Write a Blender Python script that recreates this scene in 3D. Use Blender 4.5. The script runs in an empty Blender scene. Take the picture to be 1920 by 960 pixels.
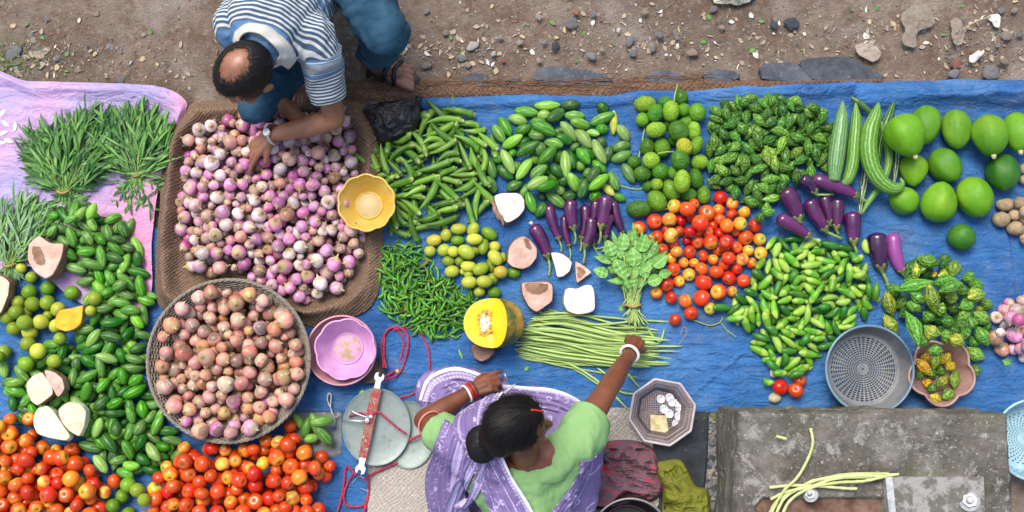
import bpy, bmesh, math, random
import numpy as np
from math import radians as R, pi, sin, cos
from mathutils import Vector, Matrix, Euler, Quaternion
random.seed(7); rng = np.random.default_rng(7)
SC = bpy.context.scene; COL = SC.collection
# ---------------------------------------------------------------- camera, light, exposure
H = 4.5; TILT = R(5.0); FPX = 2033.0
cam = bpy.data.cameras.new("camera"); cam_o = bpy.data.objects.new("camera", cam); COL.objects.link(cam_o)
cam.sensor_width = 36; cam.lens = 36*FPX/1920; cam.clip_end = 500; cam.clip_start = .05
CY = -H*math.tan(TILT)
cam_o.location = (0, CY, H); cam_o.rotation_euler = (TILT, 0, 0); SC.camera = cam_o
W = bpy.data.worlds.new("World"); SC.world = W; W.use_nodes = True
nt = W.node_tree; sky = nt.nodes.new("ShaderNodeTexSky"); sky.sky_type = 'NISHITA'; sky.sun_disc = False
SUN_EL, SUN_AZ = R(62), R(-28)          # azimuth from +Y towards +X
sky.sun_elevation = SUN_EL; sky.sun_rotation = SUN_AZ; sky.air_density = 1.0; sky.dust_density = 4.0; sky.ozone_density = .6
bg = nt.nodes["Background"]; bg.inputs[1].default_value = .125; nt.links.new(sky.outputs[0], bg.inputs[0])
sun = bpy.data.lights.new("sun", 'SUN'); sun.energy = 1.5; sun.angle = R(26); sun.color = (1, .93, .84)
sun_o = bpy.data.objects.new("sun", sun); COL.objects.link(sun_o)
sd = Vector((sin(SUN_AZ)*cos(SUN_EL), cos(SUN_AZ)*cos(SUN_EL), sin(SUN_EL)))
sun_o.rotation_euler = sd.to_track_quat('Z', 'Y').to_euler(); sun_o.location = (0, 0, 6)
SC.view_settings.view_transform = 'Standard'; SC.view_settings.look = 'None'
SC.view_settings.gamma = 1; SC.view_settings.use_curve_mapping = False
SC.view_settings.exposure = 0.9
SC.render.engine = 'CYCLES'; SC.cycles.max_bounces = 5; SC.cycles.diffuse_bounces = 2; SC.cycles.transparent_max_bounces = 6

def U(px, py, z=0.0):
    """photo pixel on the horizontal plane at height z -> world point"""
    u = (px-960)/FPX; v = (480-py)/FPX
    d = (u, v*cos(TILT)+sin(TILT), v*sin(TILT)-cos(TILT))
    s = (z-H)/d[2]
    return Vector((d[0]*s, CY+d[1]*s, z))
def PX(x, y, z):
    X, Y, Z = x, y-CY, z-H
    yc = Y*cos(TILT)+Z*sin(TILT); zc = -Y*sin(TILT)+Z*cos(TILT)
    return 960+FPX*X/-zc, 480-FPX*yc/-zc
K = 1/455.0                              # metres per photo pixel near the ground

# ---------------------------------------------------------------- noise
def _h(ix, iy, iz):
    n = (ix*374761393 + iy*668265263 + iz*2147483647 + 974711) & 0xffffffff
    n = ((n ^ (n >> 13))*1274126177) & 0xffffffff
    n = ((n ^ (n >> 16))*2246822519) & 0xffffffff
    return ((n ^ (n >> 15)) & 0xffffff)/float(0xffffff)
def vnoise(x, y, z=0.0):
    x = np.asarray(x, float); y = np.asarray(y, float); z = np.asarray(z, float)+0*x
    ix, iy, iz = [np.floor(a).astype(np.int64) for a in (x, y, z)]
    fx, fy, fz = x-ix, y-iy, z-iz
    fx, fy, fz = [f*f*(3-2*f) for f in (fx, fy, fz)]
    r = 0
    for a in (0, 1):
        for b in (0, 1):
            for c in (0, 1):
                w = (fx if a else 1-fx)*(fy if b else 1-fy)*(fz if c else 1-fz)
                r = r + w*_h(ix+a, iy+b, iz+c)
    return r*2-1
def fbm(x, y, z=0.0, o=4):
    r = 0; a = 1; f = 1
    for i in range(o):
        r = r + a*vnoise(x*f+i*17.3, y*f-i*9.1, z*f if not np.isscalar(z) else z*f+i*3.7); a *= .5; f *= 2
    return r
def ridge(x, y, z=0.0, o=4):
    r = 0; a = 1; f = 1
    for i in range(o):
        r = r + a*(1-2*np.abs(vnoise(x*f+i*31.3, y*f+i*7.7, z*f if not np.isscalar(z) else z*f+i*5.1))); a *= .5; f *= 1.9
    return r

# ---------------------------------------------------------------- materials
class NT:
    def __init__(s, name):
        s.m = bpy.data.materials.new(name); s.m.use_nodes = True; s.t = s.m.node_tree
        s.b = s.t.nodes["Principled BSDF"]; s._tc = None
    def n(s, typ, **kw):
        nd = s.t.nodes.new("ShaderNode"+typ)
        for k, v in kw.items(): setattr(nd, k, v)
        return nd
    def put(s, sock, v):
        if isinstance(v, bpy.types.NodeSocket): s.t.links.new(v, sock)
        elif isinstance(v, (tuple, list)) and len(v) == 3 and sock.type == 'RGBA': sock.default_value = (*v, 1)
        else: sock.default_value = v
    def math(s, op, a, b=0.0, c=None):
        nd = s.n("Math", operation=op); s.put(nd.inputs[0], a); s.put(nd.inputs[1], b)
        if c is not None: s.put(nd.inputs[2], c)
        return nd.outputs[0]
    def mix(s, f, a, b, bt='MIX'):
        nd = s.n("Mix", data_type='RGBA', blend_type=bt); s.put(nd.inputs[0], f); s.put(nd.inputs[6], a); s.put(nd.inputs[7], b)
        return nd.outputs[2]
    def ramp(s, f, stops):
        nd = s.n("ValToRGB"); cr = nd.color_ramp
        while len(cr.elements) < len(stops): cr.elements.new(.5)
        for e, (p, c) in zip(cr.elements, stops):
            e.position = p; e.color = (*c, 1) if isinstance(c, (tuple, list)) else (c, c, c, 1)
        s.put(nd.inputs[0], f); return nd.outputs[0]
    def obj(s, off=True):
        if s._tc: return s._tc
        tc = s.n("TexCoord").outputs["Object"]
        if off:
            oi = s.n("ObjectInfo").outputs["Random"]
            va = s.n("VectorMath", operation='ADD'); cb = s.n("CombineXYZ")
            for i, k in enumerate((37.0, 71.0, 13.0)): s.put(cb.inputs[i], s.math('MULTIPLY', oi, k))
            s.put(va.inputs[0], tc); s.put(va.inputs[1], cb.outputs[0]); s._raw = tc; tc = va.outputs[0]
        else: s._raw = tc
        s._tc = tc; return tc
    def raw(s): s.obj(); return s._raw
    def noise(s, scale, detail=3, rough=.55, vec=None, dist=0.0):
        nd = s.n("TexNoise"); s.put(nd.inputs["Vector"], vec if vec is not None else s.obj()); nd.inputs["Scale"].default_value = scale
        nd.inputs["Detail"].default_value = detail; nd.inputs["Roughness"].default_value = rough; nd.inputs["Distortion"].default_value = dist
        return nd.outputs[0]
    def vor(s, scale, feature='F1', vec=None, out="Distance"):
        nd = s.n("TexVoronoi", feature=feature); s.put(nd.inputs["Vector"], vec if vec is not None else s.obj()); nd.inputs["Scale"].default_value = scale
        return nd.outputs[out]
    def mapv(s, vec, sc): 
        nd = s.n("Mapping"); s.put(nd.inputs[0], vec); nd.inputs["Scale"].default_value = sc; return nd.outputs[0]
    def sep(s, v):
        nd = s.n("SeparateXYZ"); s.put(nd.inputs[0], v); return nd.outputs
    def rnd(s): return s.n("ObjectInfo").outputs["Random"]
    def hsv(s, col, h=.5, sa=1, v=1):
        nd = s.n("HueSaturation"); s.put(nd.inputs["Hue"], h); s.put(nd.inputs["Saturation"], sa); s.put(nd.inputs["Value"], v); s.put(nd.inputs["Color"], col)
        return nd.outputs[0]
    def attr(s, name, out="Fac"):
        nd = s.n("Attribute"); nd.attribute_name = name; return nd.outputs[out]
    def bump(s, h, strength=.3, dist=.01):
        nd = s.n("Bump"); nd.inputs["Strength"].default_value = strength; nd.inputs["Distance"].default_value = dist
        s.put(nd.inputs["Height"], h); s.t.links.new(nd.outputs[0], s.b.inputs["Normal"])
    def done(s, col=None, rough=.5, spec=.5, **kw):
        if col is not None: s.put(s.b.inputs["Base Color"], col)
        s.put(s.b.inputs["Roughness"], rough); s.b.inputs["Specular IOR Level"].default_value = spec
        for k, v in kw.items(): s.put(s.b.inputs[k.replace("_", " ")], v)
        return s.m
def rng_map(n, v, lo, hi):
    return n.math('MULTIPLY_ADD', v, hi-lo, lo)

# ---------------------------------------------------------------- mesh helpers
def mesh(name, V, F, mat=None, smooth=True, uv=None, mi=None):
    me = bpy.data.meshes.new(name); me.from_pydata([tuple(v) for v in V], [], [tuple(f) for f in F]); me.update()
    if smooth: me.polygons.foreach_set("use_smooth", [True]*len(me.polygons))
    for m in (mat if isinstance(mat, (list, tuple)) else [mat] if mat else []): me.materials.append(m)
    if mi is not None: me.polygons.foreach_set("material_index", list(mi))
    if uv is not None:
        ul = me.uv_layers.new(name="UVMap"); idx = np.zeros(len(me.loops), int); me.loops.foreach_get("vertex_index", idx)
        ul.data.foreach_set("uv", np.asarray(uv, float)[idx].ravel())
    return me
def link(name, me, parent=None, loc=None, rot=None, mat=None):
    o = bpy.data.objects.new(name, me); COL.objects.link(o)
    if parent: o.parent = parent
    if loc is not None: o.location = loc
    if rot is not None: o.rotation_euler = rot
    if mat: o.data.materials.append(mat)
    return o
def tag(o, label=None, cat=None, group=None, kind=None):
    if label: o["label"] = label
    if cat: o["category"] = cat
    if group: o["group"] = group
    if kind: o["kind"] = kind
    return o
def empty(name, loc=(0, 0, 0), rz=0.0):
    o = bpy.data.objects.new(name, None); COL.objects.link(o); o.location = loc; o.rotation_euler = (0, 0, rz); o.empty_display_size = .05
    return o
def solidify(o, t, offset=0.0):
    m = o.modifiers.new("s", 'SOLIDIFY'); m.thickness = t; m.offset = offset
def subsurf(o, n=1):
    m = o.modifiers.new("sub", 'SUBSURF'); m.levels = n; m.render_levels = n
class MB:
    """collects several shapes into one mesh"""
    def __init__(s): s.V = []; s.F = []; s.M = []
    def add(s, V, F, m=0, M=None):
        b = len(s.V); s.V += [tuple(M @ Vector(v)) if M else tuple(v) for v in V]; s.F += [tuple(i+b for i in f) for f in F]; s.M += [m]*len(F); return s
    def build(s, name, mat, smooth=True): return mesh(name, s.V, s.F, mat, smooth, mi=s.M)
def cr(P, n):
    """Catmull-Rom resample of control points"""
    P = np.asarray(P, float); P = np.vstack([2*P[0]-P[1], P, 2*P[-1]-P[-2]]); segs = len(P)-3; out = []
    for t in np.linspace(0, segs, n):
        i = min(int(t), segs-1); f = t-i; a, b, c, d = P[i:i+4]
        out.append(.5*((2*b)+(c-a)*f+(2*a-5*b+4*c-d)*f*f+(3*b-a-3*c+d)*f**3))
    return np.array(out)
def sweep(path, rad, m=12, ridges=0, ramp=0.0, closed=False, flat=1.0, capends=True, bump=None):
    """tube along path; rad scalar or per point"""
    P = np.asarray(path, float); n = len(P); rad = np.zeros(n)+np.asarray(rad, float)
    T = np.gradient(P, axis=0) if not closed else np.roll(P, -1, 0)-np.roll(P, 1, 0)
    T /= np.linalg.norm(T, axis=1)[:, None]+1e-9
    up = np.array((0, 0, 1.0)) if abs(T[0][2]) < .9 else np.array((0, 1.0, 0))
    N = np.cross(up, T[0]); N /= np.linalg.norm(N); V = []
    a = np.arange(m)*2*pi/m; rm = 1+ramp*np.cos(ridges*a) if ridges else np.ones(m)
    for i in range(n):
        N = N-T[i]*np.dot(N, T[i]); N /= np.linalg.norm(N)+1e-9; B = np.cross(T[i], N)
        rr = rad[i]*rm*(1 if bump is None else (1+bump(i, a)))
        for j in range(m): V.append(P[i]+rr[j]*(cos(a[j])*N+sin(a[j])*flat*B))
    F = []
    for i in range(n if closed else n-1):
        for j in range(m):
            F.append((i*m+j, i*m+(j+1) % m, ((i+1) % n)*m+(j+1) % m, ((i+1) % n)*m+j))
    if not closed and capends:
        V.append(P[0]-T[0]*rad[0]*.2); V.append(P[-1]+T[-1]*rad[-1]*.2); c0 = len(V)-2
        for j in range(m):
            F.append((c0, (j+1) % m, j)); F.append((c0+1, (n-1)*m+j, (n-1)*m+(j+1) % m))
    return V, F
def revolve(prof, m=32, fr=None):
    """profile of (r, z) pairs; fr(angle array, i) multiplies the radius"""
    V = []; F = []; a = np.arange(m)*2*pi/m; n = len(prof)
    for i, (r, z) in enumerate(prof):
        rr = r*(np.ones(m) if fr is None else fr(a, i))
        V += [(rr[j]*cos(a[j]), rr[j]*sin(a[j]), z) for j in range(m)]
    for i in range(n-1):
        for j in range(m): F.append((i*m+j, i*m+(j+1) % m, (i+1)*m+(j+1) % m, (i+1)*m+j))
    return V, F
def ball(nu=20, nv=12):
    V = [(0, 0, -1)]; F = []
    for i in range(1, nv):
        p = -pi/2+pi*i/nv
        V += [(cos(p)*cos(2*pi*j/nu), cos(p)*sin(2*pi*j/nu), sin(p)) for j in range(nu)]
    V.append((0, 0, 1)); t = len(V)-1
    for j in range(nu):
        k = (j+1) % nu; F.append((0, 1+k, 1+j)); F.append((t, 1+(nv-2)*nu+j, 1+(nv-2)*nu+k))
        for i in range(nv-2): F.append((1+i*nu+j, 1+i*nu+k, 1+(i+1)*nu+k, 1+(i+1)*nu+j))
    return np.array(V, float), F
def inpoly(P, x, y):
    P = np.asarray(P); c = np.zeros(np.shape(x), bool); j = len(P)-1
    for i in range(len(P)):
        xi, yi = P[i]; xj, yj = P[j]
        c ^= ((yi > y) != (yj > y)) & (x < (xj-xi)*(y-yi)/(yj-yi+1e-12)+xi); j = i
    return c
def edged(P, x, y):
    d = 1e9+0*np.asarray(x, float); P = np.asarray(P, float)
    for i in range(len(P)):
        a = P[i-1]; b = P[i]; ab = b-a; t = np.clip(((x-a[0])*ab[0]+(y-a[1])*ab[1])/(ab@ab+1e-12), 0, 1)
        d = np.minimum(d, np.hypot(x-a[0]-t*ab[0], y-a[1]-t*ab[1]))
    return d
def poly(pts, z=0.0): return [tuple(U(x, y, z))[:2] for x, y in pts]
def smoothpoly(pts, n=90):
    p = np.array(list(pts)+[pts[0]], float); P = np.vstack([p[-2], p, p[1]]); out = []
    segs = len(p)-1
    for t in np.linspace(0, segs, n, endpoint=False):
        i = int(t); f = t-i; a, b, c, d = P[i:i+4]
        out.append(.5*((2*b)+(c-a)*f+(2*a-5*b+4*c-d)*f*f+(3*b-a-3*c+d)*f**3))
    return np.array(out)

def prism(pts, z0, z1, bevel=.01, jag=0.0, top_scale=1.0, res=1):
    """solid of a polygon outline with rounded edges"""
    P = np.array([tuple(p)[:2] for p in pts]); c = P.mean(0); V = []; n = len(P)
    lv = [(z0, 1.0), (z0+(z1-z0)*.5, (1+top_scale)/2), (z1-bevel, top_scale), (z1-bevel*.3, top_scale-bevel*.3/np.abs(P-c).max()), (z1, top_scale-bevel/np.abs(P-c).max())]
    for k, (z, s) in enumerate(lv):
        for i, p in enumerate(P):
            q = c+(p-c)*s; r = jag*vnoise(i*1.7, k*2.3, c[0]*9); V.append((q[0]+r, q[1]+r*.7, z))
    F = []
    for k in range(len(lv)-1):
        for i in range(n): F.append((k*n+i, k*n+(i+1) % n, (k+1)*n+(i+1) % n, (k+1)*n+i))
    b = (len(lv)-1)*n
    V.append((c[0], c[1], z1)); V.append((c[0], c[1], z0))
    for i in range(n): F.append((b+i, b+(i+1) % n, len(V)-2)); F.append(((i+1) % n, i, len(V)-1))
    return V, F
ORD = "zeroth first second third fourth fifth sixth seventh eighth ninth tenth eleventh twelfth thirteenth fourteenth fifteenth sixteenth seventeenth eighteenth nineteenth".split()
TENS = {2: "twent", 3: "thirt", 4: "fort", 5: "fift", 6: "sixt", 7: "sevent", 8: "eight", 9: "ninet"}
def ordinal(n):
    if n < 20: return ORD[n]
    if n >= 100: return "hundred-and-" + (ordinal(n-100) if n > 100 else "zeroth")
    t, u = divmod(n, 10)
    return TENS[t]+"ieth" if u == 0 else TENS[t]+"y-"+ORD[u]
# ---------------------------------------------------------------- resting items on each other
class Store:
    def __init__(s): s.A = np.zeros((40000, 4)); s.n = 0
    def near(s, x, y, d):
        A = s.A[:s.n]; return A[(np.abs(A[:, 0]-x) < d) & (np.abs(A[:, 1]-y) < d)]
    def add(s, rows):
        for r in rows: s.A[s.n] = r; s.n += 1
ST = Store()
AVOID = [(U(687, 380, .13).x, U(687, 380, .13).y, .090)]
def ground0(x, y): return .006
def chain(L, r, tap=.55):
    """sphere chain of a spindle: offsets and radii"""
    if L <= 1.25*r: return np.array([0.0]), np.array([r])
    o = np.array([-.82, -.42, 0, .42, .82])*(L/2-r*tap*.5)*1.0
    return o, r*np.array([tap, .88, 1, .88, tap])
def rest(x, y, ang, off, rad, base, maxs=.45, A=None, soft=1.0):
    if A is None: A = ST.near(x, y, off.max()+rad.max()+.07)
    ca, sa = cos(ang), sin(ang); best = None; hs = []
    for o, r in zip(off, rad):
        px_, py_ = x+o*ca, y+o*sa; h = base(px_, py_)+r
        if len(A):
            d2 = (A[:, 0]-px_)**2+(A[:, 1]-py_)**2; rr = (A[:, 3]+r)*soft; m = d2 < rr*rr
            if m.any(): h = max(h, (A[m, 2]+np.sqrt(rr[m]**2-d2[m])).max())
        hs.append(h)
    hs = np.array(hs)
    if len(off) == 1: return hs[0], 0.0
    for sl in np.linspace(-maxs, maxs, 9):
        zc = (hs-off*sl).max()
        if best is None or zc < best[0]-1e-4 or (abs(zc-best[0]) < 1e-4 and abs(sl) < abs(best[1])): best = (zc, sl)
    return best
def commit(x, y, z, ang, sl, off, rad):
    ST.add([(x+o*cos(ang), y+o*sin(ang), z+o*sl, r) for o, r in zip(off, rad)])
class Item: pass
def heap(pts, N, size, hmax=.06, fall=.12, angf=None, base=ground0, cand=10, soft=.97, tap=.55, tol=1.25, maxs=.45, world=False):
    """drops N items into the outline, lowest places under a mound profile first. size() -> (length, radius)"""
    P = np.array(pts if world else poly(pts, .03)); lo, hi = P.min(0), P.max(0); items = []; miss = 0
    for k in range(N):
        L, r = size(); off, rad = chain(L, r, tap); best = None
        for c in range(cand):
            for _ in range(30):
                x, y = random.uniform(lo[0], hi[0]), random.uniform(lo[1], hi[1])
                if inpoly(P, x, y) and all(math.hypot(x-q[0], y-q[1]) > q[2] for q in AVOID): break
            a = angf(x, y) if angf else random.uniform(0, 2*pi)
            e = float(edged(P, x, y)); M = hmax*min(1, e/fall)**.7
            z, sl = rest(x, y, a, off, rad, base, maxs, soft=soft)
            sc = z-M-r-base(x, y)
            if best is None or sc < best[0]: best = (sc, x, y, z, a, sl)
        sc, x, y, z, a, sl = best
        if sc > tol*r:
            miss += 1
            if miss > 110: break
            continue
        miss = 0
        commit(x, y, z, a, sl, off, rad)
        it = Item(); it.x, it.y, it.z, it.a, it.sl, it.L, it.r = x, y, z, a, sl, L, r; it.off, it.rad = off, rad; items.append(it)
    return items
def fixed(rows, base=ground0, soft=.93, tap=.55, maxs=.4):
    """items at measured places: rows of (px, py, len px, radius px, angle, ...), lower ones first"""
    items = []
    for row in rows:
        px_, py_, L, r, a = row[:5]; L *= K; r *= K; off, rad = chain(L, r, tap); z = r
        for _ in range(3):
            p = U(px_, py_, z); A = ST.near(p.x, p.y, off.max()+rad.max()+.07); z, sl = rest(p.x, p.y, a, off, rad, base, maxs, A, soft)
        p = U(px_, py_, z); commit(p.x, p.y, z, a, sl, off, rad)
        it = Item(); it.x, it.y, it.z, it.a, it.sl, it.L, it.r = p.x, p.y, z, a, sl, L, r; it.off, it.rad = off, rad; it.row = row; items.append(it)
    return items
def seen(items, cell=.003):
    """how many cells of each item show from above"""
    allr = [(it.x+o*cos(it.a), it.y+o*sin(it.a), it.z+o*it.sl, r, i) for i, it in enumerate(items) for o, r in zip(it.off, it.rad)]
    A = np.array(allr); x0, y0 = A[:, 0].min()-.1, A[:, 1].min()-.1
    nx, ny = int((A[:, 0].max()+.1-x0)/cell)+1, int((A[:, 1].max()+.1-y0)/cell)+1
    Z = np.full((nx, ny), -1.0); I = np.full((nx, ny), -1)
    for x, y, z, r, i in allr:
        k = int(r/cell)+1; cx, cy = int((x-x0)/cell), int((y-y0)/cell)
        gx, gy = np.mgrid[cx-k:cx+k+1, cy-k:cy+k+1]; d2 = ((gx+.5)*cell+x0-x)**2+((gy+.5)*cell+y0-y)**2
        h = np.where(d2 < r*r, z+np.sqrt(np.maximum(r*r-d2, 0)), -1); s = (slice(cx-k, cx+k+1), slice(cy-k, cy+k+1))
        m = h > Z[s]; Z[s][m] = h[m]; I[s][m] = i
    c = np.bincount(I[I >= 0].ravel(), minlength=len(items))
    for it, n in zip(items, c): it.seen = int(n)
    return items
def quat_to(axis, roll):
    return Vector(axis).to_track_quat('X', 'Z') @ Quaternion((1, 0, 0), roll)

def spawn(items, name, cat, group, place, protos, words, marks, where=None, pick=None, tilt_free=True, limit=300, minseen=3, parts=None, stuff_label=None):
    """one object per item; each label names the look (word of the variant), then the nearest landmark and the rank of nearness to it"""
    seen(items)
    vis = [it for it in items if it.seen >= minseen]
    vis.sort(key=lambda it: -it.seen); rest_ = vis[limit:]; vis = vis[:limit]
    mk = [(m, np.array(tuple(U(mx, my, .03))[:2])) for m, (mx, my) in marks.items()]
    bins = {}
    for it in vis+rest_:
        it.v = it.row[5] if hasattr(it, "row") and len(it.row) > 5 and it.row[5] in protos else (pick(it) if pick else random.choice(list(protos)))
        if "~" in it.v: pass
        d = [np.hypot(it.x-c[0], it.y-c[1]) for _, c in mk]; j = int(np.argmin(d)); it.mk = mk[j][0]; it.d = d[j]
        med = np.median([q.r*max(1, q.L/q.r/6) for q in vis])
    med = sorted(q.r for q in vis)[len(vis)//2]
    for it in vis:
        it.sz = "small " if it.r < med*.9 else "large " if it.r > med*1.12 else ""
        bins.setdefault((it.v, it.sz, it.mk), []).append(it)
    for (v, sz, mkn), L_ in bins.items():
        L_.sort(key=lambda q: q.d)
        for i, it in enumerate(L_):
            near = ("nearest to " if i == 0 else ordinal(i+1)+" nearest to ")+mkn
            if len(L_) == 1: near = "near "+mkn
            it.label = f"{sz}{words[v]} {place}, {near}"
            if len(it.label.split()) > 16: it.label = it.label.replace(" the heap,", " heap,")[len(it.sz):]
    objs = []
    for it in vis:
        shape, scl0 = random.choice(protos[it.v]); s = it.r/scl0[1]; sx = (it.L/scl0[0]) if it.L > 0 else s
        o = bpy.data.objects.new(name, shape); COL.objects.link(o)
        o.rotation_mode = 'QUATERNION'
        if it.L > 1.25*it.r:
            ax = Vector((cos(it.a), sin(it.a), it.sl)).normalized(); o.rotation_quaternion = quat_to(ax, random.uniform(0, 2*pi) if tilt_free else random.uniform(-.4, .4)); o.scale = (sx, s, s)
        else:
            ax = Vector((random.gauss(0, 1), random.gauss(0, 1), random.gauss(.8, .9))).normalized()
            o.rotation_quaternion = quat_to(ax, random.uniform(0, 2*pi)); o.scale = (s, s, s)
        o.location = (it.x, it.y, it.z)
        tag(o, it.label, cat, group); objs.append(o)
        if parts: parts(o, it)
    if rest_:
        mb = MB()
        for it in rest_:
            shape, scl0 = random.choice(protos[it.v]); s = it.r/scl0[1]; sx = (it.L/scl0[0]) if it.L > 0 else s
            ax = Vector((cos(it.a), sin(it.a), it.sl if it.L > 1.25*it.r else random.gauss(0, .7))).normalized()
            M = Matrix.Translation((it.x, it.y, it.z)) @ quat_to(ax, random.uniform(0, 6)).to_matrix().to_4x4() @ Matrix.Diagonal((sx, s, s, 1))
            mb.add([v.co for v in shape.vertices], [tuple(p.vertices) for p in shape.polygons], [p.material_index for p in shape.polygons][0], M)
        v0 = protos[list(protos)[0]][0][0]
        o = link(name+"_heap", mb.build(name+"_heap", list(v0.materials))); tag(o, stuff_label or f"deeper layer of {group} mostly covered by others", cat, group, 'stuff')
    return objs

# ---------------------------------------------------------------- vegetable surfaces
def m_stripes(name, dark, light, k=9, rough=.32, tip=None, amount=.5, bumpy=0.0, L=.1, r=.02):
    """gourd skin with broken lengthwise stripes (axis = local X)"""
    n = NT(name); o = n.obj(); x, y, z = n.sep(n.raw())
    ang = n.math('ARCTAN2', y, z); w = n.noise(60, 3); w2 = n.noise(18, 2)
    st = n.math('SINE', n.math('ADD', n.math('MULTIPLY', ang, k), n.math('MULTIPLY', w, 6.0)))
    st = n.math('MULTIPLY_ADD', st, .5, .5); st = n.math('MULTIPLY', st, n.math('MULTIPLY_ADD', w2, 2.4, -.55))
    f = n.ramp(st, [(.35*(1.5-amount), 0.0), (.85, .85)])
    c = n.mix(f, dark, light)
    if tip:
        t = n.ramp(n.math('DIVIDE', n.math('ABSOLUTE', x), L/2), [(.72, 0.0), (1.0, 1.0)]); c = n.mix(t, c, tip)
    c = n.hsv(c, rng_map(n, n.rnd(), .485, .51), rng_map(n, n.rnd(), .85, 1.1), rng_map(n, n.math('FRACT', n.math('MULTIPLY', n.rnd(), 7.3)), .75, 1.3))
    n.bump(n.math('ADD', n.noise(220, 2), n.math('MULTIPLY', st, .6)), .25, .002)
    return n.done(c, rough, .3)
def m_plain(name, a, b, scale=14, rough=.3, spots=None, vr=(.8, 1.2), bump=.15, coat=0.0, hr=(.49, .51), shoulder=None, bs=120, sss=0.0, lo=.35, hi=.65):
    n = NT(name); f = n.ramp(n.noise(scale, 4), [(lo, 0.0), (hi, 1.0)]); c = n.mix(f, a, b); n.raw()
    if shoulder:       # other colour around the +X end
        x, y, z = n.sep(n.raw()); t = n.math('ADD', n.math('DIVIDE', x, shoulder[1]), n.math('MULTIPLY', n.noise(30, 2), .5)); c = n.mix(n.ramp(t, [(shoulder[2], 0.0), (shoulder[3], 1.0)]), c, shoulder[0])
    if spots:
        v = n.vor(spots[1]); c = n.mix(n.ramp(v, [(spots[2], 1.0), (spots[2]+.12, 0.0)]), c, spots[0])
    c = n.hsv(c, rng_map(n, n.rnd(), *hr), 1.0, rng_map(n, n.math('FRACT', n.math('MULTIPLY', n.rnd(), 9.7)), *vr))
    n.bump(n.noise(bs, 3), bump, .003)
    if sss: n.b.inputs["Subsurface Weight"].default_value = sss; n.b.inputs["Subsurface Radius"].default_value = (.01, .004, .002)
    return n.done(c, rough, .3, Coat_Weight=coat, Coat_Roughness=.15)
def m_onion(name, a, b, dry, neck, streak=.6, rough=.25):
    """onion skin: axis = local X, neck at +X; streaks, loose papery patches, brown ends"""
    n = NT(name); o = n.obj(); x, y, z = n.sep(n.raw()); ang = n.math('ARCTAN2', y, z)
    s = n.math('MULTIPLY_ADD', n.math('SINE', n.math('ADD', n.math('MULTIPLY', ang, 22.0), n.math('MULTIPLY', n.noise(25, 3), 9.0))), .5, .5)
    c = n.mix(n.math('MULTIPLY', s, streak), a, b); c = n.mix(n.ramp(n.noise(38, 3), [(.4, 0.0), (.65, 1.0)]), c, b)
    c = n.mix(n.ramp(n.math('ADD', n.noise(45, 5, .7), n.math('MULTIPLY', n.rnd(), .12)), [(.60, 0.0), (.72, .85)]), c, dry)
    t = n.math('ADD', n.math('DIVIDE', x, .03), n.math('MULTIPLY', n.noise(60, 3), .5))
    c = n.mix(n.ramp(t, [(.78, 0.0), (1.12, 1.0)]), c, neck)
    t2 = n.math('ADD', n.math('DIVIDE', x, -.03), n.math('MULTIPLY', n.noise(80, 3), .4))
    c = n.mix(n.ramp(t2, [(.95, 0.0), (1.1, .85)]), c, tuple(q*.45 for q in neck))
    c = n.hsv(c, rng_map(n, n.rnd(), .48, .52), rng_map(n, n.math('FRACT', n.math('MULTIPLY', n.rnd(), 5.1)), .7, 1.15), rng_map(n, n.math('FRACT', n.math('MULTIPLY', n.rnd(), 8.7)), .72, 1.22))
    n.bump(n.math('ADD', n.math('MULTIPLY', s, .3), n.noise(120, 3)), .3, .0015)
    return n.done(c, rough, .3, Coat_Weight=.15, Coat_Roughness=.2)

# ---------------------------------------------------------------- vegetable shapes (axis = local X)
def along_x(prof, m=24, fr=None, bend=0.0, L=1.0):
    V, F = revolve(prof, m, fr); out = []
    for x, y, z in V:
        X = z; out.append((X, x+bend*(X*X*4/L/L-.33), y))
    return out, F
def spindle(L, r, m=20, n=16, pw=.62, ridges=0, amp=0.0, point=.0, bend=0.0, seed=0, lump=0.0, spikes=0.0):
    """pw: fullness of the ends"""
    prof = []
    for i in range(n+1):
        t = -1+2*i/n; t = math.copysign(abs(t)**.85, t); rr = r*max(1e-4, (1-abs(t)**(2.0)))**pw*(1-point*t*.35)
        prof.append((rr if 0 < i < n else r*.02, t*L/2))
    rs = random.Random(seed); ph = rs.uniform(0, 6)
    def fr(a, i): 
        q = 1+lump*vnoise(np.cos(a)*1.5+seed*5, np.sin(a)*1.5, i*.4+0*a)
        if ridges: q = q*(1+amp*np.cos(ridges*a+ph))
        if spikes: q = q*(1+spikes*(np.array([_h(int(i), j, seed) for j in range(len(a))]).astype(float)-.3))
        return q
    return along_x(prof, m, fr, bend, L)
def onion_shape(r, seed):
    rs = random.Random(seed); sq = rs.uniform(.76, 1.06); n = 14; prof = [(r*.05, -r*sq*1.02), (r*.16, -r*sq*1.0)]
    for i in range(1, n):
        p = -pi/2+pi*i/n*.93; rr = r*cos(p)**.9; zz = r*sq*sin(p); prof.append((max(rr, r*.12), zz))
    nk = rs.uniform(.15, .5); prof += [(r*.13, r*sq*(1.0+nk*.3)), (r*.10, r*sq*(1.0+nk)), (r*.05, r*sq*(1.03+nk)), (.0002, r*sq*(1.02+nk))]
    V, F = along_x(prof, 18, lambda a, i: 1+.05*np.cos(3*a+seed)+.02*vnoise(np.cos(a)*2+seed, np.sin(a)*2, i*.5+0*a), rs.uniform(-.003, .003), r*2)
    return V, F
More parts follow.
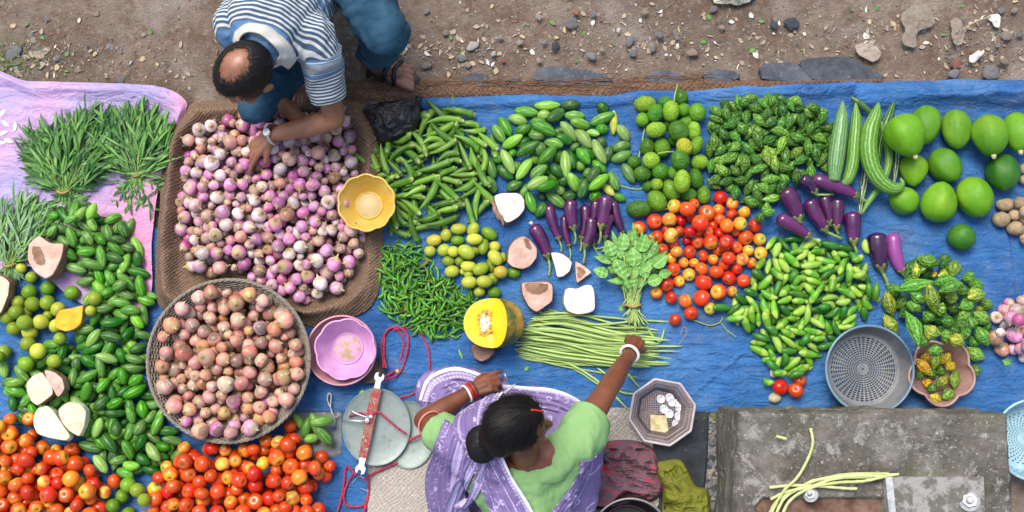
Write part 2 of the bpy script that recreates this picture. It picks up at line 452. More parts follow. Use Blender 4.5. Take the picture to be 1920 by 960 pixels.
def tomato_shape(r, seed):
    rs = random.Random(seed); sq = rs.uniform(.82, .95); n = 14; prof = []
    lob = rs.choice((0, 5, 6)); 
    for i in range(n+1):
        p = -pi/2+pi*i/n; rr = r*cos(p); zz = r*sq*sin(p); 
        if i >= n-2: zz -= r*.10*(i-(n-2)+.4)
        prof.append((max(rr, .0003), zz))
    V, F = along_x(prof, 22, (lambda a, i: 1+.05*np.cos(lob*a)*(i/n)**1.5) if lob else (lambda a, i: 1+.02*np.cos(2*a+seed)))
    mi = [0]*len(F); b = len(V)
    # calyx scar: dark button with short green points
    k = 5; c = r*sq-r*.2
    V2 = [(c+r*.05, 0, 0)]; F2 = []
    for j in range(k*2):
        a = j*pi/k; q = r*(.24 if j % 2 == 0 else .07); V2.append((c+(.035 if j % 2 else .055)*r, q*cos(a), q*sin(a)))
    for j in range(k*2): F2.append((b, b+1+j, b+1+(j+1) % (k*2)))
    return V+V2, F+F2, mi+[1]*len(F2)
def veg(name, fn, mats, scl, nshape=3):
    """-> list of (mesh, (L, r)) sharing shape with materials"""
    out = []
    for s in range(nshape):
        res = fn(s); V, F = res[0], res[1]; mi = res[2] if len(res) > 2 else None
        out.append((mesh(name, V, F, mats, True, mi=mi), scl))
    return out
# ================================================================ SETTING
# ---- soil
n = NT("soil"); tc = n.n("TexCoord").outputs["Object"]; n._tc = tc; n._raw = tc
c = n.ramp(n.noise(1.3, 6, .6), [(.3, (.14, .108, .082)), (.5, (.205, .160, .126)), (.7, (.29, .24, .195))])
c = n.mix(n.ramp(n.noise(9, 5, .7), [(.45, 0.0), (.62, .7)]), c, (.12, .075, .05))
c = n.mix(n.ramp(n.noise(38, 4, .7), [(.55, 0.0), (.7, .6)]), c, (.36, .31, .26))
c = n.mix(n.ramp(n.noise(3.1, 3, .5, dist=.6), [(.58, 0.0), (.7, .45)]), c, (.34, .31, .28))
n.bump(n.math('ADD', n.noise(30, 6, .7), n.math('MULTIPLY', n.noise(150, 3), .5)), .9, .02)
m_soil = n.done(c, .93, .2)
def grid(x0, x1, y0, y1, nx, ny, zf):
    X, Y = np.meshgrid(np.linspace(x0, x1, nx), np.linspace(y0, y1, ny), indexing='ij'); Z = zf(X, Y)
    V = np.stack([X.ravel(), Y.ravel(), Z.ravel()], 1); I = np.arange(nx*ny).reshape(nx, ny)
    F = np.stack([I[:-1, :-1].ravel(), I[1:, :-1].ravel(), I[1:, 1:].ravel(), I[:-1, 1:].ravel()], 1)
    return V, F.tolist()
def zsoil(X, Y):
    return np.where((np.abs(X) < 3) & (np.abs(Y) < 2), -.012+.010*fbm(X*5, Y*5, .3, 5)*np.clip((Y-.55)*6, .1, 1)+.02*np.clip(vnoise(X*1.2, Y*1.2), -1, .6)*np.clip((Y-.6)*6, 0, 1), -.012)
xs = np.concatenate([[-60, -20, -8, -4], np.linspace(-2.9, 2.9, 380), [4, 8, 20, 60]]); ys = np.concatenate([[-60, -20, -8, -3], np.linspace(-1.9, 1.9, 250), [3, 8, 20, 60]])
X, Y = np.meshgrid(xs, ys, indexing='ij'); V = np.stack([X.ravel(), Y.ravel(), zsoil(X, Y).ravel()], 1); I = np.arange(len(xs)*len(ys)).reshape(len(xs), len(ys))
F = np.stack([I[:-1, :-1].ravel(), I[1:, :-1].ravel(), I[1:, 1:].ravel(), I[:-1, 1:].ravel()], 1).tolist()
tag(link("ground", mesh("ground", V, F, m_soil)), kind='structure')

# ---- cloth sheets
def sheet(outline, res, zf, seed=0, rings=None):
    """sheet over a star-shaped outline (world xy), fan of rings; zf(x, y, t) height, t = 0 centre .. 1 edge"""
    P = np.asarray(outline); c = P.mean(0); n = len(P); V = []; F = []
    R_ = rings or 60; ts = np.linspace(0.02, 1, R_)
    for t in ts:
        q = c+(P-c)*t; z = zf(q[:, 0], q[:, 1], t+0*q[:, 0]); V += np.column_stack([q, z]).tolist()
    for k in range(R_-1):
        for i in range(n): F.append((k*n+i, k*n+(i+1) % n, (k+1)*n+(i+1) % n, (k+1)*n+i))
    V.append((c[0], c[1], float(np.mean([v[2] for v in V[:n]])))); 
    for i in range(n): F.append(((i+1) % n, i, len(V)-1))
    return V, F
n = NT("blue_tarp"); tc = n.obj(False)
c = n.ramp(n.noise(2.2, 5, .6), [(.3, (.014, .075, .25)), (.5, (.030, .145, .39)), (.7, (.07, .23, .52))])
c = n.mix(n.ramp(n.noise(11, 6, .75), [(.54, 0.0), (.7, .6)]), c, (.12, .21, .36))
c = n.mix(n.ramp(n.noise(55, 3, .6), [(.62, 0.0), (.72, .5)]), c, (.02, .05, .16))
c = n.mix(n.ramp(n.noise(3.4, 6, .75, dist=.8), [(.52, 0.0), (.75, .45)]), c, (.16, .17, .19)); c = n.mix(n.ramp(n.noise(130, 2, .6), [(.68, 0.0), (.73, .7)]), c, (.22, .20, .17))
wv = n.math('MULTIPLY', n.math('SINE', n.math('MULTIPLY', n.sep(tc)[0], 1500.0)), n.math('SINE', n.math('MULTIPLY', n.sep(tc)[1], 1500.0)))
cr1 = n.noise(7, 6, .62, vec=n.mapv(tc, (1, 3.4, 1)), dist=1.5); cr2 = n.noise(22, 4, .6, dist=2.0)
n.bump(n.math('ADD', n.math('ADD', n.math('MULTIPLY', cr1, 1.2), n.math('MULTIPLY', cr2, .45)), n.math('MULTIPLY', wv, .02)), .75, .03)
m_tarp = n.done(c, .42, .4)
topx = [-900, 640, 690, 790, 900, 1000, 1100, 1200, 1300, 1400, 1500, 1650, 1800, 1920, 2050]; topy = [205, 200, 190, 183, 180, 178, 177, 170, 168, 160, 157, 152, 150, 149, 148]
CRE = [(1270, 760, 1420, 640, .010), (1260, 655, 1900, 700, .006), (1240, 690, 1560, 672, .008), (1640, 420, 1920, 470, .007), (1700, 400, 1740, 640, .006), (1870, 330, 1910, 640, .010), (1890, 300, 1925, 620, .008), (600, 740, 1000, 700, .007), (820, 640, 1010, 720, .008), (1220, 640, 1400, 740, .007), (1400, 760, 1360, 640, .006), (1150, 200, 1190, 420, .006), (930, 420, 1010, 620, .006), (1840, 640, 1930, 780, .010), (1820, 700, 1930, 730, .009), (700, 560, 880, 700, .006), (20, 560, 60, 760, .008), (1560, 600, 1700, 560, .006), (1130, 420, 1120, 620, .006)]
def tarp(name, px0, px1, fb, ft, nx, ny, label, z0=.001, foldtop=True):
    V = []; 
    for i in range(nx):
        px_ = px0+(px1-px0)*i/(nx-1)
        for j in range(ny):
            t = j/(ny-1); py_ = fb(px_)*(1-t)+ft(px_)*t; p = U(px_, py_, 0); V.append((p.x, p.y, t))
    V = np.array(V); x, y, t = V[:, 0], V[:, 1], V[:, 2]
    w = .0035*ridge(x*3+.4*fbm(x*2, y*2), y*9, .5, 4)+.002*ridge(x*13, y*15, 2.5, 3)
    z = z0+.004+np.maximum(w, -.0035)
    for (xa, ya, xb, yb, hh) in CRE:
        a_ = np.array(U(xa, ya)[:2]); b_ = np.array(U(xb, yb)[:2]); d_ = b_-a_; L_ = np.hypot(*d_); d_ = d_/L_; al = (x-a_[0])*d_[0]+(y-a_[1])*d_[1]; pe = np.abs(-(x-a_[0])*d_[1]+(y-a_[1])*d_[0]+.004*vnoise(al*9, 0*al)); z += hh*np.exp(-(pe/.007)**1.3)*np.clip(al/.1, 0, 1)*np.clip((L_-al)/.1, 0, 1)
    if foldtop:
        wd = np.where(x > float(U(1600, 200).x), .085, .045); g = np.clip((t-1+wd)/wd, 0, 1)
        z += np.sin(g*pi)**.8*(.016+.016*np.clip((x-float(U(1480, 200).x))*3, 0, 1)+.008*vnoise(x*3, 0*x))*(1+.5*ridge(x*2.2, y*22, 1.5, 3))*np.clip((g > 0), 0, 1)*np.clip((x-float(U(700, 200).x))*6, 0, 1)
        z = np.maximum(z, .002)
    V[:, 2] = z; I = np.arange(nx*ny).reshape(nx, ny)
    F = np.stack([I[:-1, :-1].ravel(), I[1:, :-1].ravel(), I[1:, 1:].ravel(), I[:-1, 1:].ravel()], 1).tolist()
    o = link(name, mesh(name, V, F, m_tarp)); tag(o, label, "tarp"); return o
wob = lambda s: (lambda q: 4*float(vnoise(q*.02, s*3.3)))
tarp("ground_tarp", 560, 2050, lambda q: 771+wob(1)(q)*.6+(q-690)*.003, lambda q: float(np.interp(q, topx, topy))+wob(2)(q), 560, 190, "wide creased blue plastic tarp spread under most of the vegetables")
tarp("ground_tarp", -90, 692, lambda q: 1100, lambda q: 430+wob(5)(q), 220, 180, "creased blue tarp beneath the gourd and tomato heaps beside the scale", z0=-.006, foldtop=False)
# ---- pink and lilac sheet
n = NT("pink_plastic"); tc = n.obj(False); x, y, z = n.sep(tc)
c = n.ramp(n.math('ADD', n.noise(1.6, 3, .5), n.math('MULTIPLY', x, .22)), [(.0, (.38, .33, .60)), (.12, (.52, .34, .58)), (.24, (.70, .32, .53)), (.4, (.78, .30, .50))])
c = n.mix(n.ramp(n.noise(9, 5, .7), [(.55, 0.0), (.75, .5)]), c, (.40, .36, .52))
n.bump(n.math('ADD', n.noise(6, 6, .65, vec=n.mapv(tc, (1, 2, 1)), dist=2.0), n.math('MULTIPLY', n.noise(20, 4, .6, dist=1), .4)), .8, .03)
m_pink = n.done(c, .38, .5, Subsurface_Weight=.15, Subsurface_Radius=(.05, .02, .04))
out = smoothpoly([U(x, y)[:2] for x, y in [(-60, 150), (60, 155), (180, 158), (300, 165), (352, 192), (346, 225), (322, 280), (300, 360), (288, 450), (285, 560), (240, 610), (140, 560), (60, 500), (-60, 500)]], 160)
def zpink(x, y, t):
    w = .012*ridge(x*2.4, y*3.6, 4.5, 4)+.004*ridge(x*9, y*9, 1.5, 3)
    return .009+np.maximum(w, -.006)+.02*np.clip((t-.82)/.1, 0, 1)*np.clip((1.0-t)/.06, 0, 1)*(y > .55)
V, F = sheet(out, 0, zpink, rings=110); o = link("plastic_sheet", mesh("plastic_sheet", V, F, m_pink))
tag(o, "crumpled pink and lilac plastic sheet under the bundles of leafy greens", "plastic sheet")
# ---- burlap
def m_burlap(name, a, b, sc=420.0, bump=.8):
    n = NT(name); tc = n.obj(False); x, y, z = n.sep(tc)
    wx = n.math('SINE', n.math('ADD', n.math('MULTIPLY', x, sc), n.math('MULTIPLY', n.noise(14, 2), 14.0))); wy = n.math('SINE', n.math('ADD', n.math('MULTIPLY', y, sc), n.math('MULTIPLY', n.noise(11, 2), 14.0)))
    w = n.math('MULTIPLY_ADD', n.math('MULTIPLY', wx, wy), .5, .5)
    c = n.mix(n.noise(5, 5, .6), a, b); c = n.mix(n.math('MULTIPLY', w, .35), c, tuple(q*.45 for q in a)); c = n.mix(n.ramp(n.noise(70, 4, .7), [(.55, 0.0), (.7, .5)]), c, tuple(min(1, q*1.7) for q in b))
    n.bump(n.math('ADD', w, n.math('MULTIPLY', n.noise(60, 5, .7), 2.0)), bump, .006); return n.done(c, .95, .1)
m_sack = m_burlap("burlap", (.165, .105, .07), (.27, .185, .13))
out = smoothpoly([U(x, y, .03)[:2] for x, y in [(372, 190), (450, 188), (540, 192), (620, 184), (690, 198), (718, 250), (716, 330), (718, 430), (716, 500), (704, 560), (668, 592), (590, 612), (520, 590), (430, 596), (350, 590), (296, 570), (292, 480), (298, 400), (302, 320), (318, 250), (348, 205)]], 240)
BWL = U(687, 380, .12)[:2]
def zsack(x, y, t):
    an = np.arctan2(y-out[:, 1].mean(), x-out[:, 0].mean()); rim = np.exp(-((t-.89-.035*vnoise(an*2.1, 0*an, 4.4))/(.06+.02*vnoise(an*3.3, 0*an, 1.4)))**2)*(.048+.03*vnoise(an*1.7, 0*an, 8.2)+.02*fbm(x*5, y*5, 2.2, 3)); fold = .018*ridge(x*5+2*y, y*4-2*x, 3.3, 4)*np.clip((t-.7)*5, 0, 1)
    cb = np.clip((np.hypot(x-BWL[0], y-BWL[1])-.085)/.05, 0, 1); rim = rim*cb; fold = fold*cb
    return .021+rim+np.maximum(fold, -.004)*np.clip((1-t)*18, 0, 1)+.003*fbm(x*25, y*25, 1.1, 3)*np.clip((t-.6)*3, 0, 1)*np.clip((1-t)*18, 0, 1)
V, F = sheet(out, 0, zsack, rings=90); o = link("burlap_sack", mesh("burlap_sack", V, F, m_sack))
tag(o, "brown burlap sack with rolled edges spread open beneath the pink onions", "sack")
# frayed burlap strip under the far tarp edge
def strip(name, pts_t, pts_b, mat, nx, ny, amp, label, cat, z0=.004):
    V = []; a = cr(np.array(pts_t, float), nx); b = cr(np.array(pts_b, float), nx)
    for i in range(nx):
        for j in range(ny):
            t = j/(ny-1); q = b[i]*(1-t)+a[i]*t; jag = 5*float(fbm(i*.11, t*3, 7, 4)) if j == ny-1 else 0; p = U(q[0], q[1]+jag, 0)
            V.append((p.x, p.y, z0+max(0, amp*(sin(t*pi)**.6)*(.7+.5*float(ridge(p.x*3, p.y*20, 1.2, 3)))) if 0 < j < ny-1 else z0-.006))
    I = np.arange(nx*ny).reshape(nx, ny); F = np.stack([I[:-1, :-1].ravel(), I[1:, :-1].ravel(), I[1:, 1:].ravel(), I[:-1, 1:].ravel()], 1).tolist()
    o = link(name, mesh(name, V, F, mat)); tag(o, label, cat); return o
m_fray = m_burlap("frayed_jute", (.13, .075, .05), (.24, .15, .10), 260.0, 1.0)
strip("jute_strip", [(625, 158), (760, 150), (900, 152), (1000, 158), (1100, 160), (1200, 150), (1300, 148), (1420, 150), (1550, 150), (1650, 147)], [(625, 200), (760, 196), (900, 190), (1000, 190), (1100, 188), (1200, 182), (1300, 180), (1420, 172), (1550, 166), (1650, 160)], m_fray, 420, 14, .016, "long frayed brown jute strip showing along the far edge of the blue tarp", "jute cloth")
# loose jute fibres
mb = MB()
for k in range(420):
    px_ = random.uniform(640, 1320) if k % 3 else random.uniform(780, 1120); py_ = float(np.interp(px_, topx, topy))-random.uniform(2, 30); a = random.gauss(0, .5); L = random.uniform(8, 38)
    P = []; z = .012+random.uniform(0, .012); cv = random.uniform(-.6, .6)
    for t in np.linspace(-1, 1, 6): P.append(U(px_+t*L*cos(a)-cv*8*t*t*sin(a), py_+t*L*.35*sin(a)+cv*6*t*t, z+.004*sin(t*3)))
    mb.add(*sweep(P, .0011, 4))
n = NT("jute_fibre"); m_fib = n.done(n.mix(n.noise(20), (.13, .07, .045), (.30, .19, .12)), .9, .1)
tag(link("jute_fibres", mb.build("jute_fibres", m_fib)), "tangle of loose brown jute fibres along the tarp edge", "fibres", kind='stuff')

# ---- stones
def m_stone(name, a, b, sc=18): 
    n = NT(name); c = n.mix(n.ramp(n.noise(sc, 6, .7), [(.35, 0.0), (.65, 1.0)]), a, b); c = n.mix(n.ramp(n.noise(sc*5, 3, .6), [(.6, 0.0), (.72, .5)]), c, tuple(min(1, q*2+.05) for q in b)); c = n.hsv(c, .5, 1, rng_map(n, n.rnd(), .75, 1.25)); n.bump(n.noise(sc*3, 6, .7), .7, .01); return n.done(c, .8, .3)
m_slate = m_stone("slate", (.045, .05, .062), (.10, .115, .14), 12)
slabs = [([(1006, 132), (1040, 126), (1080, 130), (1120, 138), (1146, 150), (1138, 163), (1080, 163), (1015, 160), (1003, 150)], "long oval grey-blue stone slab bedded above the striped gourds"),
 ([(864, 150), (880, 140), (905, 140), (918, 150), (905, 161), (870, 160)], "small dark stone slab bedded above the okra"),
 ([(948, 153), (962, 148), (978, 153), (974, 163), (952, 163)], "smallest dark slab peeping out of the jute strip"),
 ([(1212, 142), (1240, 133), (1262, 137), (1285, 150), (1270, 163), (1225, 162), (1208, 155)], "dark stone slab bedded just above the round spiny gourds"),
 ([(1318, 138), (1345, 131), (1385, 140), (1376, 152), (1330, 153)], "grey stone slab bedded above the heap of dark spiny gourds"),
 ([(1430, 122), (1480, 120), (1510, 136), (1520, 154), (1440, 152), (1425, 140)], "dark slab touching the widest stone slab at its left end"),
 ([(1500, 116), (1560, 109), (1600, 112), (1625, 130), (1655, 150), (1560, 156), (1520, 150)], "widest dark grey stone slab along the tarp edge above the snake gourds")]
for pts, lab in slabs:
    V, F = prism(smoothpoly([U(x, y)[:2] for x, y in pts], 26), -.03, random.uniform(.012, .022), .006, .008)
    tag(link("stone_slab", mesh("stone_slab", V, F, m_slate, smooth=False)), lab, "stone slab", "flat dark stones bedded along the tarp edge")
rockm = []
BV, BF = ball(12, 8)
rmats = [m_stone("grey_stone", (.13, .135, .14), (.25, .25, .25), 30), m_stone("tan_stone", (.20, .16, .12), (.36, .31, .26), 30), m_stone("brick_bit", (.30, .10, .06), (.42, .20, .14), 30), m_slate, m_stone("pale_stone", (.42, .39, .35), (.6, .57, .53), 30)]
for s in range(6):
    q = BV.copy(); f = 1+.35*fbm(q[:, 0]*1.3+s*9, q[:, 1]*1.3, q[:, 2]*1.3, 3); q = q*f[:, None]*np.array([1, .7+.1*(s % 3), .45]); 
    for mt in rmats: rockm.append((mt, mesh("stone", q, BF, mt, smooth=(s % 2 == 0))))
rocks = [(1182, 75, 15, 0), (1187, 98, 11, 0), (1225, 90, 13, 0), (1237, 64, 12, 0), (1300, 98, 14, 1), (1042, 85, 14, 3), (1110, 104, 13, 0), (1210, 20, 10, 1), (1072, 42, 18, 0), (1113, 25, 9, 0), (1080, 22, 9, 2), (887, 85, 16, 4), (925, 100, 8, 4), (943, 112, 8, 2), (865, 108, 13, 0), (877, 120, 9, 1), (1484, 42, 20, 3), (1880, 18, 10, 0), (1890, 66, 14, 1), (1916, 65, 9, 0), (1885, 115, 15, 1), (1860, 135, 22, 0), (1905, 18, 10, 1), (1795, 118, 16, 2), (1790, 138, 16, 0), (1783, 108, 8, 0), (1873, 84, 8, 0), (1010, 112, 8, 1), (1020, 78, 8, 0), (1130, 92, 7, 1), (938, 68, 8, 0), (25, 97, 24, 0), (60, 75, 10, 1), (105, 108, 13, 0), (145, 130, 10, 1), (10, 140, 12, 0), (225, 150, 14, 0), (204, 86, 12, 0), (268, 65, 9, 1), (180, 25, 10, 1), (85, 35, 8, 0), (800, 122, 13, 0), (835, 60, 9, 1), (1355, 50, 8, 1), (1340, 15, 11, 0), (800, 20, 8, 0), (760, 130, 8, 0), (1270, 70, 7, 0), (1250, 102, 6, 4), (975, 78, 9, 1), (1160, 55, 7, 4), (1010, 30, 10, 1), (1452, 45, 14, 3)]
def spot(px_, py_):
    L = [("the dark slab beside it", 0, 0)]
    marks = {"the widest slab": (1580, 130), "the long oval slab": (1075, 145), "the slab above the spiny gourds": (1245, 148), "the sandalled foot": (735, 125), "the pink plastic sheet": (180, 160), "the small slab above the okra": (890, 150), "the tarp's far corner": (1915, 150), "the soil patch's far corner": (5, 5)}
    return min(marks, key=lambda k: (marks[k][0]-px_)**2+(marks[k][1]-py_)**2), marks
cw = ["grey", "tan", "reddish", "dark slate", "pale"]; cnt = {}
rr = []
for (x, y, s, ci) in rocks:
    mk, MM = spot(x, y); rr.append((x, y, s, ci, mk, math.hypot(MM[mk][0]-x, MM[mk][1]-y)))
for (x, y, s, ci, mk, d) in sorted(rr, key=lambda q: q[5]):
    cnt[(ci, mk)] = cnt.get((ci, mk), 0)+1; k = cnt[(ci, mk)]
    me = random.choice([m for mt, m in rockm if mt is rmats[ci]]); r = s*K*.70; p = U(x, y, .01)
    o = link("loose_stone", me, loc=(p.x, p.y, .0), rot=(0, 0, random.uniform(0, 6))); o.scale = (r, r, r*.7)
    tag(o, f"{cw[ci]} stone loose on the soil, {'' if k == 1 else ordinal(k)+' '}nearest to {mk}", "stone", "loose stones on the soil")
# gravel as one mass
mb = MB(); cl = [(1200, 80, 160, 60), (1060, 60, 200, 60), (1850, 90, 100, 60), (900, 100, 90, 40), (60, 110, 90, 50), (1480, 60, 180, 60), (200, 120, 200, 60)]
sv, sf = ball(6, 4)
for k in range(3200):
    if k % 5 < 3: c0 = random.choice(cl); px_, py_ = random.gauss(c0[0], c0[2]*.6), random.gauss(c0[1], c0[3]*.6)
    else: px_, py_ = random.uniform(-60, 1990), random.uniform(-40, 200)
    py_ = min(py_, float(np.interp(px_, [-60, 300, 640, 700, 1920], [150, 160, 190, 175, 150]))+4)
    r = K*min(4, abs(random.gauss(0, .9))+.55); p = U(px_, py_); rot = Matrix.Rotation(random.uniform(0, 6), 4, 'Z') @ Matrix.Diagonal((r*random.uniform(.8, 1.7), r, r*.6, 1))
    mb.add(sv, sf, random.choice((0, 0, 0, 1, 1, 2, 3, 3, 4)), Matrix.Translation((p.x, p.y, float(zsoil(np.array(p.x), np.array(p.y)))+r*.2)) @ rot)
for k in range(700):       # grit in the gap beside the block
    px_, py_ = random.gauss(1334, 7), random.uniform(775, 990); r = K*random.uniform(1, 6); p = U(px_, py_)
    mb.add(sv, sf, random.choice((0, 1, 3, 3, 0)), Matrix.Translation((p.x, p.y, -.004)) @ Matrix.Diagonal((r*1.3, r, r*.7, 1)))
tag(link("gravel", mb.build("gravel", rmats, smooth=False)), "scattered small gravel and brick crumbs on the brown soil", "gravel", kind='stuff')
# litter: chips of straw, paper and husk
mb = MB(); lm = [NT(q) for q in ("straw", "paper_scrap", "husk", "green_scrap")]
lmats = [lm[0].done((.42, .33, .2), .8), lm[1].done((.66, .64, .6), .8), lm[2].done((.33, .27, .21), .9), lm[3].done((.10, .2, .05), .7)]
for k in range(900):
    c0 = random.choice(cl+[(1500, 60, 260, 70), (1780, 60, 150, 60)]); px_, py_ = random.gauss(c0[0], c0[2]*.8), random.gauss(c0[1], c0[3]*.7)
    if py_ > 145: continue
    p = U(px_, py_); L = K*random.uniform(1.5, 8); w = L*random.choice((.12, .2, .5, .7)); a = random.uniform(0, 6); zz = float(zsoil(np.array(p.x), np.array(p.y)))+.005
    V = [(L*t, w*(1-abs(t)**1.5)*s+L*.2*t*t, .003*s*random.random()+.003*abs(t)) for t in (-1, -.4, .3, 1) for s in (-1, 1)]
    mb.add(V, [(0, 2, 3, 1), (2, 4, 5, 3), (4, 6, 7, 5)], random.choice((0, 0, 1, 2, 2, 2, 2, 3)), Matrix.Translation((p.x, p.y, zz)) @ Matrix.Rotation(a, 4, 'Z') @ Matrix.Rotation(random.uniform(-.3, .3), 4, 'X'))
tag(link("litter", mb.build("litter", lmats, smooth=False)), "bits of straw, husk and paper trodden into the soil", "litter", kind='stuff')
def scrap(pts, h, mat, label, name="paper_scrap", cat="scrap", crump=.01, z0=.004, grp=None):
    out = smoothpoly([U(x, y)[:2] for x, y in pts], 40)
    V, F = sheet(out, 0, lambda x, y, t: z0+h*(.6+.8*np.abs(fbm(x*40, y*40, 2.1, 3)))*(1.15-t), rings=10); V = np.array(V); V[:, 0] += crump*.5*fbm(V[:, 0]*50, V[:, 1]*50, 1, 3); V[:, 1] += crump*.5*fbm(V[:, 0]*50, V[:, 1]*50, 9, 3)
    o = link(name, mesh(name, V, F, mat, smooth=False)); tag(o, label, cat, grp); return o
m_leafdry = m_stone("dry_leaf", (.22, .18, .14), (.33, .285, .235), 25)
scrap([(1690, 30), (1720, 5), (1745, 18), (1750, 45), (1722, 60), (1715, 88), (1692, 80), (1695, 55)], .009, m_leafdry, "large crumpled tan husk on soil above the upright snake gourds", "dry_husk", "husk")
scrap([(1602, 86), (1630, 82), (1650, 98), (1640, 114), (1618, 108)], .007, m_leafdry, "flattened tan leaf on the soil above the widest slab", "dry_husk", "husk")
scrap([(1782, 40), (1802, 38), (1806, 78), (1788, 80)], .012, m_leafdry, "upright rectangle of crumpled pale cardboard on soil above the papayas", "cardboard_scrap", "scrap")
m_wp = lmats[1]
scrap([(1852, 30), (1874, 30), (1872, 52), (1864, 50)], .01, m_wp, "small white paper scrap lying near the straw stalk", "paper_scrap", "paper")
scrap([(1816, 105), (1840, 95), (1842, 102), (1822, 119)], .01, m_wp, "white paper scrap beside the reddish stone", "paper_scrap", "paper")
scrap([(60, 100), (92, 92), (84, 106), (72, 112)], .008, m_leafdry, "curled dry leaf beside the big grey stone near pink sheet", "dry_leaf", "leaf")
m_strawd = lmats[0]
tag(link("straw_stalk", mesh("straw_stalk", *sweep([U(1802, 56, .01), U(1830, 40, .016), U(1858, 30, .012)], .003, 6), m_strawd)), "straw stalk lying by the white paper scrap on the soil", "straw")
# corner of a pale sack cut by the top of the frame
scrap([(1336, -25), (1420, -25), (1405, 4), (1370, 9), (1340, 5)], .05, m_stone("pale_sack", (.35, .34, .27), (.5, .48, .38), 9), "pale cloth bundle lying on the soil at the frame's far edge", "cloth_bundle", "cloth")
# weeds near the pink sheet
mb = MB(); n = NT("weed"); m_weed = n.done(n.mix(n.noise(30), (.06, .12, .02), (.16, .24, .06)), .7)
for k in range(170):
    px_, py_ = random.gauss(20, 28), random.gauss(120, 25)
    if k > 130: px_, py_ = random.gauss(1345, 14), random.gauss(778, 5)
    p = U(px_, py_); a = random.uniform(0, 6); L = random.uniform(.012, .035)
    V = [(0, -.0015, 0), (0, .0015, 0), (L*.5, .002, L*.5), (L*.5, -.002, L*.5), (L, 0, L*.5)]; mb.add(V, [(0, 1, 2, 3), (3, 2, 4)], 0, Matrix.Translation((p.x, p.y, 0)) @ Matrix.Rotation(a, 4, 'Z'))
tag(link("weeds", mb.build("weeds", m_weed)), "sparse green weeds in the soil beside stones", "weeds", kind='stuff')

# ---- woven mat, dark slab floor, concrete block
m_mat = m_burlap("woven_mat", (.36, .33, .29), (.50, .46, .41), 330.0, .6)
def flat_sheet(name, pts, mat, z, label, cat, amp=.003, n=150, rings=50, kind=None):
    out = np.array([U(*q)[:2] for q in pts]); dens = []
    for i in range(len(out)):
        a, b = out[i], out[(i+1) % len(out)]; m = max(2, int(np.linalg.norm(b-a)/.02))
        for k in range(m): dens.append(a+(b-a)*k/m)
    V, F = sheet(np.array(dens), 0, lambda x, y, t: z+amp*(1+fbm(x*6, y*6, 2.7, 4)*.8)*np.clip((1-t)*14, 0, 1), rings=rings)
    o = link(name, mesh(name, V, F, mat)); tag(o, label, cat, kind=kind); return o
flat_sheet("woven_mat", [(690, 764), (1232, 764), (1238, 1150), (690, 1150)], m_mat, .012, "pale grey woven sacking mat that the woman sits on", "mat")
m_dark = m_stone("black_plastic", (.018, .022, .028), (.045, .055, .07), 9)
flat_sheet("dark_ground_sheet", [(1225, 762), (1330, 765), (1326, 870), (1300, 1100), (1200, 1100)], m_dark, .004, "dark worn rubber sheet on the ground below the coin basket", "rubber sheet", .008)
flat_sheet("grey_plastic_sheet", [(535, 772), (640, 770), (641, 850), (600, 868), (535, 840)], m_stone("grey_plastic", (.10, .115, .12), (.19, .21, .22), 10), .004, "small grey plastic sheet under the loose green gourds by the scale", "plastic sheet", .006)
n = NT("old_concrete"); tc = n.obj(False)
c = n.ramp(n.noise(5, 8, .72), [(.33, (.07, .066, .055)), (.5, (.16, .152, .125)), (.66, (.27, .262, .23))])
c = n.mix(n.ramp(n.noise(2.6, 4, .6), [(.55, 0.0), (.7, .75)]), c, (.10, .115, .045))
c = n.mix(n.ramp(n.noise(14, 8, .8, dist=.4), [(.53, 0.0), (.62, .85)]), c, (.42, .41, .38))
c = n.mix(n.ramp(n.vor(30), [(.0, .8), (.16, 0.0)]), c, (.035, .035, .04))
c = n.mix(n.ramp(n.noise(90, 3, .6), [(.63, 0.0), (.7, .9)]), c, (.55, .54, .52))
n.bump(n.math('ADD', n.noise(20, 8, .75), n.math('MULTIPLY', n.noise(120, 4, .7), .5)), 1.0, .02); m_conc = n.done(c, .92, .2)
BH = .42
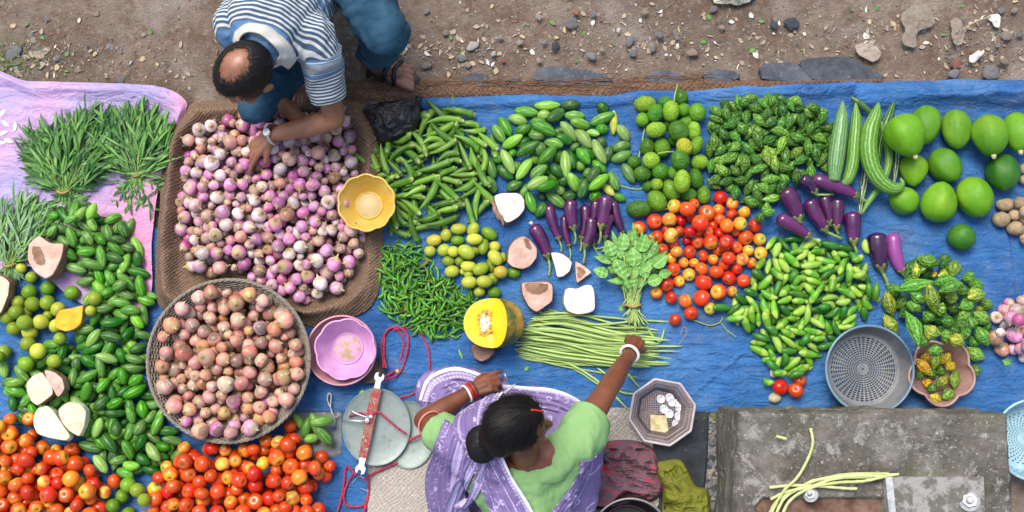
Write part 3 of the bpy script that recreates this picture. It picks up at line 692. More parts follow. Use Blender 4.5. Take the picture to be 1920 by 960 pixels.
def block():
    P = np.array([U(1386, 772, BH)[:2], U(1892, 774, BH)[:2], U(1912, 1200, BH)[:2], U(1372, 1200, BH)[:2]])
    xs = np.linspace(0, 1, 150); ys = np.linspace(0, 1, 120)
    def pt(u, v): return (P[0]*(1-u)+P[1]*u)*(1-v)+(P[3]*(1-u)+P[2]*u)*v
    V = []; F = []
    for u in xs:
        for v in ys:
            q = pt(u, v); e = min(u, 1-u)*1.2; e2 = min(e, v*1.0); rnd = .02*max(0, 1-e2/.02)**2
            # recess where the metal fitting sat
            V.append((q[0]+.006*float(fbm(u*9, v*9, 1.3, 3))*(e2 < .005), q[1]+.010*float(fbm(u*14, v*9, 4.3, 3))*(v < .005), BH-rnd+.004*float(fbm(u*16, v*16, .2, 5))+.006*float(vnoise(u*5, v*5))-(.03 if (v > .38 and .09+.02*sin(v*40) < u < .535) else 0)))
    nx, ny = len(xs), len(ys); I = np.arange(nx*ny).reshape(nx, ny)
    F = np.stack([I[:-1, :-1].ravel(), I[:-1, 1:].ravel(), I[1:, 1:].ravel(), I[1:, :-1].ravel()], 1).tolist()
    loop = list(I[:, 0])+list(I[-1, 1:])+list(I[::-1, -1][1:])+list(I[0, ::-1][1:-1]); prev = loop
    c = P.mean(0)
    for k, z in enumerate(np.linspace(BH-.03, -.02, 12)):
        cur = []
        for i in loop:
            x, y = V[i][0], V[i][1]; j = .010*float(fbm(x*9+y*5, z*14, 3.3, 4)); d = np.array((x, y))-c; d /= np.linalg.norm(d); V.append((x+d[0]*j, y+d[1]*j, z)); cur.append(len(V)-1)
        L = len(loop)
        for a in range(L): F.append((prev[a], prev[(a+1) % L], cur[(a+1) % L], cur[a]))
        prev = cur
    return V, F
tag(link("concrete_block", mesh("concrete_block", *block(), m_conc)), "big weathered mossy concrete block with a recess and two bolts", "concrete block")
ST.add([])
# low kerb under its far corner
n = NT("galvanised"); m_galv = n.done(n.mix(n.ramp(n.noise(25, 5, .7), [(.4, 0.0), (.6, 1.0)]), (.32, .34, .33), (.55, .57, .56)), .5, .5, Metallic=.35)
def boxm(x0, x1, y0, y1, z0, z1, b=.004):
    return prism([(x0, y0), (x1, y0), (x1, y1), (x0, y1)], z0, z1, b)
e = empty("steel_bracket", U(1790, 920, BH)); tag(e, "grey steel bracket with white crust fixed on the concrete block", "bracket")
V, F = prism([U(1662, 893, BH)[:2], U(1842, 893, BH)[:2], U(1850, 1100, BH)[:2], U(1690, 1100, BH)[:2]], BH-.01, BH+.012, .003, .003)
n = NT("crusted_steel"); m_crust = n.done(n.mix(n.ramp(n.noise(16, 7, .75), [(.46, 0.0), (.56, 1.0)]), (.12, .115, .10), (.28, .275, .26)), .85, .2); 
o = link("plate", mesh("plate", [Vector(v)-e.location for v in V], F, m_crust, smooth=False), e)
V, F = prism([U(1655, 893, BH)[:2], U(1668, 893, BH)[:2], U(1690, 1100, BH)[:2], U(1676, 1100, BH)[:2]], BH-.02, BH+.03, .002)
o = link("flange", mesh("flange", [Vector(v)-e.location for v in V], F, m_galv, smooth=False), e)
def bolt(px_, py_, r, label, tilt):
    p = U(px_, py_, BH+.02); e = empty("bolt", p); e.rotation_euler = (tilt, tilt*.6, .3); tag(e, label, "bolt", "bolts in the concrete block")
    hexp = [(r*1.5*cos(a), r*1.5*sin(a)) for a in np.arange(6)*pi/3]; link("nut", mesh("nut", *prism(hexp, 0, r*1.1, .002), m_galv, smooth=False), e)
    V, F = revolve([(0, -.02)]+[(r*.75*(1+.06*(i % 2)), -.01+i*.0025) for i in range(18)]+[(r*.6, .036), (0, .037)], 14); link("threaded_rod", mesh("threaded_rod", V, F, m_galv), e)
    V, F = revolve([(r*.8, -.003), (r*2.1, -.003), (r*2.1, .001), (r*.8, .001)], 24); link("washer", mesh("washer", V, F, m_galv), e)
bolt(1520, 928, .013, "small bolt standing in the recess beside the resting beans", -.5); bolt(1818, 940, .018, "large bolt with nut standing on the crusted steel plate", -.4)
n = NT("red_earth"); m_red = n.done(n.mix(n.ramp(n.noise(12, 6, .7), [(.4, 0.0), (.6, 1.0)]), (.09, .05, .035), (.20, .13, .10)), .95, .1)
V, F = prism([U(1400, 897, BH-.03)[:2], U(1652, 899, BH-.03)[:2], U(1672, 1100, BH-.03)[:2], U(1395, 1100, BH-.03)[:2]], BH-.05, BH-.024, .004, .004)
tag(link("rusty_plate", mesh("rusty_plate", V, F, m_red, smooth=False)), "brown rusty plate lying in the recess of the concrete block", "plate")
# ================================================================ PRODUCE
def seg(rows, ox, oy, s, r, default="mid"):
    """(x1, y1, x2, y2[, variant[, radius px]]) measured in an enlarged crop -> fixed() rows"""
    out = []
    for q in rows:
        x1, y1, x2, y2 = [ox+q[0]/s, oy+q[1]/s, ox+q[2]/s, oy+q[3]/s]; v = q[4] if len(q) > 4 else default; rp = q[5] if len(q) > 5 else r
        out.append(((x1+x2)/2, (y1+y2)/2, math.hypot(x2-x1, y2-y1)*1.04, rp, math.atan2(y1-y2, x2-x1), v))
    return out
# materials
GD, GM, GL = (.018, .085, .012), (.055, .19, .022), (.16, .36, .06)
pg_m = {"dark": m_stripes("gourd_dark", (.024, .105, .013), (.085, .24, .045), 8, tip=(.03, .10, .01), L=.1), "mid": m_stripes("gourd_mid", (.06, .21, .020), (.17, .38, .065), 8, L=.1), "pale": m_stripes("gourd_pale", (.15, .35, .04), (.30, .50, .11), 8, amount=.6, L=.1),
        "yellow": m_stripes("gourd_yellow", (.30, .36, .05), (.50, .52, .14), 8, L=.1)}
def pgshape(s): return spindle(.10, .022, 20, 16, .62, 6, .03, (.0, .1, -.05, .12)[s % 4], (.02, -.03, .05, .01)[s % 4]*.1, s, .06)
PG = {k: veg("pointed_gourd", pgshape, m, (.10, .022), 4) for k, m in pg_m.items()}
pgw = {"dark": "dark striped pointed gourd", "mid": "mid-green pointed gourd", "pale": "pale green pointed gourd", "yellow": "yellowed pointed gourd"}
# --- striped pointed gourds, centre
A = seg([(410, 180, 515, 175, "pale"), (358, 225, 475, 225, "mid"), (550, 270, 580, 320, "dark"), (255, 400, 370, 350, "dark"), (215, 430, 250, 475, "mid"), (665, 385, 700, 430, "mid"), (730, 400, 820, 495, "dark"), (840, 345, 905, 400, "dark"), (250, 510, 280, 590, "mid"), (370, 450, 410, 530, "pale"), (460, 600, 510, 560, "mid"), (760, 560, 800, 630, "mid"), (545, 730, 610, 700, "pale"), (500, 600, 560, 650, "mid"),
 (440, 480, 470, 590, "mid"), (700, 620, 740, 700, "dark"), (420, 640, 500, 690, "mid"), (560, 660, 640, 640, "dark"), (330, 300, 440, 310, "mid"), (350, 400, 420, 460, "dark"),
 (247, 140, 420, 165, "mid"), (390, 110, 580, 105, "pale"), (585, 110, 725, 95, "dark"), (605, 180, 755, 185, "mid"), (205, 190, 340, 230, "pale"), (95, 245, 175, 375, "mid"), (140, 190, 225, 330, "mid"), (250, 300, 370, 260, "mid"), (352, 320, 470, 330, "mid"), (850, 85, 915, 155, "dark"), (965, 140, 960, 320, "yellow", 8), (830, 275, 925, 280, "mid"), (765, 290, 862, 320, "pale", 7), (990, 245, 1070, 365, "pale"), (535, 325, 665, 375, "dark"), (455, 360, 600, 400, "mid"),
 (440, 370, 430, 470, "mid"), (540, 520, 585, 425, "mid"), (900, 515, 940, 395, "dark"), (100, 450, 155, 520, "mid"), (45, 475, 105, 630, "mid"), (50, 615, 110, 740, "mid"), (125, 540, 240, 640, "dark"), (190, 715, 305, 655, "dark"), (290, 780, 345, 670, "mid", 7), (690, 560, 755, 530, "pale"), (810, 505, 905, 590, "mid"), (950, 420, 1085, 385, "mid"), (945, 505, 1090, 445, "mid"), (960, 750, 1050, 790, "mid", 8), (930, 580, 990, 720, "mid"), (1030, 525, 1110, 665, "mid"), (590, 770, 695, 745, "dark"), (340, 730, 390, 880, "mid"), (425, 735, 465, 790, "dark", 7), (410, 915, 470, 800, "dark"), (790, 790, 865, 725, "mid"), (880, 670, 965, 760, "yellow", 8),
 (510, 525, 590, 625, "dark"), (360, 630, 480, 540, "mid"), (630, 415, 680, 570, "dark"), (775, 660, 860, 545, "dark"), (700, 415, 790, 530, "mid"), (155, 420, 245, 600, "pale"), (265, 640, 375, 485, "pale"), (480, 230, 612, 130, "dark", 12), (645, 220, 800, 255, "pale"), (375, 230, 545, 315, "mid", 12), (155, 410, 312, 325, "pale"), (258, 465, 430, 370, "dark"), (580, 225, 700, 365, "pale"), (690, 265, 800, 420, "pale", 12), (790, 240, 970, 165, "mid"), (815, 350, 900, 530, "pale"), (425, 525, 550, 400, "mid", 11), (610, 430, 620, 630, "pale", 11), (640, 590, 700, 725, "pale"), (720, 780, 760, 635, "dark"), (340, 700, 490, 625, "pale"), (410, 715, 575, 650, "mid"), (785, 715, 925, 605, "pale"), (480, 735, 615, 840, "mid", 11)], 900, 170, 3.84, 10.6)
it = fixed(A, soft=.80)
spawn(it, "pointed_gourd", "gourd", "striped pointed gourds heaped in the middle of the tarp", "in the central striped heap", PG, pgw, {"the okra": (915, 270), "the white yam block": (950, 395), "the purple eggplants": (1090, 395), "the spiny gourds": (1190, 300), "the tarp's far edge": (1030, 180)})
# --- teasel gourds
n = NT("teasel"); 
def m_teasel(name, a, b):
    n = NT(name); v = n.vor(170, vec=n.raw()); f = n.ramp(v, [(.1, 1.0), (.5, 0.0)]); c = n.mix(f, a, b); c = n.mix(n.ramp(n.noise(16, 2), [(.4, 0.0), (.7, .6)]), c, b)
    c = n.hsv(c, rng_map(n, n.rnd(), .49, .51), 1, rng_map(n, n.rnd(), .8, 1.2)); n.bump(f, .9, .004); return n.done(c, .5, .4)
tg_m = {"dark": m_teasel("teasel_dark", (.03, .13, .006), (.10, .28, .012)), "pale": m_teasel("teasel_pale", (.14, .30, .012), (.34, .50, .04)), "mid": m_teasel("teasel_mid", (.07, .21, .008), (.20, .39, .02)), "yellow": m_teasel("teasel_yellow", (.36, .42, .02), (.58, .58, .05))}
def tgs(s):
    V, F = spindle(.075, .029, 30, 22, .5, 0, 0, .12, 0, s, .05, .06); return V, F
TG = {k: veg("spiny_gourd", tgs, m, (.075, .029), 3) for k, m in tg_m.items()}
q = [(335, 290, 35, 35, 0, "dark"), (370, 400, 40, 38, 0, "dark"), (455, 280, 55, 38, 20, "mid"), (310, 150, 45, 38, 0, "dark"), (300, 660, 30, 30, 0, "mid"), (177, 160, 70, 52, 0, "pale"), (163, 265, 45, 46, 0, "mid"), (415, 115, 52, 42, 90, "dark"), (435, 200, 42, 42, 0, "mid"), (525, 215, 58, 52, 90, "mid"), (500, 340, 60, 45, 90, "pale"), (190, 445, 58, 48, 80, "dark"), (290, 450, 62, 52, 100, "mid"), (515, 435, 62, 40, 60, "mid"), (105, 545, 42, 40, 0, "dark"), (160, 625, 58, 50, 0, "dark"), (280, 610, 55, 52, 0, "dark"), (365, 615, 40, 34, 90, "mid"), (540, 548, 55, 48, 0, "pale"), (195, 707, 34, 34, 0, "dark"), (470, 765, 50, 42, 0, "dark"), (567, 765, 58, 42, 90, "mid"), (512, 655, 65, 48, 110, "dark"), (135, 860, 78, 54, 0, "dark"), (255, 803, 70, 58, 125, "mid"),
     (245, 222, 60, 50, 70, "dark"), (348, 208, 68, 54, 85, "pale"), (250, 332, 65, 50, 10, "pale"), (398, 340, 68, 62, 130, "dark"), (437, 445, 56, 50, 110, "yellow"), (217, 535, 55, 52, 0, "pale"), (410, 535, 64, 56, 120, "dark"), (350, 735, 72, 54, 120, "mid"), (255, 695, 40, 38, 0, "pale"), (423, 675, 72, 52, 90, "pale")]
rows = [(1160+x/3.555, 150+y/3.555, 2.2*a/3.555, 1.06*b/3.555, R(an), v) for x, y, a, b, an, v in q]
TS = fixed(rows, soft=.84)
n = NT("green_stem"); m_stem = n.done(n.mix(n.noise(40), (.16, .30, .05), (.32, .45, .14)), .5)
sp_ = spawn(TS, "spiny_gourd", "gourd", "round spiny gourds near the tarp's far edge", "in the round heap", TG, {"dark": "dark green spiny gourd", "mid": "mid-green spiny gourd", "pale": "pale lime spiny gourd", "yellow": "yellow spiny gourd"}, {"the tarp's far edge": (1250, 170), "the striped gourds": (1170, 310), "the dark bitter gourds": (1330, 280), "the red tomatoes": (1290, 380)}, minseen=1)
for pts, lab in [([(1264, 192, .09), (1266, 175, .09), (1271, 158, .07)], "curved green stalk sticking up from the topmost dark gourd"), ([(1209, 240, .02), (1202, 275, .03), (1194, 312, .03)], "long thin stalk lying across the tarp beside spiny gourds"), ([(1233, 288, .09), (1250, 285, .10), (1264, 285, .09)], "short pale stalk lying on the middle of the spiny gourds"), ([(1162, 348, .012), (1185, 354, .012), (1204, 353, .012), (1210, 330, .03)], "thin hooked vine lying between pointed and spiny gourds"), ([(1219, 395, .02), (1236, 395, .03), (1252, 391, .04)], "straight stalk between the lowest spiny gourd and tomatoes")]:
    V, F = sweep(cr([U(*p) for p in pts], 12), .0032, 6); tag(link("gourd_stalk", mesh("gourd_stalk", V, F, m_stem)), lab, "stalk")
# --- okra
n = NT("okra"); x, y, z = n.sep(n.raw()); c = n.mix(n.noise(22), (.045, .15, .012), (.13, .30, .03)); c = n.mix(n.ramp(n.math('DIVIDE', x, .075), [(.80, 0.0), (.9, 1.0)]), c, (.42, .50, .16)); c = n.hsv(c, .5, 1, rng_map(n, n.rnd(), .65, 1.25)); n.bump(n.noise(200), .2, .002); m_okra = n.done(c, .45)
n = NT("okra_light"); x, y, z = n.sep(n.raw()); c = n.mix(n.noise(22), (.10, .25, .02), (.22, .42, .05)); c = n.mix(n.ramp(n.math('DIVIDE', x, .075), [(.80, 0.0), (.9, 1.0)]), c, (.50, .56, .2)); c = n.hsv(c, .5, 1, rng_map(n, n.rnd(), .7, 1.2)); m_okra2 = n.done(c, .45)
def okra(s):
    L, r = .15, .0115; prof = [(.0004, -L/2)]; 
    for i in range(1, 15): t = i/15; prof.append((r*min(1, t*1.7)**.75*(1-.12*t), -L/2+t*L*.86))
    prof += [(r*1.12, L*.37), (r*1.1, L*.40), (r*.62, L*.425), (r*.5, L*.49), (r*.05, L*.5)]
    return along_x(prof, 15, lambda a, i: 1+.10*np.cos(5*a), (.0, .008, -.012, .020)[s], L)
OK = {"dark": veg("okra", okra, m_okra, (.15, .0115), 4), "light": veg("okra", okra, m_okra2, (.15, .0115), 4)}
def okang(x, y): return R(random.choice((-55, -75, -20, -40, 20, 50, -90, 5))+random.gauss(0, 14))
it = heap([(668, 296), (700, 262), (762, 225), (800, 204), (862, 206), (882, 232), (928, 262), (934, 330), (912, 405), (880, 405), (828, 430), (742, 436), (722, 410), (716, 340)], 420, lambda: (K*random.uniform(44, 78), K*random.uniform(5.4, 7.4)), .045, .12, okang, tap=.6, soft=.9, cand=9)
spawn(it, "okra", "okra", "okra pods heaped beside the black bag", "pod in the heap", OK, {"dark": "dark green okra", "light": "light green okra"}, {"the black plastic bag": (740, 240), "the yellow bowl": (735, 380), "the striped pointed gourds": (935, 290), "the yellow limes": (850, 430), "the tarp's far edge": (830, 195)}, pick=lambda it: random.choice(("dark", "dark", "light")), minseen=6)
# --- chillies
m_ch = m_plain("chilli_green", (.04, .17, .014), (.12, .33, .035), 20, .25, vr=(.6, 1.3)); m_chr = m_plain("chilli_red", (.40, .02, .01), (.55, .07, .02), 20, .25)
n = NT("chilli_stalk"); m_cst = n.done((.14, .26, .05), .5)
def chili(s):
    L, r = .07, .0052; P = [(-L*.5, 0, 0), (-L*.2, (.004, -.006, .009)[s], .002), (L*.15, (.006, -.008, .012)[s], 0), (L*.38, 0, 0)]; V, F = sweep(cr(P, 10), [r*.1, r*.5, r*.75, r*.9, r, r, r, r, r*.9, r*.5], 7)
    V2, F2 = sweep([(L*.36, 0, 0), (L*.43, .001, .001), (L*.52, .004, .003)], [r*.75, r*.28, r*.22], 5); b = len(V); return V+V2, F+[tuple(i+b for i in f) for f in F2], [0]*len(F)+[1]*len(F2)
CH = {"green": veg("chilli", chili, [m_ch, m_cst], (.07, .0052), 3), "red": veg("chilli", chili, [m_chr, m_cst], (.07, .0052), 3)}
it = heap([(712, 465), (745, 450), (790, 462), (815, 500), (860, 535), (892, 552), (882, 600), (858, 628), (815, 640), (770, 618), (722, 592), (706, 530)], 800, lambda: (K*random.uniform(22, 34), K*random.uniform(2.2, 2.9)), .032, .10, None, tap=.35, soft=1.0, cand=6)
for q in it: q.v0 = "red" if random.random() < .012 else "green"
spawn(it, "chilli", "chilli", "green chillies heaped on the tarp", "in the chilli heap", CH, {"green": "thin green chilli", "red": "thin red chilli"}, {"the yellow limes": (850, 490), "the cut pumpkin": (880, 600), "the burlap sack": (710, 520), "the okra": (770, 445), "the red rope loop": (760, 620)}, pick=lambda q: q.v0, minseen=3)
# --- limes by the chillies
lm_m = {"yellow": m_plain("lime_yellow", (.48, .50, .055), (.36, .43, .045), 10, .32, bump=.25, bs=260), "green": m_plain("lime_green", (.11, .24, .01), (.17, .32, .02), 10, .32, bump=.25, bs=260), "orange": m_plain("lime_orange", (.55, .40, .05), (.36, .40, .05), 10, .32, bump=.25, bs=260), "olive": m_plain("lime_olive", (.25, .33, .03), (.17, .27, .02), 10, .32, bump=.25, bs=260)}
def lime(s):
    V, F = spindle(.062, .0265, 18, 14, .5, 0, 0, .04, 0, s, .03); return V, F
LM = {k: veg("lime", lime, m, (.062, .0265), 3) for k, m in lm_m.items()}
q = [(385, 250, 30, 48, 90, "olive"), (510, 435, 38, 40, 50, "olive"), (320, 388, 28, 25, 0, "yellow"), (350, 410, 30, 30, 0, "olive"), (580, 295, 35, 25, 90, "olive"), (285, 105, 52, 38, 0, "yellow"), (200, 145, 40, 38, 80, "yellow"), (120, 180, 50, 40, 10, "orange"), (93, 252, 38, 37, 0, "yellow"), (187, 245, 43, 42, 30, "yellow"), (250, 255, 38, 37, 0, "yellow"), (278, 182, 45, 34, 0, "green"), (382, 108, 48, 40, 60, "yellow"), (487, 135, 55, 40, -30, "green"), (450, 222, 55, 36, 80, "olive"), (525, 222, 38, 37, 0, "yellow"), (217, 318, 42, 36, 0, "olive"), (295, 320, 35, 33, 0, "olive"), (240, 388, 48, 42, 10, "yellow"), (500, 345, 48, 32, 100, "olive"), (652, 397, 42, 38, 0, "green"), (355, 460, 50, 42, 5, "yellow"), (423, 522, 38, 37, 0, "yellow"), (523, 530, 42, 41, 0, "green"), (565, 392, 46, 44, 0, "orange"), (390, 172, 52, 38, 0, "yellow"), (335, 258, 58, 46, -30, "yellow"), (350, 353, 50, 38, 0, "yellow"), (432, 370, 56, 42, 25, "olive"), (528, 295, 56, 44, -50, "yellow"), (457, 455, 52, 42, 0, "yellow")]
it = fixed([(780+x/3.555, 400+y/3.555, 2.15*a/3.555, b/3.555, R(an), v) for x, y, a, b, an, v in q], soft=.86)
lw = {"yellow": "yellow-green lime", "green": "deep green lime", "orange": "orange-tinged lime", "olive": "olive green lime"}
spawn(it, "lime", "lime", "yellow-green limes beside the chillies", "in the lime group", LM, lw, {"the okra": (850, 415), "the green chillies": (800, 500), "the cut pumpkin": (920, 560), "the pink yam chunk": (975, 470)}, minseen=1)
# --- tomatoes
m_cal = NT("calyx").done((.05, .11, .02), .6)
tm_m = {"red": m_plain("tomato_red", (.56, .032, .004), (.66, .075, .008), 9, .18, vr=(.75, 1.15), bump=.06, coat=.4, shoulder=((.60, .10, .02), .03, .9, 1.5)),
        "deep": m_plain("tomato_deep", (.46, .018, .004), (.56, .038, .006), 9, .18, vr=(.8, 1.1), bump=.06, coat=.4),
        "orange": m_plain("tomato_orange", (.72, .17, .012), (.68, .07, .012), 9, .2, bump=.06, coat=.4, shoulder=((.70, .34, .03), .03, .6, 1.4)),
        "yellow": m_plain("tomato_yellow", (.72, .36, .02), (.74, .24, .02), 9, .2, bump=.06, coat=.4, shoulder=((.50, .46, .06), .03, .7, 1.5)),
        "mixed": m_plain("tomato_mixed", (.66, .09, .02), (.62, .42, .07), 22, .2, bump=.06, coat=.4, lo=.42, hi=.56)}
TM = {k: veg("tomato", lambda s: tomato_shape(.032, s), [m, m_cal], (.064, .032), 3) for k, m in tm_m.items()}
tw = {"red": "red tomato", "deep": "deep red tomato", "orange": "orange tomato", "yellow": "yellow-orange tomato", "mixed": "tomato blotched red and yellow"}
q = [(330, 375, 36, "deep"), (410, 355, 30, "deep"), (565, 265, 32, "red"), (430, 215, 32, "deep"), (535, 305, 36, "red"), (605, 310, 36, "red"), (700, 295, 38, "red"), (597, 415, 36, "red"), (452, 490, 32, "orange"), (565, 470, 34, "orange"), (708, 525, 36, "deep"), (632, 500, 36, "red"), (370, 238, 36, "deep"), (183, 418, 36, "red"), (450, 135, 34, "red"), (250, 475, 34, "orange"), (640, 400, 30, "deep"), (480, 300, 30, "deep"), (290, 290, 34, "red"), (360, 300, 34, "red"),
 (122, 280, 43, "orange"), (165, 352, 38, "red"), (610, 98, 44, "red"), (680, 133, 40, "orange"), (753, 185, 39, "yellow"), (333, 149, 44, "yellow"), (215, 240, 48, "red"), (233, 335, 43, "red"), (600, 172, 38, "orange"), (678, 198, 36, "red"), (605, 228, 34, "red"), (728, 253, 42, "yellow"), (817, 265, 42, "red"), (845, 348, 40, "yellow"), (262, 410, 40, "red"), (424, 303, 38, "red"), (475, 365, 40, "red"), (706, 397, 38, "red"), (776, 415, 35, "yellow"), (852, 432, 42, "yellow"), (313, 463, 34, "yellow"), (390, 487, 34, "orange"), (328, 530, 44, "red"), (422, 560, 40, "yellow"), (795, 490, 35, "orange"), (362, 600, 35, "orange"), (287, 617, 46, "red"), (227, 670, 38, "orange"), (315, 698, 38, "red"), (400, 718, 43, "orange"), (748, 597, 42, "red"), (680, 660, 34, "orange"), (548, 763, 38, "yellow"), (433, 792, 42, "deep"), (338, 830, 37, "deep"), (497, 700, 52, "red"), (597, 663, 49, "orange"),
 (507, 447, 38, "red"), (497, 525, 40, "red"), (660, 580, 44, "red"), (740, 468, 40, "mixed"), (658, 460, 42, "red"), (347, 423, 38, "yellow"), (426, 423, 41, "red"), (413, 165, 50, "red"), (305, 230, 46, "yellow"), (314, 325, 47, "mixed"), (530, 190, 52, "red"), (490, 250, 52, "red"), (650, 267, 44, "orange"), (763, 338, 48, "red"), (552, 363, 48, "orange"), (648, 363, 44, "red"), (585, 542, 47, "red"), (510, 605, 52, "red")]
it = fixed([(1160+x/3.2, 340+y/3.2, 0, r/3.2, 0, v) for x, y, r, v in q], soft=.86)
spawn(it, "tomato", "tomato", "tomatoes heaped on the tarp between gourds and spinach", "in the central heap", TM, tw, {"the round spiny gourds": (1270, 370), "the leafy spinach bunch": (1210, 490), "the dark bitter gourds": (1400, 370), "the small cucumbers": (1430, 520), "the bare blue tarp below": (1310, 610)}, minseen=1)
it = fixed([(1463, 726, 0, 15, 0, "deep"), (1500, 713, 0, 12, 0, "red"), (1492, 732, 0, 14, 0, "deep")])
for i, (o, lab) in enumerate(zip(it, ("red tomato closest to the pale round potato, apart from the heap", "smaller red tomato touching the cucumbers, behind two others", "red tomato between the other two stray ones and the blue colander"))):
    ob = bpy.data.objects.new("tomato", TM[o.row[5]][i][0]); COL.objects.link(ob); ob.location = (o.x, o.y, o.z); s = o.r/.032; ob.scale = (s, s, s); ob.rotation_euler = (0, -1.2, i); tag(ob, lab, "tomato", "stray tomatoes beside the concrete block")
# --- small cucumbers (ivy gourds)
ig_m = {"dark": m_plain("cuke_dark", (.022, .115, .014), (.055, .19, .022), 16, .28, vr=(.75, 1.25)), "mid": m_plain("cuke_mid", (.075, .25, .016), (.15, .38, .03), 16, .28, vr=(.8, 1.2), shoulder=((.28, .45, .07), .02, .7, 1.4)), "pale": m_plain("cuke_pale", (.22, .42, .045), (.36, .54, .10), 16, .28, vr=(.85, 1.15))}
def igs(s): return spindle(.085, .0165, 16, 12, .55, 0, 0, (.1, -.1, 0)[s], (.0, .006, -.008)[s], s, .05)
IG = {k: veg("small_cucumber", igs, m, (.085, .0165), 3) for k, m in ig_m.items()}
it = heap([(1442, 452), (1480, 445), (1530, 455), (1582, 462), (1610, 478), (1626, 505), (1636, 548), (1618, 600), (1585, 625), (1560, 640), (1530, 668), (1500, 700), (1440, 690), (1420, 650), (1392, 625), (1370, 600), (1362, 574), (1398, 545), (1408, 500)], 620, lambda: (K*random.uniform(26, 42), K*random.uniform(5.5, 7.8)), .042, .16, None, soft=.92, cand=8)
it += fixed([(1352, 577, 40, 7.5, 0, "dark"), (1378, 597, 34, 7, .1, "mid"), (1630, 545, 30, 7, 1.7, "dark"), (1642, 552, 34, 8, -1.2, "mid"), (1612, 515, 28, 7, .4, "pale"), (1624, 463, 30, 8, -1.3, "pale"), (1608, 485, 24, 7, .4, "mid"), (1643, 546, 34, 7, 1.45, "dark"), (1505, 693, 34, 7, .6, "mid"), (1462, 700, 30, 7, 0, "mid"), (1440, 716, 22, 7, -.4, "mid"), (1493, 702, 30, 7, .3, "dark")])
for q in it: q.v0 = q.row[5] if hasattr(q, "row") else random.choice(("dark", "mid", "mid", "pale"))
spawn(it, "small_cucumber", "cucumber", "small green cucumbers heaped above the blue colander", "in the heap", IG, {"dark": "small dark green cucumber", "mid": "small bright green cucumber", "pale": "small pale green cucumber"}, {"the tomatoes": (1410, 500), "the purple eggplants": (1530, 440), "the dark glossy eggplant": (1650, 480), "the blue colander": (1610, 630), "the stray tomatoes": (1480, 700), "the bare tarp": (1345, 600)}, pick=lambda q: q.v0, minseen=6)
# --- bitter gourds
def m_bitter(name, a, b, tip=None):
    n = NT(name); v = n.vor(130, vec=n.mapv(n.raw(), (.6, 1, 1))); f = n.ramp(v, [(.12, 1.0), (.55, 0.0)]); rg = n.math('MULTIPLY_ADD', n.math('COSINE', n.math('MULTIPLY', n.math('ARCTAN2', n.sep(n.raw())[1], n.sep(n.raw())[2]), 8.0)), .5, .5); c = n.mix(n.math('MAXIMUM', n.math('MULTIPLY', f, .6), n.math('MULTIPLY', rg, .55)), a, tuple(q*1.25 for q in b)); c = n.mix(n.ramp(n.noise(20, 3), [(.5, 0.0), (.7, .5)]), c, b)
    if tip: c = n.mix(n.ramp(n.noise(26, 2), [(.48, 0.0), (.62, 1.0)]), c, tip)
    c = n.hsv(c, rng_map(n, n.rnd(), .485, .515), 1, rng_map(n, n.math('FRACT', n.math('MULTIPLY', n.rnd(), 9.1)), .7, 1.3)); n.bump(f, 1.0, .006); return n.done(c, .38, .5)
bg_m = {"dark": m_bitter("bitter_dark", (.022, .095, .010), (.085, .23, .025)), "mid": m_bitter("bitter_mid", (.05, .17, .015), (.15, .33, .04)), "pale": m_bitter("bitter_pale", (.10, .24, .02), (.25, .42, .06)), "yellow": m_bitter("bitter_yellow", (.12, .23, .02), (.26, .38, .04), (.40, .40, .03)), "gold": m_bitter("bitter_gold", (.42, .36, .02), (.60, .50, .04), (.70, .36, .02))}
def bgs(s):
    L, r = .10, .021; prof = []
    n_ = 26
    for i in range(n_+1):
        t = -1+2*i/n_; rr = r*max(0, 1-abs(t)**1.6)**(.95); rr = max(rr, .0016 if t < 0 else .0004); prof.append((rr, t*L/2))
    def fr(a, i):
        return 1+.10*np.cos(8*a)*(.6+.4*np.cos(i*1.9)) + .08*(np.array([_h(int(i), j, s+3) for j in range(len(a))]).astype(float)-.4)
    return along_x(prof, 24, fr, (0, .006, -.009)[s], L)
BG = {k: veg("bitter_gourd", bgs, m, (.10, .021), 3) for k, m in bg_m.items()}
bw = {"dark": "dark green bitter gourd", "mid": "mid-green bitter gourd", "pale": "pale green bitter gourd", "yellow": "yellowing bitter gourd", "gold": "golden yellow bitter gourd"}
it = heap([(1328, 222), (1345, 200), (1372, 188), (1440, 182), (1502, 190), (1548, 215), (1560, 250), (1552, 310), (1515, 330), (1470, 345), (1455, 385), (1430, 400), (1400, 378), (1335, 345), (1322, 290)], 380, lambda: (K*random.uniform(29, 41), K*random.uniform(8, 10.2)), .028, .12, None, soft=.74, cand=8)
it += fixed([(1528, 203, 26, 9, 0), (1543, 222, 24, 9, 1), (1441, 398, 26, 9, .3), (1425, 408, 24, 9, 1), (1448, 188, 22, 8, 1.2), (1395, 192, 24, 9, -.5)])
spawn(it, "bitter_gourd", "bitter gourd", "short dark spiny bitter gourds heaped near the far edge", "in the short-gourd heap", BG, {k: "short "+v for k, v in bw.items()}, {"the round spiny gourds": (1325, 270), "the tarp's edge": (1440, 180), "the snake gourds": (1560, 270), "the purple eggplants": (1480, 350), "the tomatoes": (1380, 380)}, pick=lambda q: random.choice(("dark", "dark", "mid", "mid", "mid", "pale")), minseen=5)
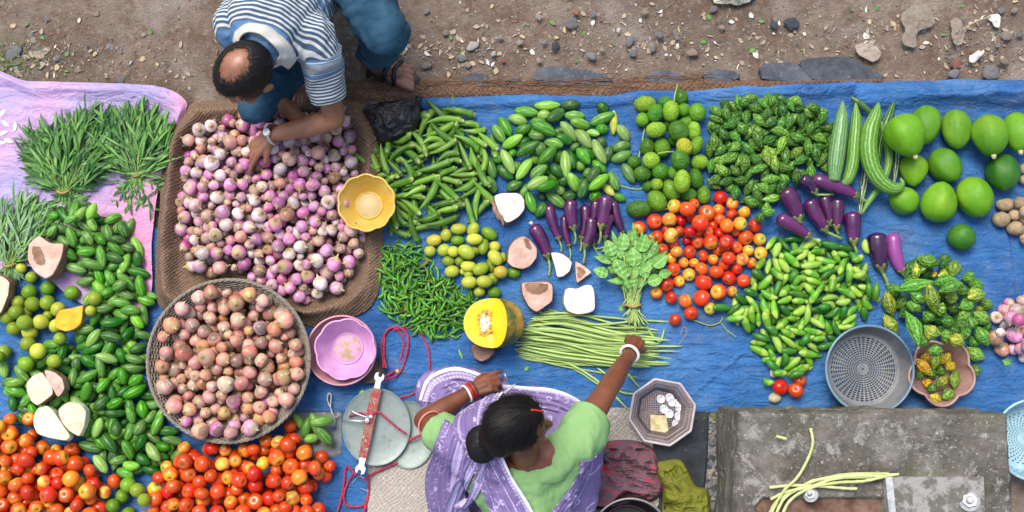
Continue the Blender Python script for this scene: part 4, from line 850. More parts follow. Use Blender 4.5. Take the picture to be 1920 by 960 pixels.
A = seg([(350, 410, 390, 430, "dark"), (355, 380, 395, 385, "dark"), (380, 440, 400, 480, "dark"), (270, 400, 320, 430, "dark"), (400, 300, 450, 320, "mid"), (300, 320, 340, 345, "dark"), (450, 380, 490, 400, "dark"), (270, 270, 310, 300, "dark"), (180, 150, 245, 55, "dark"), (270, 160, 330, 95, "dark"), (250, 90, 290, 130, "dark"), (180, 175, 230, 180, "mid"), (375, 65, 440, 48, "dark"), (380, 120, 445, 70, "dark"), (335, 130, 360, 150, "gold", 6), (370, 145, 450, 150, "yellow"), (240, 70, 235, 180, "yellow", 8), (440, 150, 480, 55, "pale"), (250, 45, 370, 80, "mid"), (95, 225, 130, 250, "mid"), (60, 240, 110, 380, "yellow"), (60, 375, 125, 495, "yellow"), (130, 330, 200, 270, "mid"), (145, 380, 215, 345, "dark"), (510, 155, 585, 165, "mid"), (555, 200, 630, 205, "mid"), (625, 340, 665, 280, "mid"), (585, 340, 625, 335, "gold", 6), (480, 240, 550, 235, "dark"), (480, 400, 560, 360, "pale"), (540, 390, 580, 450, "mid"), (460, 425, 550, 450, "dark"), (600, 430, 680, 460, "mid"), (400, 450, 490, 480, "dark"), (500, 470, 545, 500, "mid"), (560, 500, 600, 550, "mid"), (385, 490, 440, 500, "mid"), (245, 545, 315, 490, "mid"), (285, 360, 345, 400, "mid"), (350, 335, 410, 350, "pale"), (395, 410, 460, 420, "dark", 11), (210, 360, 245, 540, "mid"), (590, 445, 655, 545, "mid"), (540, 570, 630, 630, "pale"), (555, 690, 615, 700, "mid"), (375, 240, 400, 290, "mid"),
 (290, 450, 370, 490, "yellow"), (430, 510, 520, 540, "yellow"), (410, 270, 475, 275, "yellow"), (425, 340, 485, 330, "dark", 11), (350, 190, 470, 170, "mid"), (195, 300, 265, 345, "mid"), (215, 250, 290, 300, "mid", 11), (135, 225, 330, 185, "mid"), (490, 330, 580, 300, "mid"), (565, 360, 675, 420, "pale"), (530, 270, 640, 245, "yellow"), (385, 235, 500, 190, "mid", 12), (310, 200, 355, 355, "yellow", 13)], 1640, 470, 3.097, 13)
A = [(a, b, c*1.12, d, e_, f) for a, b, c, d, e_, f in A]
# underlay so that the heap has depth
it = fixed(A, soft=.80)
spawn(it, "bitter_gourd", "bitter gourd", "long bitter gourds heaped behind the scalloped bowl", "in the long-gourd heap", BG, bw, {"the dark glossy eggplant": (1665, 500), "the blue colander": (1670, 600), "the scalloped bowl": (1770, 640), "the small red onions": (1850, 600), "the bare tarp beyond": (1760, 480)}, minseen=1)
# --- aubergines
n = NT("eggplant"); x, y, z = n.sep(n.raw()); c = n.mix(n.ramp(n.noise(7, 3), [(.35, 0.0), (.65, 1.0)]), (.050, .006, .055), (.12, .018, .105)); c = n.mix(n.ramp(n.noise(120, 2), [(.68, 0.0), (.75, .35)]), c, (.35, .18, .32)); c = n.hsv(c, .5, 1, rng_map(n, n.rnd(), .7, 1.25)); n.bump(n.noise(60), .05, .002); m_egg = n.done(c, .22, .5, Coat_Weight=.5, Coat_Roughness=.12)
n = NT("eggplant_dark"); c = n.mix(n.noise(9, 3), (.018, .004, .028), (.05, .008, .06)); m_eggd = n.done(c, .15, .5, Coat_Weight=.6, Coat_Roughness=.08)
n = NT("eggplant_light"); c = n.mix(n.noise(9, 3), (.20, .035, .20), (.28, .07, .27)); m_eggl = n.done(c, .25, .5, Coat_Weight=.4, Coat_Roughness=.15)
m_calx = m_plain("eggplant_calyx", (.10, .15, .035), (.20, .22, .08), 50, .55, bump=.4); m_bloom = NT("bloom").done((.6, .5, .42), .8)
def eggplant(P3, r, mat, label, group=None, prof=None, bloom=False):
    """P3: world points blunt end .. calyx .. stalk end"""
    P3 = [Vector(p) for p in P3]; b, c_, s_ = P3[0], P3[-2], P3[-1]; o0 = Vector((b.x, b.y, 0)); e = empty("eggplant", o0)
    mid = P3[1:-2]; side = Vector((-(c_-b).y, (c_-b).x, 0)).normalized()
    ctrl = [b-o0]+([p-o0 for p in mid] if mid else [(b+(c_-b)*.5)+side*r*random.uniform(-.45, .45)-o0])+[c_-o0]
    P = cr(ctrl, 22); t = np.linspace(0, 1, 22); rad = r*np.clip(1-(1-np.clip(t/.16, 0, 1))**2, 0, 1)**.5*(1-.42*np.clip((t-.35)/.65, 0, 1)**1.4); rad[0] = r*.12
    rad[-1] *= .75
    link("body", mesh("eggplant", *sweep(P, rad, 20), mat), e)
    d = (P[-1]-P[-3]); d /= np.linalg.norm(d); rc = rad[-2]
    Pc = [P[-1]-d*rc*.55, P[-1]-d*rc*.1, P[-1]+d*rc*.5, P[-1]+d*rc*1.0]
    V, F = sweep(cr(Pc, 8), [rc*1.10, rc*1.08, rc*1.0, rc*.84, rc*.62, rc*.44, rc*.33, rc*.28], 15, 5, .2); link("calyx", mesh("calyx", V, F, m_calx), e)
    st = s_-o0; V, F = sweep(cr([P[-1]+d*rc*.7, (np.array(P[-1]+d*rc)+np.array(st))/2+np.array((.004, 0, .004)), st], 8), [rc*.27]*6+[rc*.33, rc*.36], 8); link("stalk", mesh("stalk", V, F, m_stem), e)
    if bloom: link("dry_blossom", mesh("dry_blossom", *sweep([P[0]+(P[0]-P[1])*.2, P[0]-(P[1]-P[0])*2.2+np.array((0, 0, .004))], [r*.22, r*.3], 7), m_bloom), e)
    tag(e, label, "eggplant", group)
    for q, rr in zip(P[::3], rad[::3]): ST.add([(q[0]+o0.x, q[1]+o0.y, q[2], rr)])
def egg(px_pts, r, z, mat, label, group, ox, oy, s, **kw):
    r = r/s*K*1.13; pts = [U(ox+x/s, oy+y/s, (z+r) if i < len(px_pts)-1 else max(.01, z*.6+.012)) for i, (x, y) in enumerate(px_pts)]; eggplant(pts, r, mat, label, group, **kw)
g1 = "purple eggplants in a row beside the white yam pieces"
E5 = [([(560, 300), (545, 390), (562, 438)], 26, .004, m_egg, "short low eggplant half hidden under the middle of the row"), ([(720, 372), (650, 390), (560, 415)], 30, .002, m_egg, "eggplant lying sideways under the row, partly under spinach leaves"), ([(485, 115), (465, 345), (455, 430)], 34, .006, m_egg, "eggplant fourth along the row, long and straight between two others"), ([(240, 115), (310, 345), (328, 435)], 33, .006, m_egg, "eggplant at the end of the row nearest the lone one"), ([(350, 185), (380, 395), (385, 490)], 26, .004, m_egg, "slimmest eggplant of the row, second from the lone one"), ([(560, 90), (548, 230), (540, 300)], 32, .012, m_egg, "eggplant tucked behind two others near the row's top"), ([(660, 180), (622, 340), (605, 435)], 34, .006, m_egg, "eggplant with a broad star-shaped calyx low in the row"), ([(670, 90), (738, 310), (742, 365)], 31, .006, m_egg, "outermost leaning eggplant of the row, next to the spinach"), ([(395, 85), (410, 275), (418, 380)], 41, .03, m_egg, "plump short eggplant third along the row, ending highest"), ([(530, 200), (490, 395), (475, 510)], 37, .028, m_egg, "eggplant whose stalk hangs lowest at the row's middle"), ([(625, 60), (615, 150), (595, 265), (578, 380)], 44, .04, m_egg, "largest eggplant lying on top of the row")]
for p, r, z, m_, lab in E5: egg(p, r, z, m_, lab, g1, 960, 350, 3.555)
egg([(135, 255), (195, 350), (237, 462), (245, 595)], 43, 0, m_egg, "lone eggplant with a pale dried blossom between two yam pieces", None, 960, 350, 3.555, bloom=True)
g2 = "purple eggplants laid above the small cucumbers"
for p, r, z, m_, lab in [([(455, 240), (485, 340), (500, 430), (505, 455)], 38, .02, m_egg, "slim eggplant lying between two fatter ones under a dry stalk"), ([(295, 130), (400, 222), (528, 236)], 42, .05, m_eggd, "darkest short eggplant near the top of the cluster"), ([(180, 200), (245, 290), (285, 405), (300, 425)], 55, .045, m_egg, "broad eggplant resting on the dark bitter gourds"), ([(555, 262), (553, 360), (548, 465), (553, 520)], 44, .02, m_egg, "maroon eggplant standing blunt end up between slim one and lone one"), ([(350, 270), (400, 370), (470, 480), (580, 545)], 48, .03, m_egg, "fat glossy eggplant in the middle of the cluster"), ([(655, 355), (663, 460), (668, 562), (682, 662)], 52, .01, m_egg, "pear-shaped eggplant pointing straight down, apart from the cluster"), ([(135, 395), (240, 450), (355, 525), (435, 592)], 44, .05, m_egg, "eggplant lying diagonally at the edge nearest the tomatoes"), ([(375, 125), (500, 165), (600, 205), (685, 245), (765, 310)], 44, .045, m_egg, "longest eggplant with its tail touching the snake gourds")]:
    egg(p, r, z, m_, lab, g2, 1420, 300, 3.69)
egg([(822, 500), (835, 620), (857, 745), (902, 872)], 60, 0, m_eggd, "very dark glossy eggplant, left of the pale banana-shaped one", "pair of eggplants alone on the tarp", 1420, 300, 3.69); egg([(938, 500), (945, 610), (968, 700), (1003, 772), (1020, 838)], 46, 0, m_eggl, "pale purple banana-shaped eggplant right of the dark glossy one", "pair of eggplants alone on the tarp", 1420, 300, 3.69)
# --- snake gourds
def m_snake(name, a, b, k, rough=.35):
    n = NT(name); u = n.n("UVMap").outputs[0]; s = n.sep(u)
    st = n.math('MULTIPLY_ADD', n.math('SINE', n.math('ADD', n.math('MULTIPLY', s[0], k*2*pi), n.math('MULTIPLY', n.noise(55, 4), 7.0))), .5, .5)
    w = n.math('MULTIPLY', st, n.math('ADD', n.noise(90, 3), .25)); c = n.mix(n.ramp(w, [(.46, 0.0), (.62, 1.0)]), a, b); n.bump(w, .2, .002); return n.done(c, rough, .5)
ms = [m_snake("snake_pale", (.075, .20, .055), (.20, .34, .14), 17), m_snake("snake_mid", (.07, .21, .018), (.20, .36, .08), 13), m_snake("snake_dark", (.018, .07, .015), (.10, .22, .06), 9), m_snake("snake_white", (.03, .10, .03), (.55, .62, .42), 8)]
def snake(pts, rads, z, mat, label, crook=True):
    P = cr([U(1520+x/2.91, 150+y/2.91, z[i] if isinstance(z, (list, tuple)) else z) for i, (x, y) in enumerate(pts)], 46); rad = np.interp(np.linspace(0, 1, 46), np.linspace(0, 1, len(rads)), rads)*K/2.91
    m = 22; V, F = sweep(P, rad, m, bump=lambda i, a: .03*np.cos(7*a)); uv = [((j/m), i/45) for i in range(46) for j in range(m)]+[(0, 0), (0, 1)]
    o = link("snake_gourd", mesh("snake_gourd", V, F, mat, uv=uv)); tag(o, label, "snake gourd", "striped snake gourds laid upright beside the papayas")
    for q, rr in zip(P[::4], rad[::4]): ST.add([(q[0], q[1], q[2], rr)])
snake([(222, 95), (270, 130), (330, 180)], [8, 19, 19, 16], .05, ms[2], "short dark snake gourd lying slanted behind two upright ones")
snake([(455, 120), (430, 190), (405, 250), (380, 340), (368, 450)], [8, 26, 27, 20, 14], .05, ms[2], "blackish green snake gourd with its tip beside the largest papaya")
snake([(455, 200), (470, 380), (465, 480), (455, 560)], [14, 20, 18, 8], .035, ms[3], "slim grey-striped snake gourd pressed against the papayas")
snake([(310, 480), (290, 580), (270, 700), (275, 735)], [24, 20, 14, 6], .03, ms[3], "pale narrow snake gourd under the curled one, tip down")
snake([(380, 230), (415, 340), (425, 450), (390, 560), (320, 660), (280, 728)], [16, 22, 22, 20, 16, 6], .06, ms[1], "slender green snake gourd bending under the curled one")
snake([(175, 115), (168, 220), (150, 350), (138, 450), (128, 550)], [6, 34, 44, 46, 42, 30], .095, ms[0], "straight fat snake gourd nearest the bitter gourds")
snake([(246, 125), (248, 220), (238, 350), (225, 470), (200, 545), (162, 575)], [6, 32, 38, 36, 30, 12], .08, ms[1], "snake gourd curving to a thin yellow tail beside the fattest")
snake([(370, 125), (355, 190), (325, 280), (318, 400), (350, 510), (415, 580), (470, 590), (500, 565), (490, 535)], [7, 34, 46, 47, 45, 38, 30, 14, 5], .12, ms[1], "large curled snake gourd with a hooked tip touching the papaya")
# --- papayas
def m_pap(name, a, b):
    n = NT(name); c = n.mix(n.ramp(n.noise(7, 4), [(.35, 0.0), (.65, 1.0)]), a, b); c = n.mix(n.ramp(n.noise(3.5, 3), [(.5, 0.0), (.72, .6)]), c, (b[0]*1.9, b[1]*1.15, b[2]*2)); c = n.mix(n.ramp(n.vor(26), [(.0, .5), (.06, 0.0)]), c, (.06, .08, .02)); c = n.mix(n.ramp(n.noise(60, 4, .7), [(.6, 0.0), (.75, .3)]), c, tuple(q*1.5 for q in b)); c = n.mix(n.ramp(n.noise(1.0, 4, .6, vec=n.mapv(n.obj(), (8, 40, 40))), [(.45, 0.0), (.68, .3)]), c, tuple(q*.6 for q in a)); n.bump(n.noise(25, 4), .4, .008); return n.done(c, .5, .3)
mp = [m_pap("papaya_green", (.055, .19, .007), (.10, .27, .013)), m_pap("papaya_lime", (.09, .27, .007), (.15, .35, .014)), m_pap("papaya_dark", (.022, .115, .008), (.05, .18, .014))]
m_pst = NT("papaya_stalk").done((.45, .42, .2), .6)
def papaya(cx, cy, rx, ry, ang, z, mat, label, pear=0.0, ridges=5, stalk=True, tilt=.25):
    """long axis points (blossom tip) at ang (image degrees, 90 = down)"""
    L = 2*ry/2.91*K; r = rx/2.91*K; prof = []; n_ = 22
    for i in range(n_+1):
        t = -1+2*i/n_; rr = r*max(0, 1-abs(t)**(1.85 if t > 0 else 2.1))**.56*(1-(pear+.06)*t*.75); prof.append((max(rr, .0005), t*L/2))
    ph = random.uniform(0, 6); V, F = along_x(prof, 34, lambda a, i: 1+.055*(1-2*np.abs(np.sin(ridges*a/2+ph))**.6)*sin(pi*i/n_)**.4+.035*vnoise(np.cos(a)*1.3+cx, np.sin(a)*1.3, i*.12+0*a)*1.6)
    p = U(1520+cx/2.91, 150+cy/2.91, z+r*.92); e = empty("papaya", (p.x, p.y, z)); a = -R(ang); ax = Vector((cos(a), sin(a), tilt)).normalized(); q = quat_to(ax, random.uniform(0, 6))
    o = link("body", mesh("papaya", V, F, mat), e); o.rotation_mode = 'QUATERNION'; o.rotation_quaternion = q; o.location = (0, 0, r*.92)
    if stalk:
        o = link("stalk", mesh("stalk", *sweep([(L/2-.008, 0, 0), (L/2+.004, 0, 0), (L/2+.012, .002, 0)], [.012, .010, .0065], 9), m_pst), e); o.rotation_mode = 'QUATERNION'; o.rotation_quaternion = q; o.location = (0, 0, r*.92)
    tag(e, label, "papaya", "green papayas at the right end of the tarp"); ST.add([(p.x, p.y, z+r*.9, r*.85)])
P_ = papaya
P_(625, 245, 84, 115, 100, .02, mp[0], "large papaya half behind the pear-shaped one on its right", 0, stalk=False)
P_(560, 495, 76, 92, 95, 0, mp[1], "small pear-shaped papaya directly beneath the largest one", .25, stalk=False)
P_(520, 305, 108, 122, 70, .085, mp[1], "largest lumpy pear-shaped papaya, lying on the snake gourds", .18, tilt=.1)
P_(793, 270, 82, 118, 92, 0, mp[0], "oval papaya alone in the middle of the far row", 0, stalk=False)
P_(1050, 505, 90, 106, 95, 0, mp[2], "ribbed dark papaya beneath the one with a stalk", 0, 6, stalk=False)
P_(977, 303, 98, 122, 88, .04, mp[0], "big papaya with a cream stalk pointing down", 0)
P_(1128, 285, 84, 117, 90, .03, mp[1], "bright papaya cut by the frame's right edge", 0)
P_(735, 465, 86, 104, 60, 0, mp[0], "tilted papaya in the centre of the group", 0, stalk=False)
P_(505, 655, 77, 86, 200, 0, mp[1], "smallest lime-green papaya touching the hooked snake gourd", .08, stalk=False)
P_(892, 640, 97, 118, 75, 0, mp[1], "biggest papaya of the near row, smooth and round", 0, stalk=False)
P_(700, 665, 97, 114, 280, 0, mp[1], "ribbed papaya in the near row with a pointed top", .1, 5, stalk=False)
P_(825, 858, 73, 76, 30, 0, mp[2], "small round dark green papaya alone below the near row", 0, 3, stalk=False)
# --- potatoes
m_pot = m_plain("potato_skin", (.30, .22, .13), (.42, .32, .20), 20, .75, bump=.5, bs=60, spots=((.15, .10, .06), 60, .12)); 
def pot(s): return spindle(.09, .036, 18, 14, .5, 0, 0, .08, (.004, -.004, 0)[s], s, .14)
PT = {"p": veg("potato", pot, m_pot, (.09, .036), 3)}
q = [(1065, 680, 50, 36, -5), (1118, 735, 36, 34, 0), (1145, 672, 36, 33, 0), (1122, 812, 50, 40, 10), (1040, 760, 44, 43, 0), (1170, 765, 30, 24, 40), (1162, 485, 26, 30, 90), (1166, 545, 24, 28, 90), (1168, 870, 30, 26, 60), (1180, 720, 36, 34, 0)]
it = fixed([(1520+x/2.91, 150+y/2.91, 2*a/2.91*1.1, b/2.91, -R(an), "p") for x, y, a, b, an in q])
spawn(it, "potato", "potato", "brown potatoes at the tarp's right edge", "on the tarp", PT, {"p": "brown round potato"}, {"the ribbed dark papaya": (1880, 320), "the small round papaya": (1830, 440), "the frame's right edge": (1925, 440)}, minseen=1)
def single_veg(name, V, F, mat, px_, py_, z, scale, label, cat, rot=(0, 0, 0)):
    o = link(name, mesh(name, V, F, mat), loc=U(px_, py_, z), rot=rot); o.scale = scale; tag(o, label, cat); return o
V, F = pot(1); single_veg("potato", V, F, m_plain("potato_striped", (.30, .28, .17), (.45, .42, .30), 30, .6, bump=.3), 1453, 746, .022, (.62, .6, .6), "pale streaked round potato lying beside the stray tomatoes", "potato", (0, 0, .2))
# --- shallots, onions
on_m = {"pink": m_onion("onion_pink", (.48, .10, .31), (.70, .36, .54), (.36, .16, .10), (.46, .33, .20)), "magenta": m_onion("onion_magenta", (.30, .045, .19), (.48, .15, .34), (.30, .12, .09), (.42, .30, .22)), "white": m_onion("onion_white", (.58, .43, .44), (.72, .62, .60), (.44, .28, .16), (.42, .30, .17), .3), "brown": m_onion("onion_flaky", (.42, .19, .13), (.56, .33, .27), (.20, .09, .05), (.36, .24, .14))}
ON = {k: veg("pink_onion", lambda s: onion_shape(.028, s), m, (.056, .028), 4) for k, m in on_m.items()}
ow = {"pink": "pink onion", "magenta": "deep magenta onion", "white": "whitish onion", "brown": "brown flaky onion"}
def ozr(x, y): return .024
it = heap([(362, 262), (385, 232), (425, 226), (470, 214), (540, 206), (600, 204), (650, 208), (666, 260), (672, 330), (682, 400), (684, 450), (664, 520), (642, 545), (600, 560), (560, 566), (520, 548), (480, 522), (430, 512), (370, 515), (350, 470), (340, 390), (352, 300)], 900, lambda: (0, K*random.choice((random.uniform(7, 9.5), random.uniform(8.5, 11.5), random.uniform(9, 12.5), random.uniform(11, 14.5)))), .055, .14, None, ozr, soft=.9, cand=18)
def lay(q):
    c = float(vnoise(q.x*6, q.y*6, 3)); r = random.random(); return "brown" if r < .24+.1*c else "white" if r < .46 else "magenta" if r < .53 else "pink"
spawn(it, "pink_onion", "onion", "pink onions heaped on the burlap sack", "in the heap", ON, ow, {"the yellow bowl": (650, 380), "the man's watch": (500, 255), "the man's knee": (480, 215), "the basket's rim": (480, 530), "the sack's outer rim": (345, 400), "the sack's near rim": (620, 570), "the black plastic bag": (680, 250)}, pick=lay, minseen=8)
rr_ = [(780, 305, 30, "pink"), (855, 290, 32, "brown"), (750, 345, 35, "pink"), (750, 437, 28, "white"), (855, 430, 32, "pink"), (708, 388, 37, "white"), (803, 572, 32, "pink"), (855, 520, 32, "brown"), (850, 570, 36, "pink"), (860, 620, 30, "white"), (740, 572, 44, "brown"), (880, 350, 36, "pink"), (885, 470, 38, "brown"), (890, 560, 36, "pink"), (820, 350, 42, "pink"), (790, 392, 44, "pink"), (700, 505, 44, "brown"), (730, 475, 26, "white"), (808, 488, 50, "pink"), (840, 400, 36, "magenta")]
it = fixed([(1640+x/3.097, 470+y/3.097, 0, r/3.097, 0, v) for x, y, r, v in rr_], soft=.9)
spawn(it, "pink_onion", "onion", "pink onions at the tarp's right edge", "in the small onion pile", ON, ow, {"the long bitter gourds": (1850, 600), "the light blue colander": (1910, 690), "the pile's far side": (1890, 555)}, minseen=1)
V, F = onion_shape(.02, 5); single_veg("garlic_bulb", V, F, m_onion("garlic", (.72, .62, .62), (.8, .76, .74), (.6, .4, .4), (.6, .55, .5), .2), 1452, 699, .02, (1, 1, 1), "small white garlic bulb beside the cucumbers and stray tomatoes", "garlic", (0, -1.1, 0))
# ================================================================ LEFT SIDE: basket, gourds, limes, tomatoes, greens
# --- wicker basket and its onions
BC = U(431, 676, .13); BR = 150*K*.97; BHT = .135
n = NT("wicker"); c = n.mix(n.noise(45, 4, .7), (.12, .10, .075), (.36, .32, .26)); c = n.hsv(c, .5, 1, 1); n.bump(n.noise(160, 3), .6, .003); m_wick = n.done(c, .85, .2)
e = empty("wicker_basket", (BC.x, BC.y, .012)); tag(e, "shallow round grey-brown wicker basket filled with brown onions", "basket")
def bprof(t):      # t 0 centre .. 1 rim -> radius, z
    return BR*(.60*min(1, t/.45) if t < .45 else .60+.40*((t-.45)/.55)**.9), (0 if t < .45 else BHT*((t-.45)/.55)**1.15)
mb = MB(); NS = 72
for k in range(30):
    t = .42+.57*k/29; r, z = bprof(t); P = []
    for i in range(NS*4):
        a = 2*pi*i/(NS*4); w = .0045*sin(NS/2*a+pi*(k % 2)); P.append(((r+w)*cos(a), (r+w)*sin(a), z+.0015*sin(9*a+k)))
    mb.add(*sweep(P, .0036, 5, closed=True))
link("weave", mb.build("weave", m_wick), e)
mb = MB()
for i in range(NS):
    a = 2*pi*(i+.5)/NS; P = [(bprof(t)[0]*cos(a), bprof(t)[0]*sin(a), bprof(t)[1]+.001) for t in np.linspace(.05, 1, 10)]; mb.add(*sweep(P, .0032, 5))
link("stakes", mb.build("stakes", m_wick), e)
mb = MB()
for s in range(3):
    P = [((BR+.003+.004*cos(30*a+s*2.1))*cos(a), (BR+.003+.004*cos(30*a+s*2.1))*sin(a), BHT+.004+.004*sin(30*a+s*2.1)) for a in np.linspace(0, 2*pi, 361)[:-1]]
    mb.add(*sweep(P, .0042, 6, closed=True))
link("rim", mb.build("rim", m_wick), e)
V, F = revolve([(.001, -.004)]+[(bprof(t)[0]+.004, bprof(t)[1]-.004) for t in np.linspace(.1, .99, 16)], 60); link("lining", mesh("lining", V, F, m_stone("basket_lining", (.05, .04, .03), (.10, .085, .065), 40)), e)
def bbase(x, y):
    d = math.hypot(x-BC.x, y-BC.y)/BR
    return .022 if d < .6 else .022+BHT*((d-.6)/.4)**1.25
om = {"brown": m_onion("onion_tan", (.50, .19, .11), (.66, .35, .24), (.22, .10, .05), (.46, .31, .17), .6), "rosy": m_onion("onion_rosy", (.46, .15, .10), (.62, .30, .24), (.26, .11, .06), (.45, .3, .2), .5), "dark": m_onion("onion_dull", (.24, .10, .08), (.36, .20, .16), (.14, .08, .05), (.32, .22, .13)), "purple": m_onion("onion_purple", (.42, .12, .26), (.55, .28, .38), (.3, .14, .09), (.4, .3, .2))}
BO = {k: veg("brown_onion", lambda s: onion_shape(.034, s+9), m, (.068, .034), 4) for k, m in om.items()}
ring = [(BC.x+BR*.90*cos(a), BC.y-.006+BR*.90*sin(a)) for a in np.linspace(0, 2*pi, 40)[:-1]]
it = heap(ring, 330, lambda: (0, K*random.choice((random.uniform(8, 11), random.uniform(10.5, 14), random.uniform(12, 16.5)))), .10, .2, None, bbase, soft=.90, world=True, cand=18)
def lay2(q):
    p = PX(q.x, q.y, q.z); r = random.random()
    if p[1] > 745 and r < .35: return "purple"
    return "dark" if r < .08 else "rosy" if r < .5 else "brown" if r < .96 else "purple"
spawn(it, "brown_onion", "onion", "brown onions in the wicker basket", "in the basket", BO, {"brown": "tan-skinned onion", "rosy": "rosy brown onion", "dark": "dull dark onion", "purple": "purplish onion"}, {"the striped gourds": (290, 660), "the burlap sack": (460, 545), "the pink bowls": (575, 650), "the lower tomatoes": (430, 815), "the basket's middle": (430, 675)}, pick=lay2, minseen=8)

# --- left gourd heap
it = heap([(96, 408), (130, 392), (172, 390), (215, 402), (246, 430), (262, 470), (272, 540), (285, 590), (272, 640), (268, 700), (286, 760), (330, 820), (338, 850), (300, 878), (270, 890), (225, 888), (188, 868), (168, 838), (165, 800), (90, 800), (50, 790), (20, 765), (14, 720), (30, 690), (60, 670), (90, 640), (135, 640), (160, 600), (170, 560), (140, 500), (110, 470)], 420, lambda: (K*random.uniform(32, 47), K*random.uniform(8.2, 10.3)), .05, .14, None, soft=.82, cand=8)
spawn(it, "pointed_gourd", "gourd", "striped pointed gourds in the big heap beside the basket", "in the basketside heap", PG, pgw, {"the pink sheet": (200, 390), "the brown yam half": (100, 470), "the orange pumpkin slice": (150, 590), "the wicker basket": (290, 660), "the cut yam pair": (110, 730), "the white yam wedge": (150, 790), "the tomatoes below": (250, 890), "the bare tarp": (20, 700)}, pick=lambda q: random.choice(("dark", "dark", "mid", "mid", "mid", "pale")), minseen=8)
it = fixed([(150, 402, 34, 9, .9), (172, 396, 34, 9, 1.2), (132, 412, 30, 8, .4), (98, 434, 30, 8, .8), (8, 692, 36, 9, 1.7), (28, 718, 34, 9, .2), (560, 790, 34, 9, -.9), (575, 800, 44, 10, 1.3), (592, 795, 46, 10, 1.9), (604, 790, 44, 10, .1), (608, 818, 46, 11, -.9), (585, 822, 30, 9, .2)], soft=.85)
spawn(it, "pointed_gourd", "gourd", "loose pointed gourds", "lying loose", PG, {k: "broad "+v for k, v in pgw.items()}, {"the iron scale pan": (640, 800), "the pink sheet": (160, 395), "the frame's left edge": (0, 700)}, pick=lambda q: random.choice(("mid", "pale", "pale")), minseen=1)
# --- limes
q = [(118, 80, 22, "olive"), (98, 215, 22, "olive"), (180, 222, 18, "olive"), (80, 45, 20, "yellow"), (110, 135, 28, "green"), (180, 120, 26, "green"), (178, 175, 28, "olive"), (122, 180, 28, "olive"), (68, 175, 26, "olive"), (28, 228, 28, "olive"), (153, 247, 28, "yellow"), (52, 272, 26, "olive"), (112, 283, 30, "yellow"), (218, 200, 27, "yellow"), (210, 262, 26, "yellow"), (270, 138, 27, "green"), (355, 160, 25, "olive"), (105, 330, 28, "olive"), (143, 357, 29, "yellow"), (15, 360, 26, "olive"), (98, 405, 28, "green"), (225, 310, 24, "olive"), (203, 395, 26, "olive"), (60, 210, 27, "olive"), (92, 250, 29, "olive"), (-12, 380, 26, "olive"), (340, 205, 20, "yellow")]
RL = veg("round_lime", lambda s: spindle(.056, .0265, 18, 14, .5, 0, 0, .03, 0, s, .02), lm_m["green"], (.056, .0265), 2)
RLM = {k: [(m, s) for m, s in veg("round_lime", lambda s: spindle(.056, .0265, 18, 14, .5, 0, 0, .03, 0, s, .02), mt, (.056, .0265), 2)] for k, mt in lm_m.items()}
it = fixed([(x/2, 480+y/2, 0, r/2, 0, v) for x, y, r, v in q], soft=.88)
spawn(it, "lime", "lime", "round limes beside the orange pumpkin slice", "in the round lime group", RLM, lw, {"the brown yam half": (90, 510), "the orange pumpkin slice": (140, 600), "the white yam wedge": (100, 720), "the frame's left edge": (0, 620), "the bare tarp": (30, 640)}, minseen=1)
# --- tomatoes, two heaps
def tpick(q):
    r = random.random(); return "red" if r < .60 else "orange" if r < .93 else "yellow" if r < .97 else "mixed"
it = heap([(-30, 795), (12, 792), (32, 806), (62, 815), (95, 826), (130, 838), (160, 856), (180, 880), (215, 895), (222, 915), (205, 945), (190, 1010), (-30, 1010)], 200, lambda: (0, K*random.uniform(11.5, 15.8)), .07, .10, None, soft=.88, cand=20, tol=1.6)
it += fixed([(19, 786, 0, 12, 0), (55, 785, 0, 12.5, 0), (-3, 800, 0, 13, 0)])
spawn(it, "tomato", "tomato", "tomatoes in the heap below the white yam wedge", "in the far-left heap", TM, tw, {"the white yam wedge": (130, 825), "the striped gourds": (190, 870), "the green limes": (230, 920), "the frame's bottom edge": (100, 965), "the frame's left edge": (0, 870)}, pick=tpick, minseen=8, limit=110)
it = heap([(276, 1010), (280, 925), (292, 895), (318, 858), (345, 838), (400, 836), (440, 842), (500, 825), (545, 796), (580, 812), (592, 835), (618, 862), (622, 880), (600, 905), (600, 940), (610, 1010)], 300, lambda: (0, K*random.uniform(11.5, 15.8)), .07, .10, None, soft=.88, cand=20, tol=1.6)
spawn(it, "tomato", "tomato", "tomatoes in the heap below the wicker basket", "in the basketside heap", TM, {k: v+"" for k, v in tw.items()}, {"the wicker basket's rim": (430, 835), "the iron scale": (620, 850), "the striped gourds": (300, 870), "the frame's bottom edge": (450, 970)}, pick=tpick, minseen=8, limit=110)
q = [(480/2, 480+858/2, 14, "green"), (458/2, 480+900/2, 13, "green"), (515/2, 480+878/2, 13, "olive"), (540/2, 480+915/2, 12, "olive"), (212, 948, 13, "green"), (240, 965, 14, "green")]
it = fixed([(x, y, 0, r, 0, v) for x, y, r, v in q])
spawn(it, "lime", "lime", "green limes between the two lower tomato heaps", "between the tomato heaps", RLM, lw, {"the striped gourds": (240, 890), "the frame's bottom edge": (225, 970)}, minseen=1)

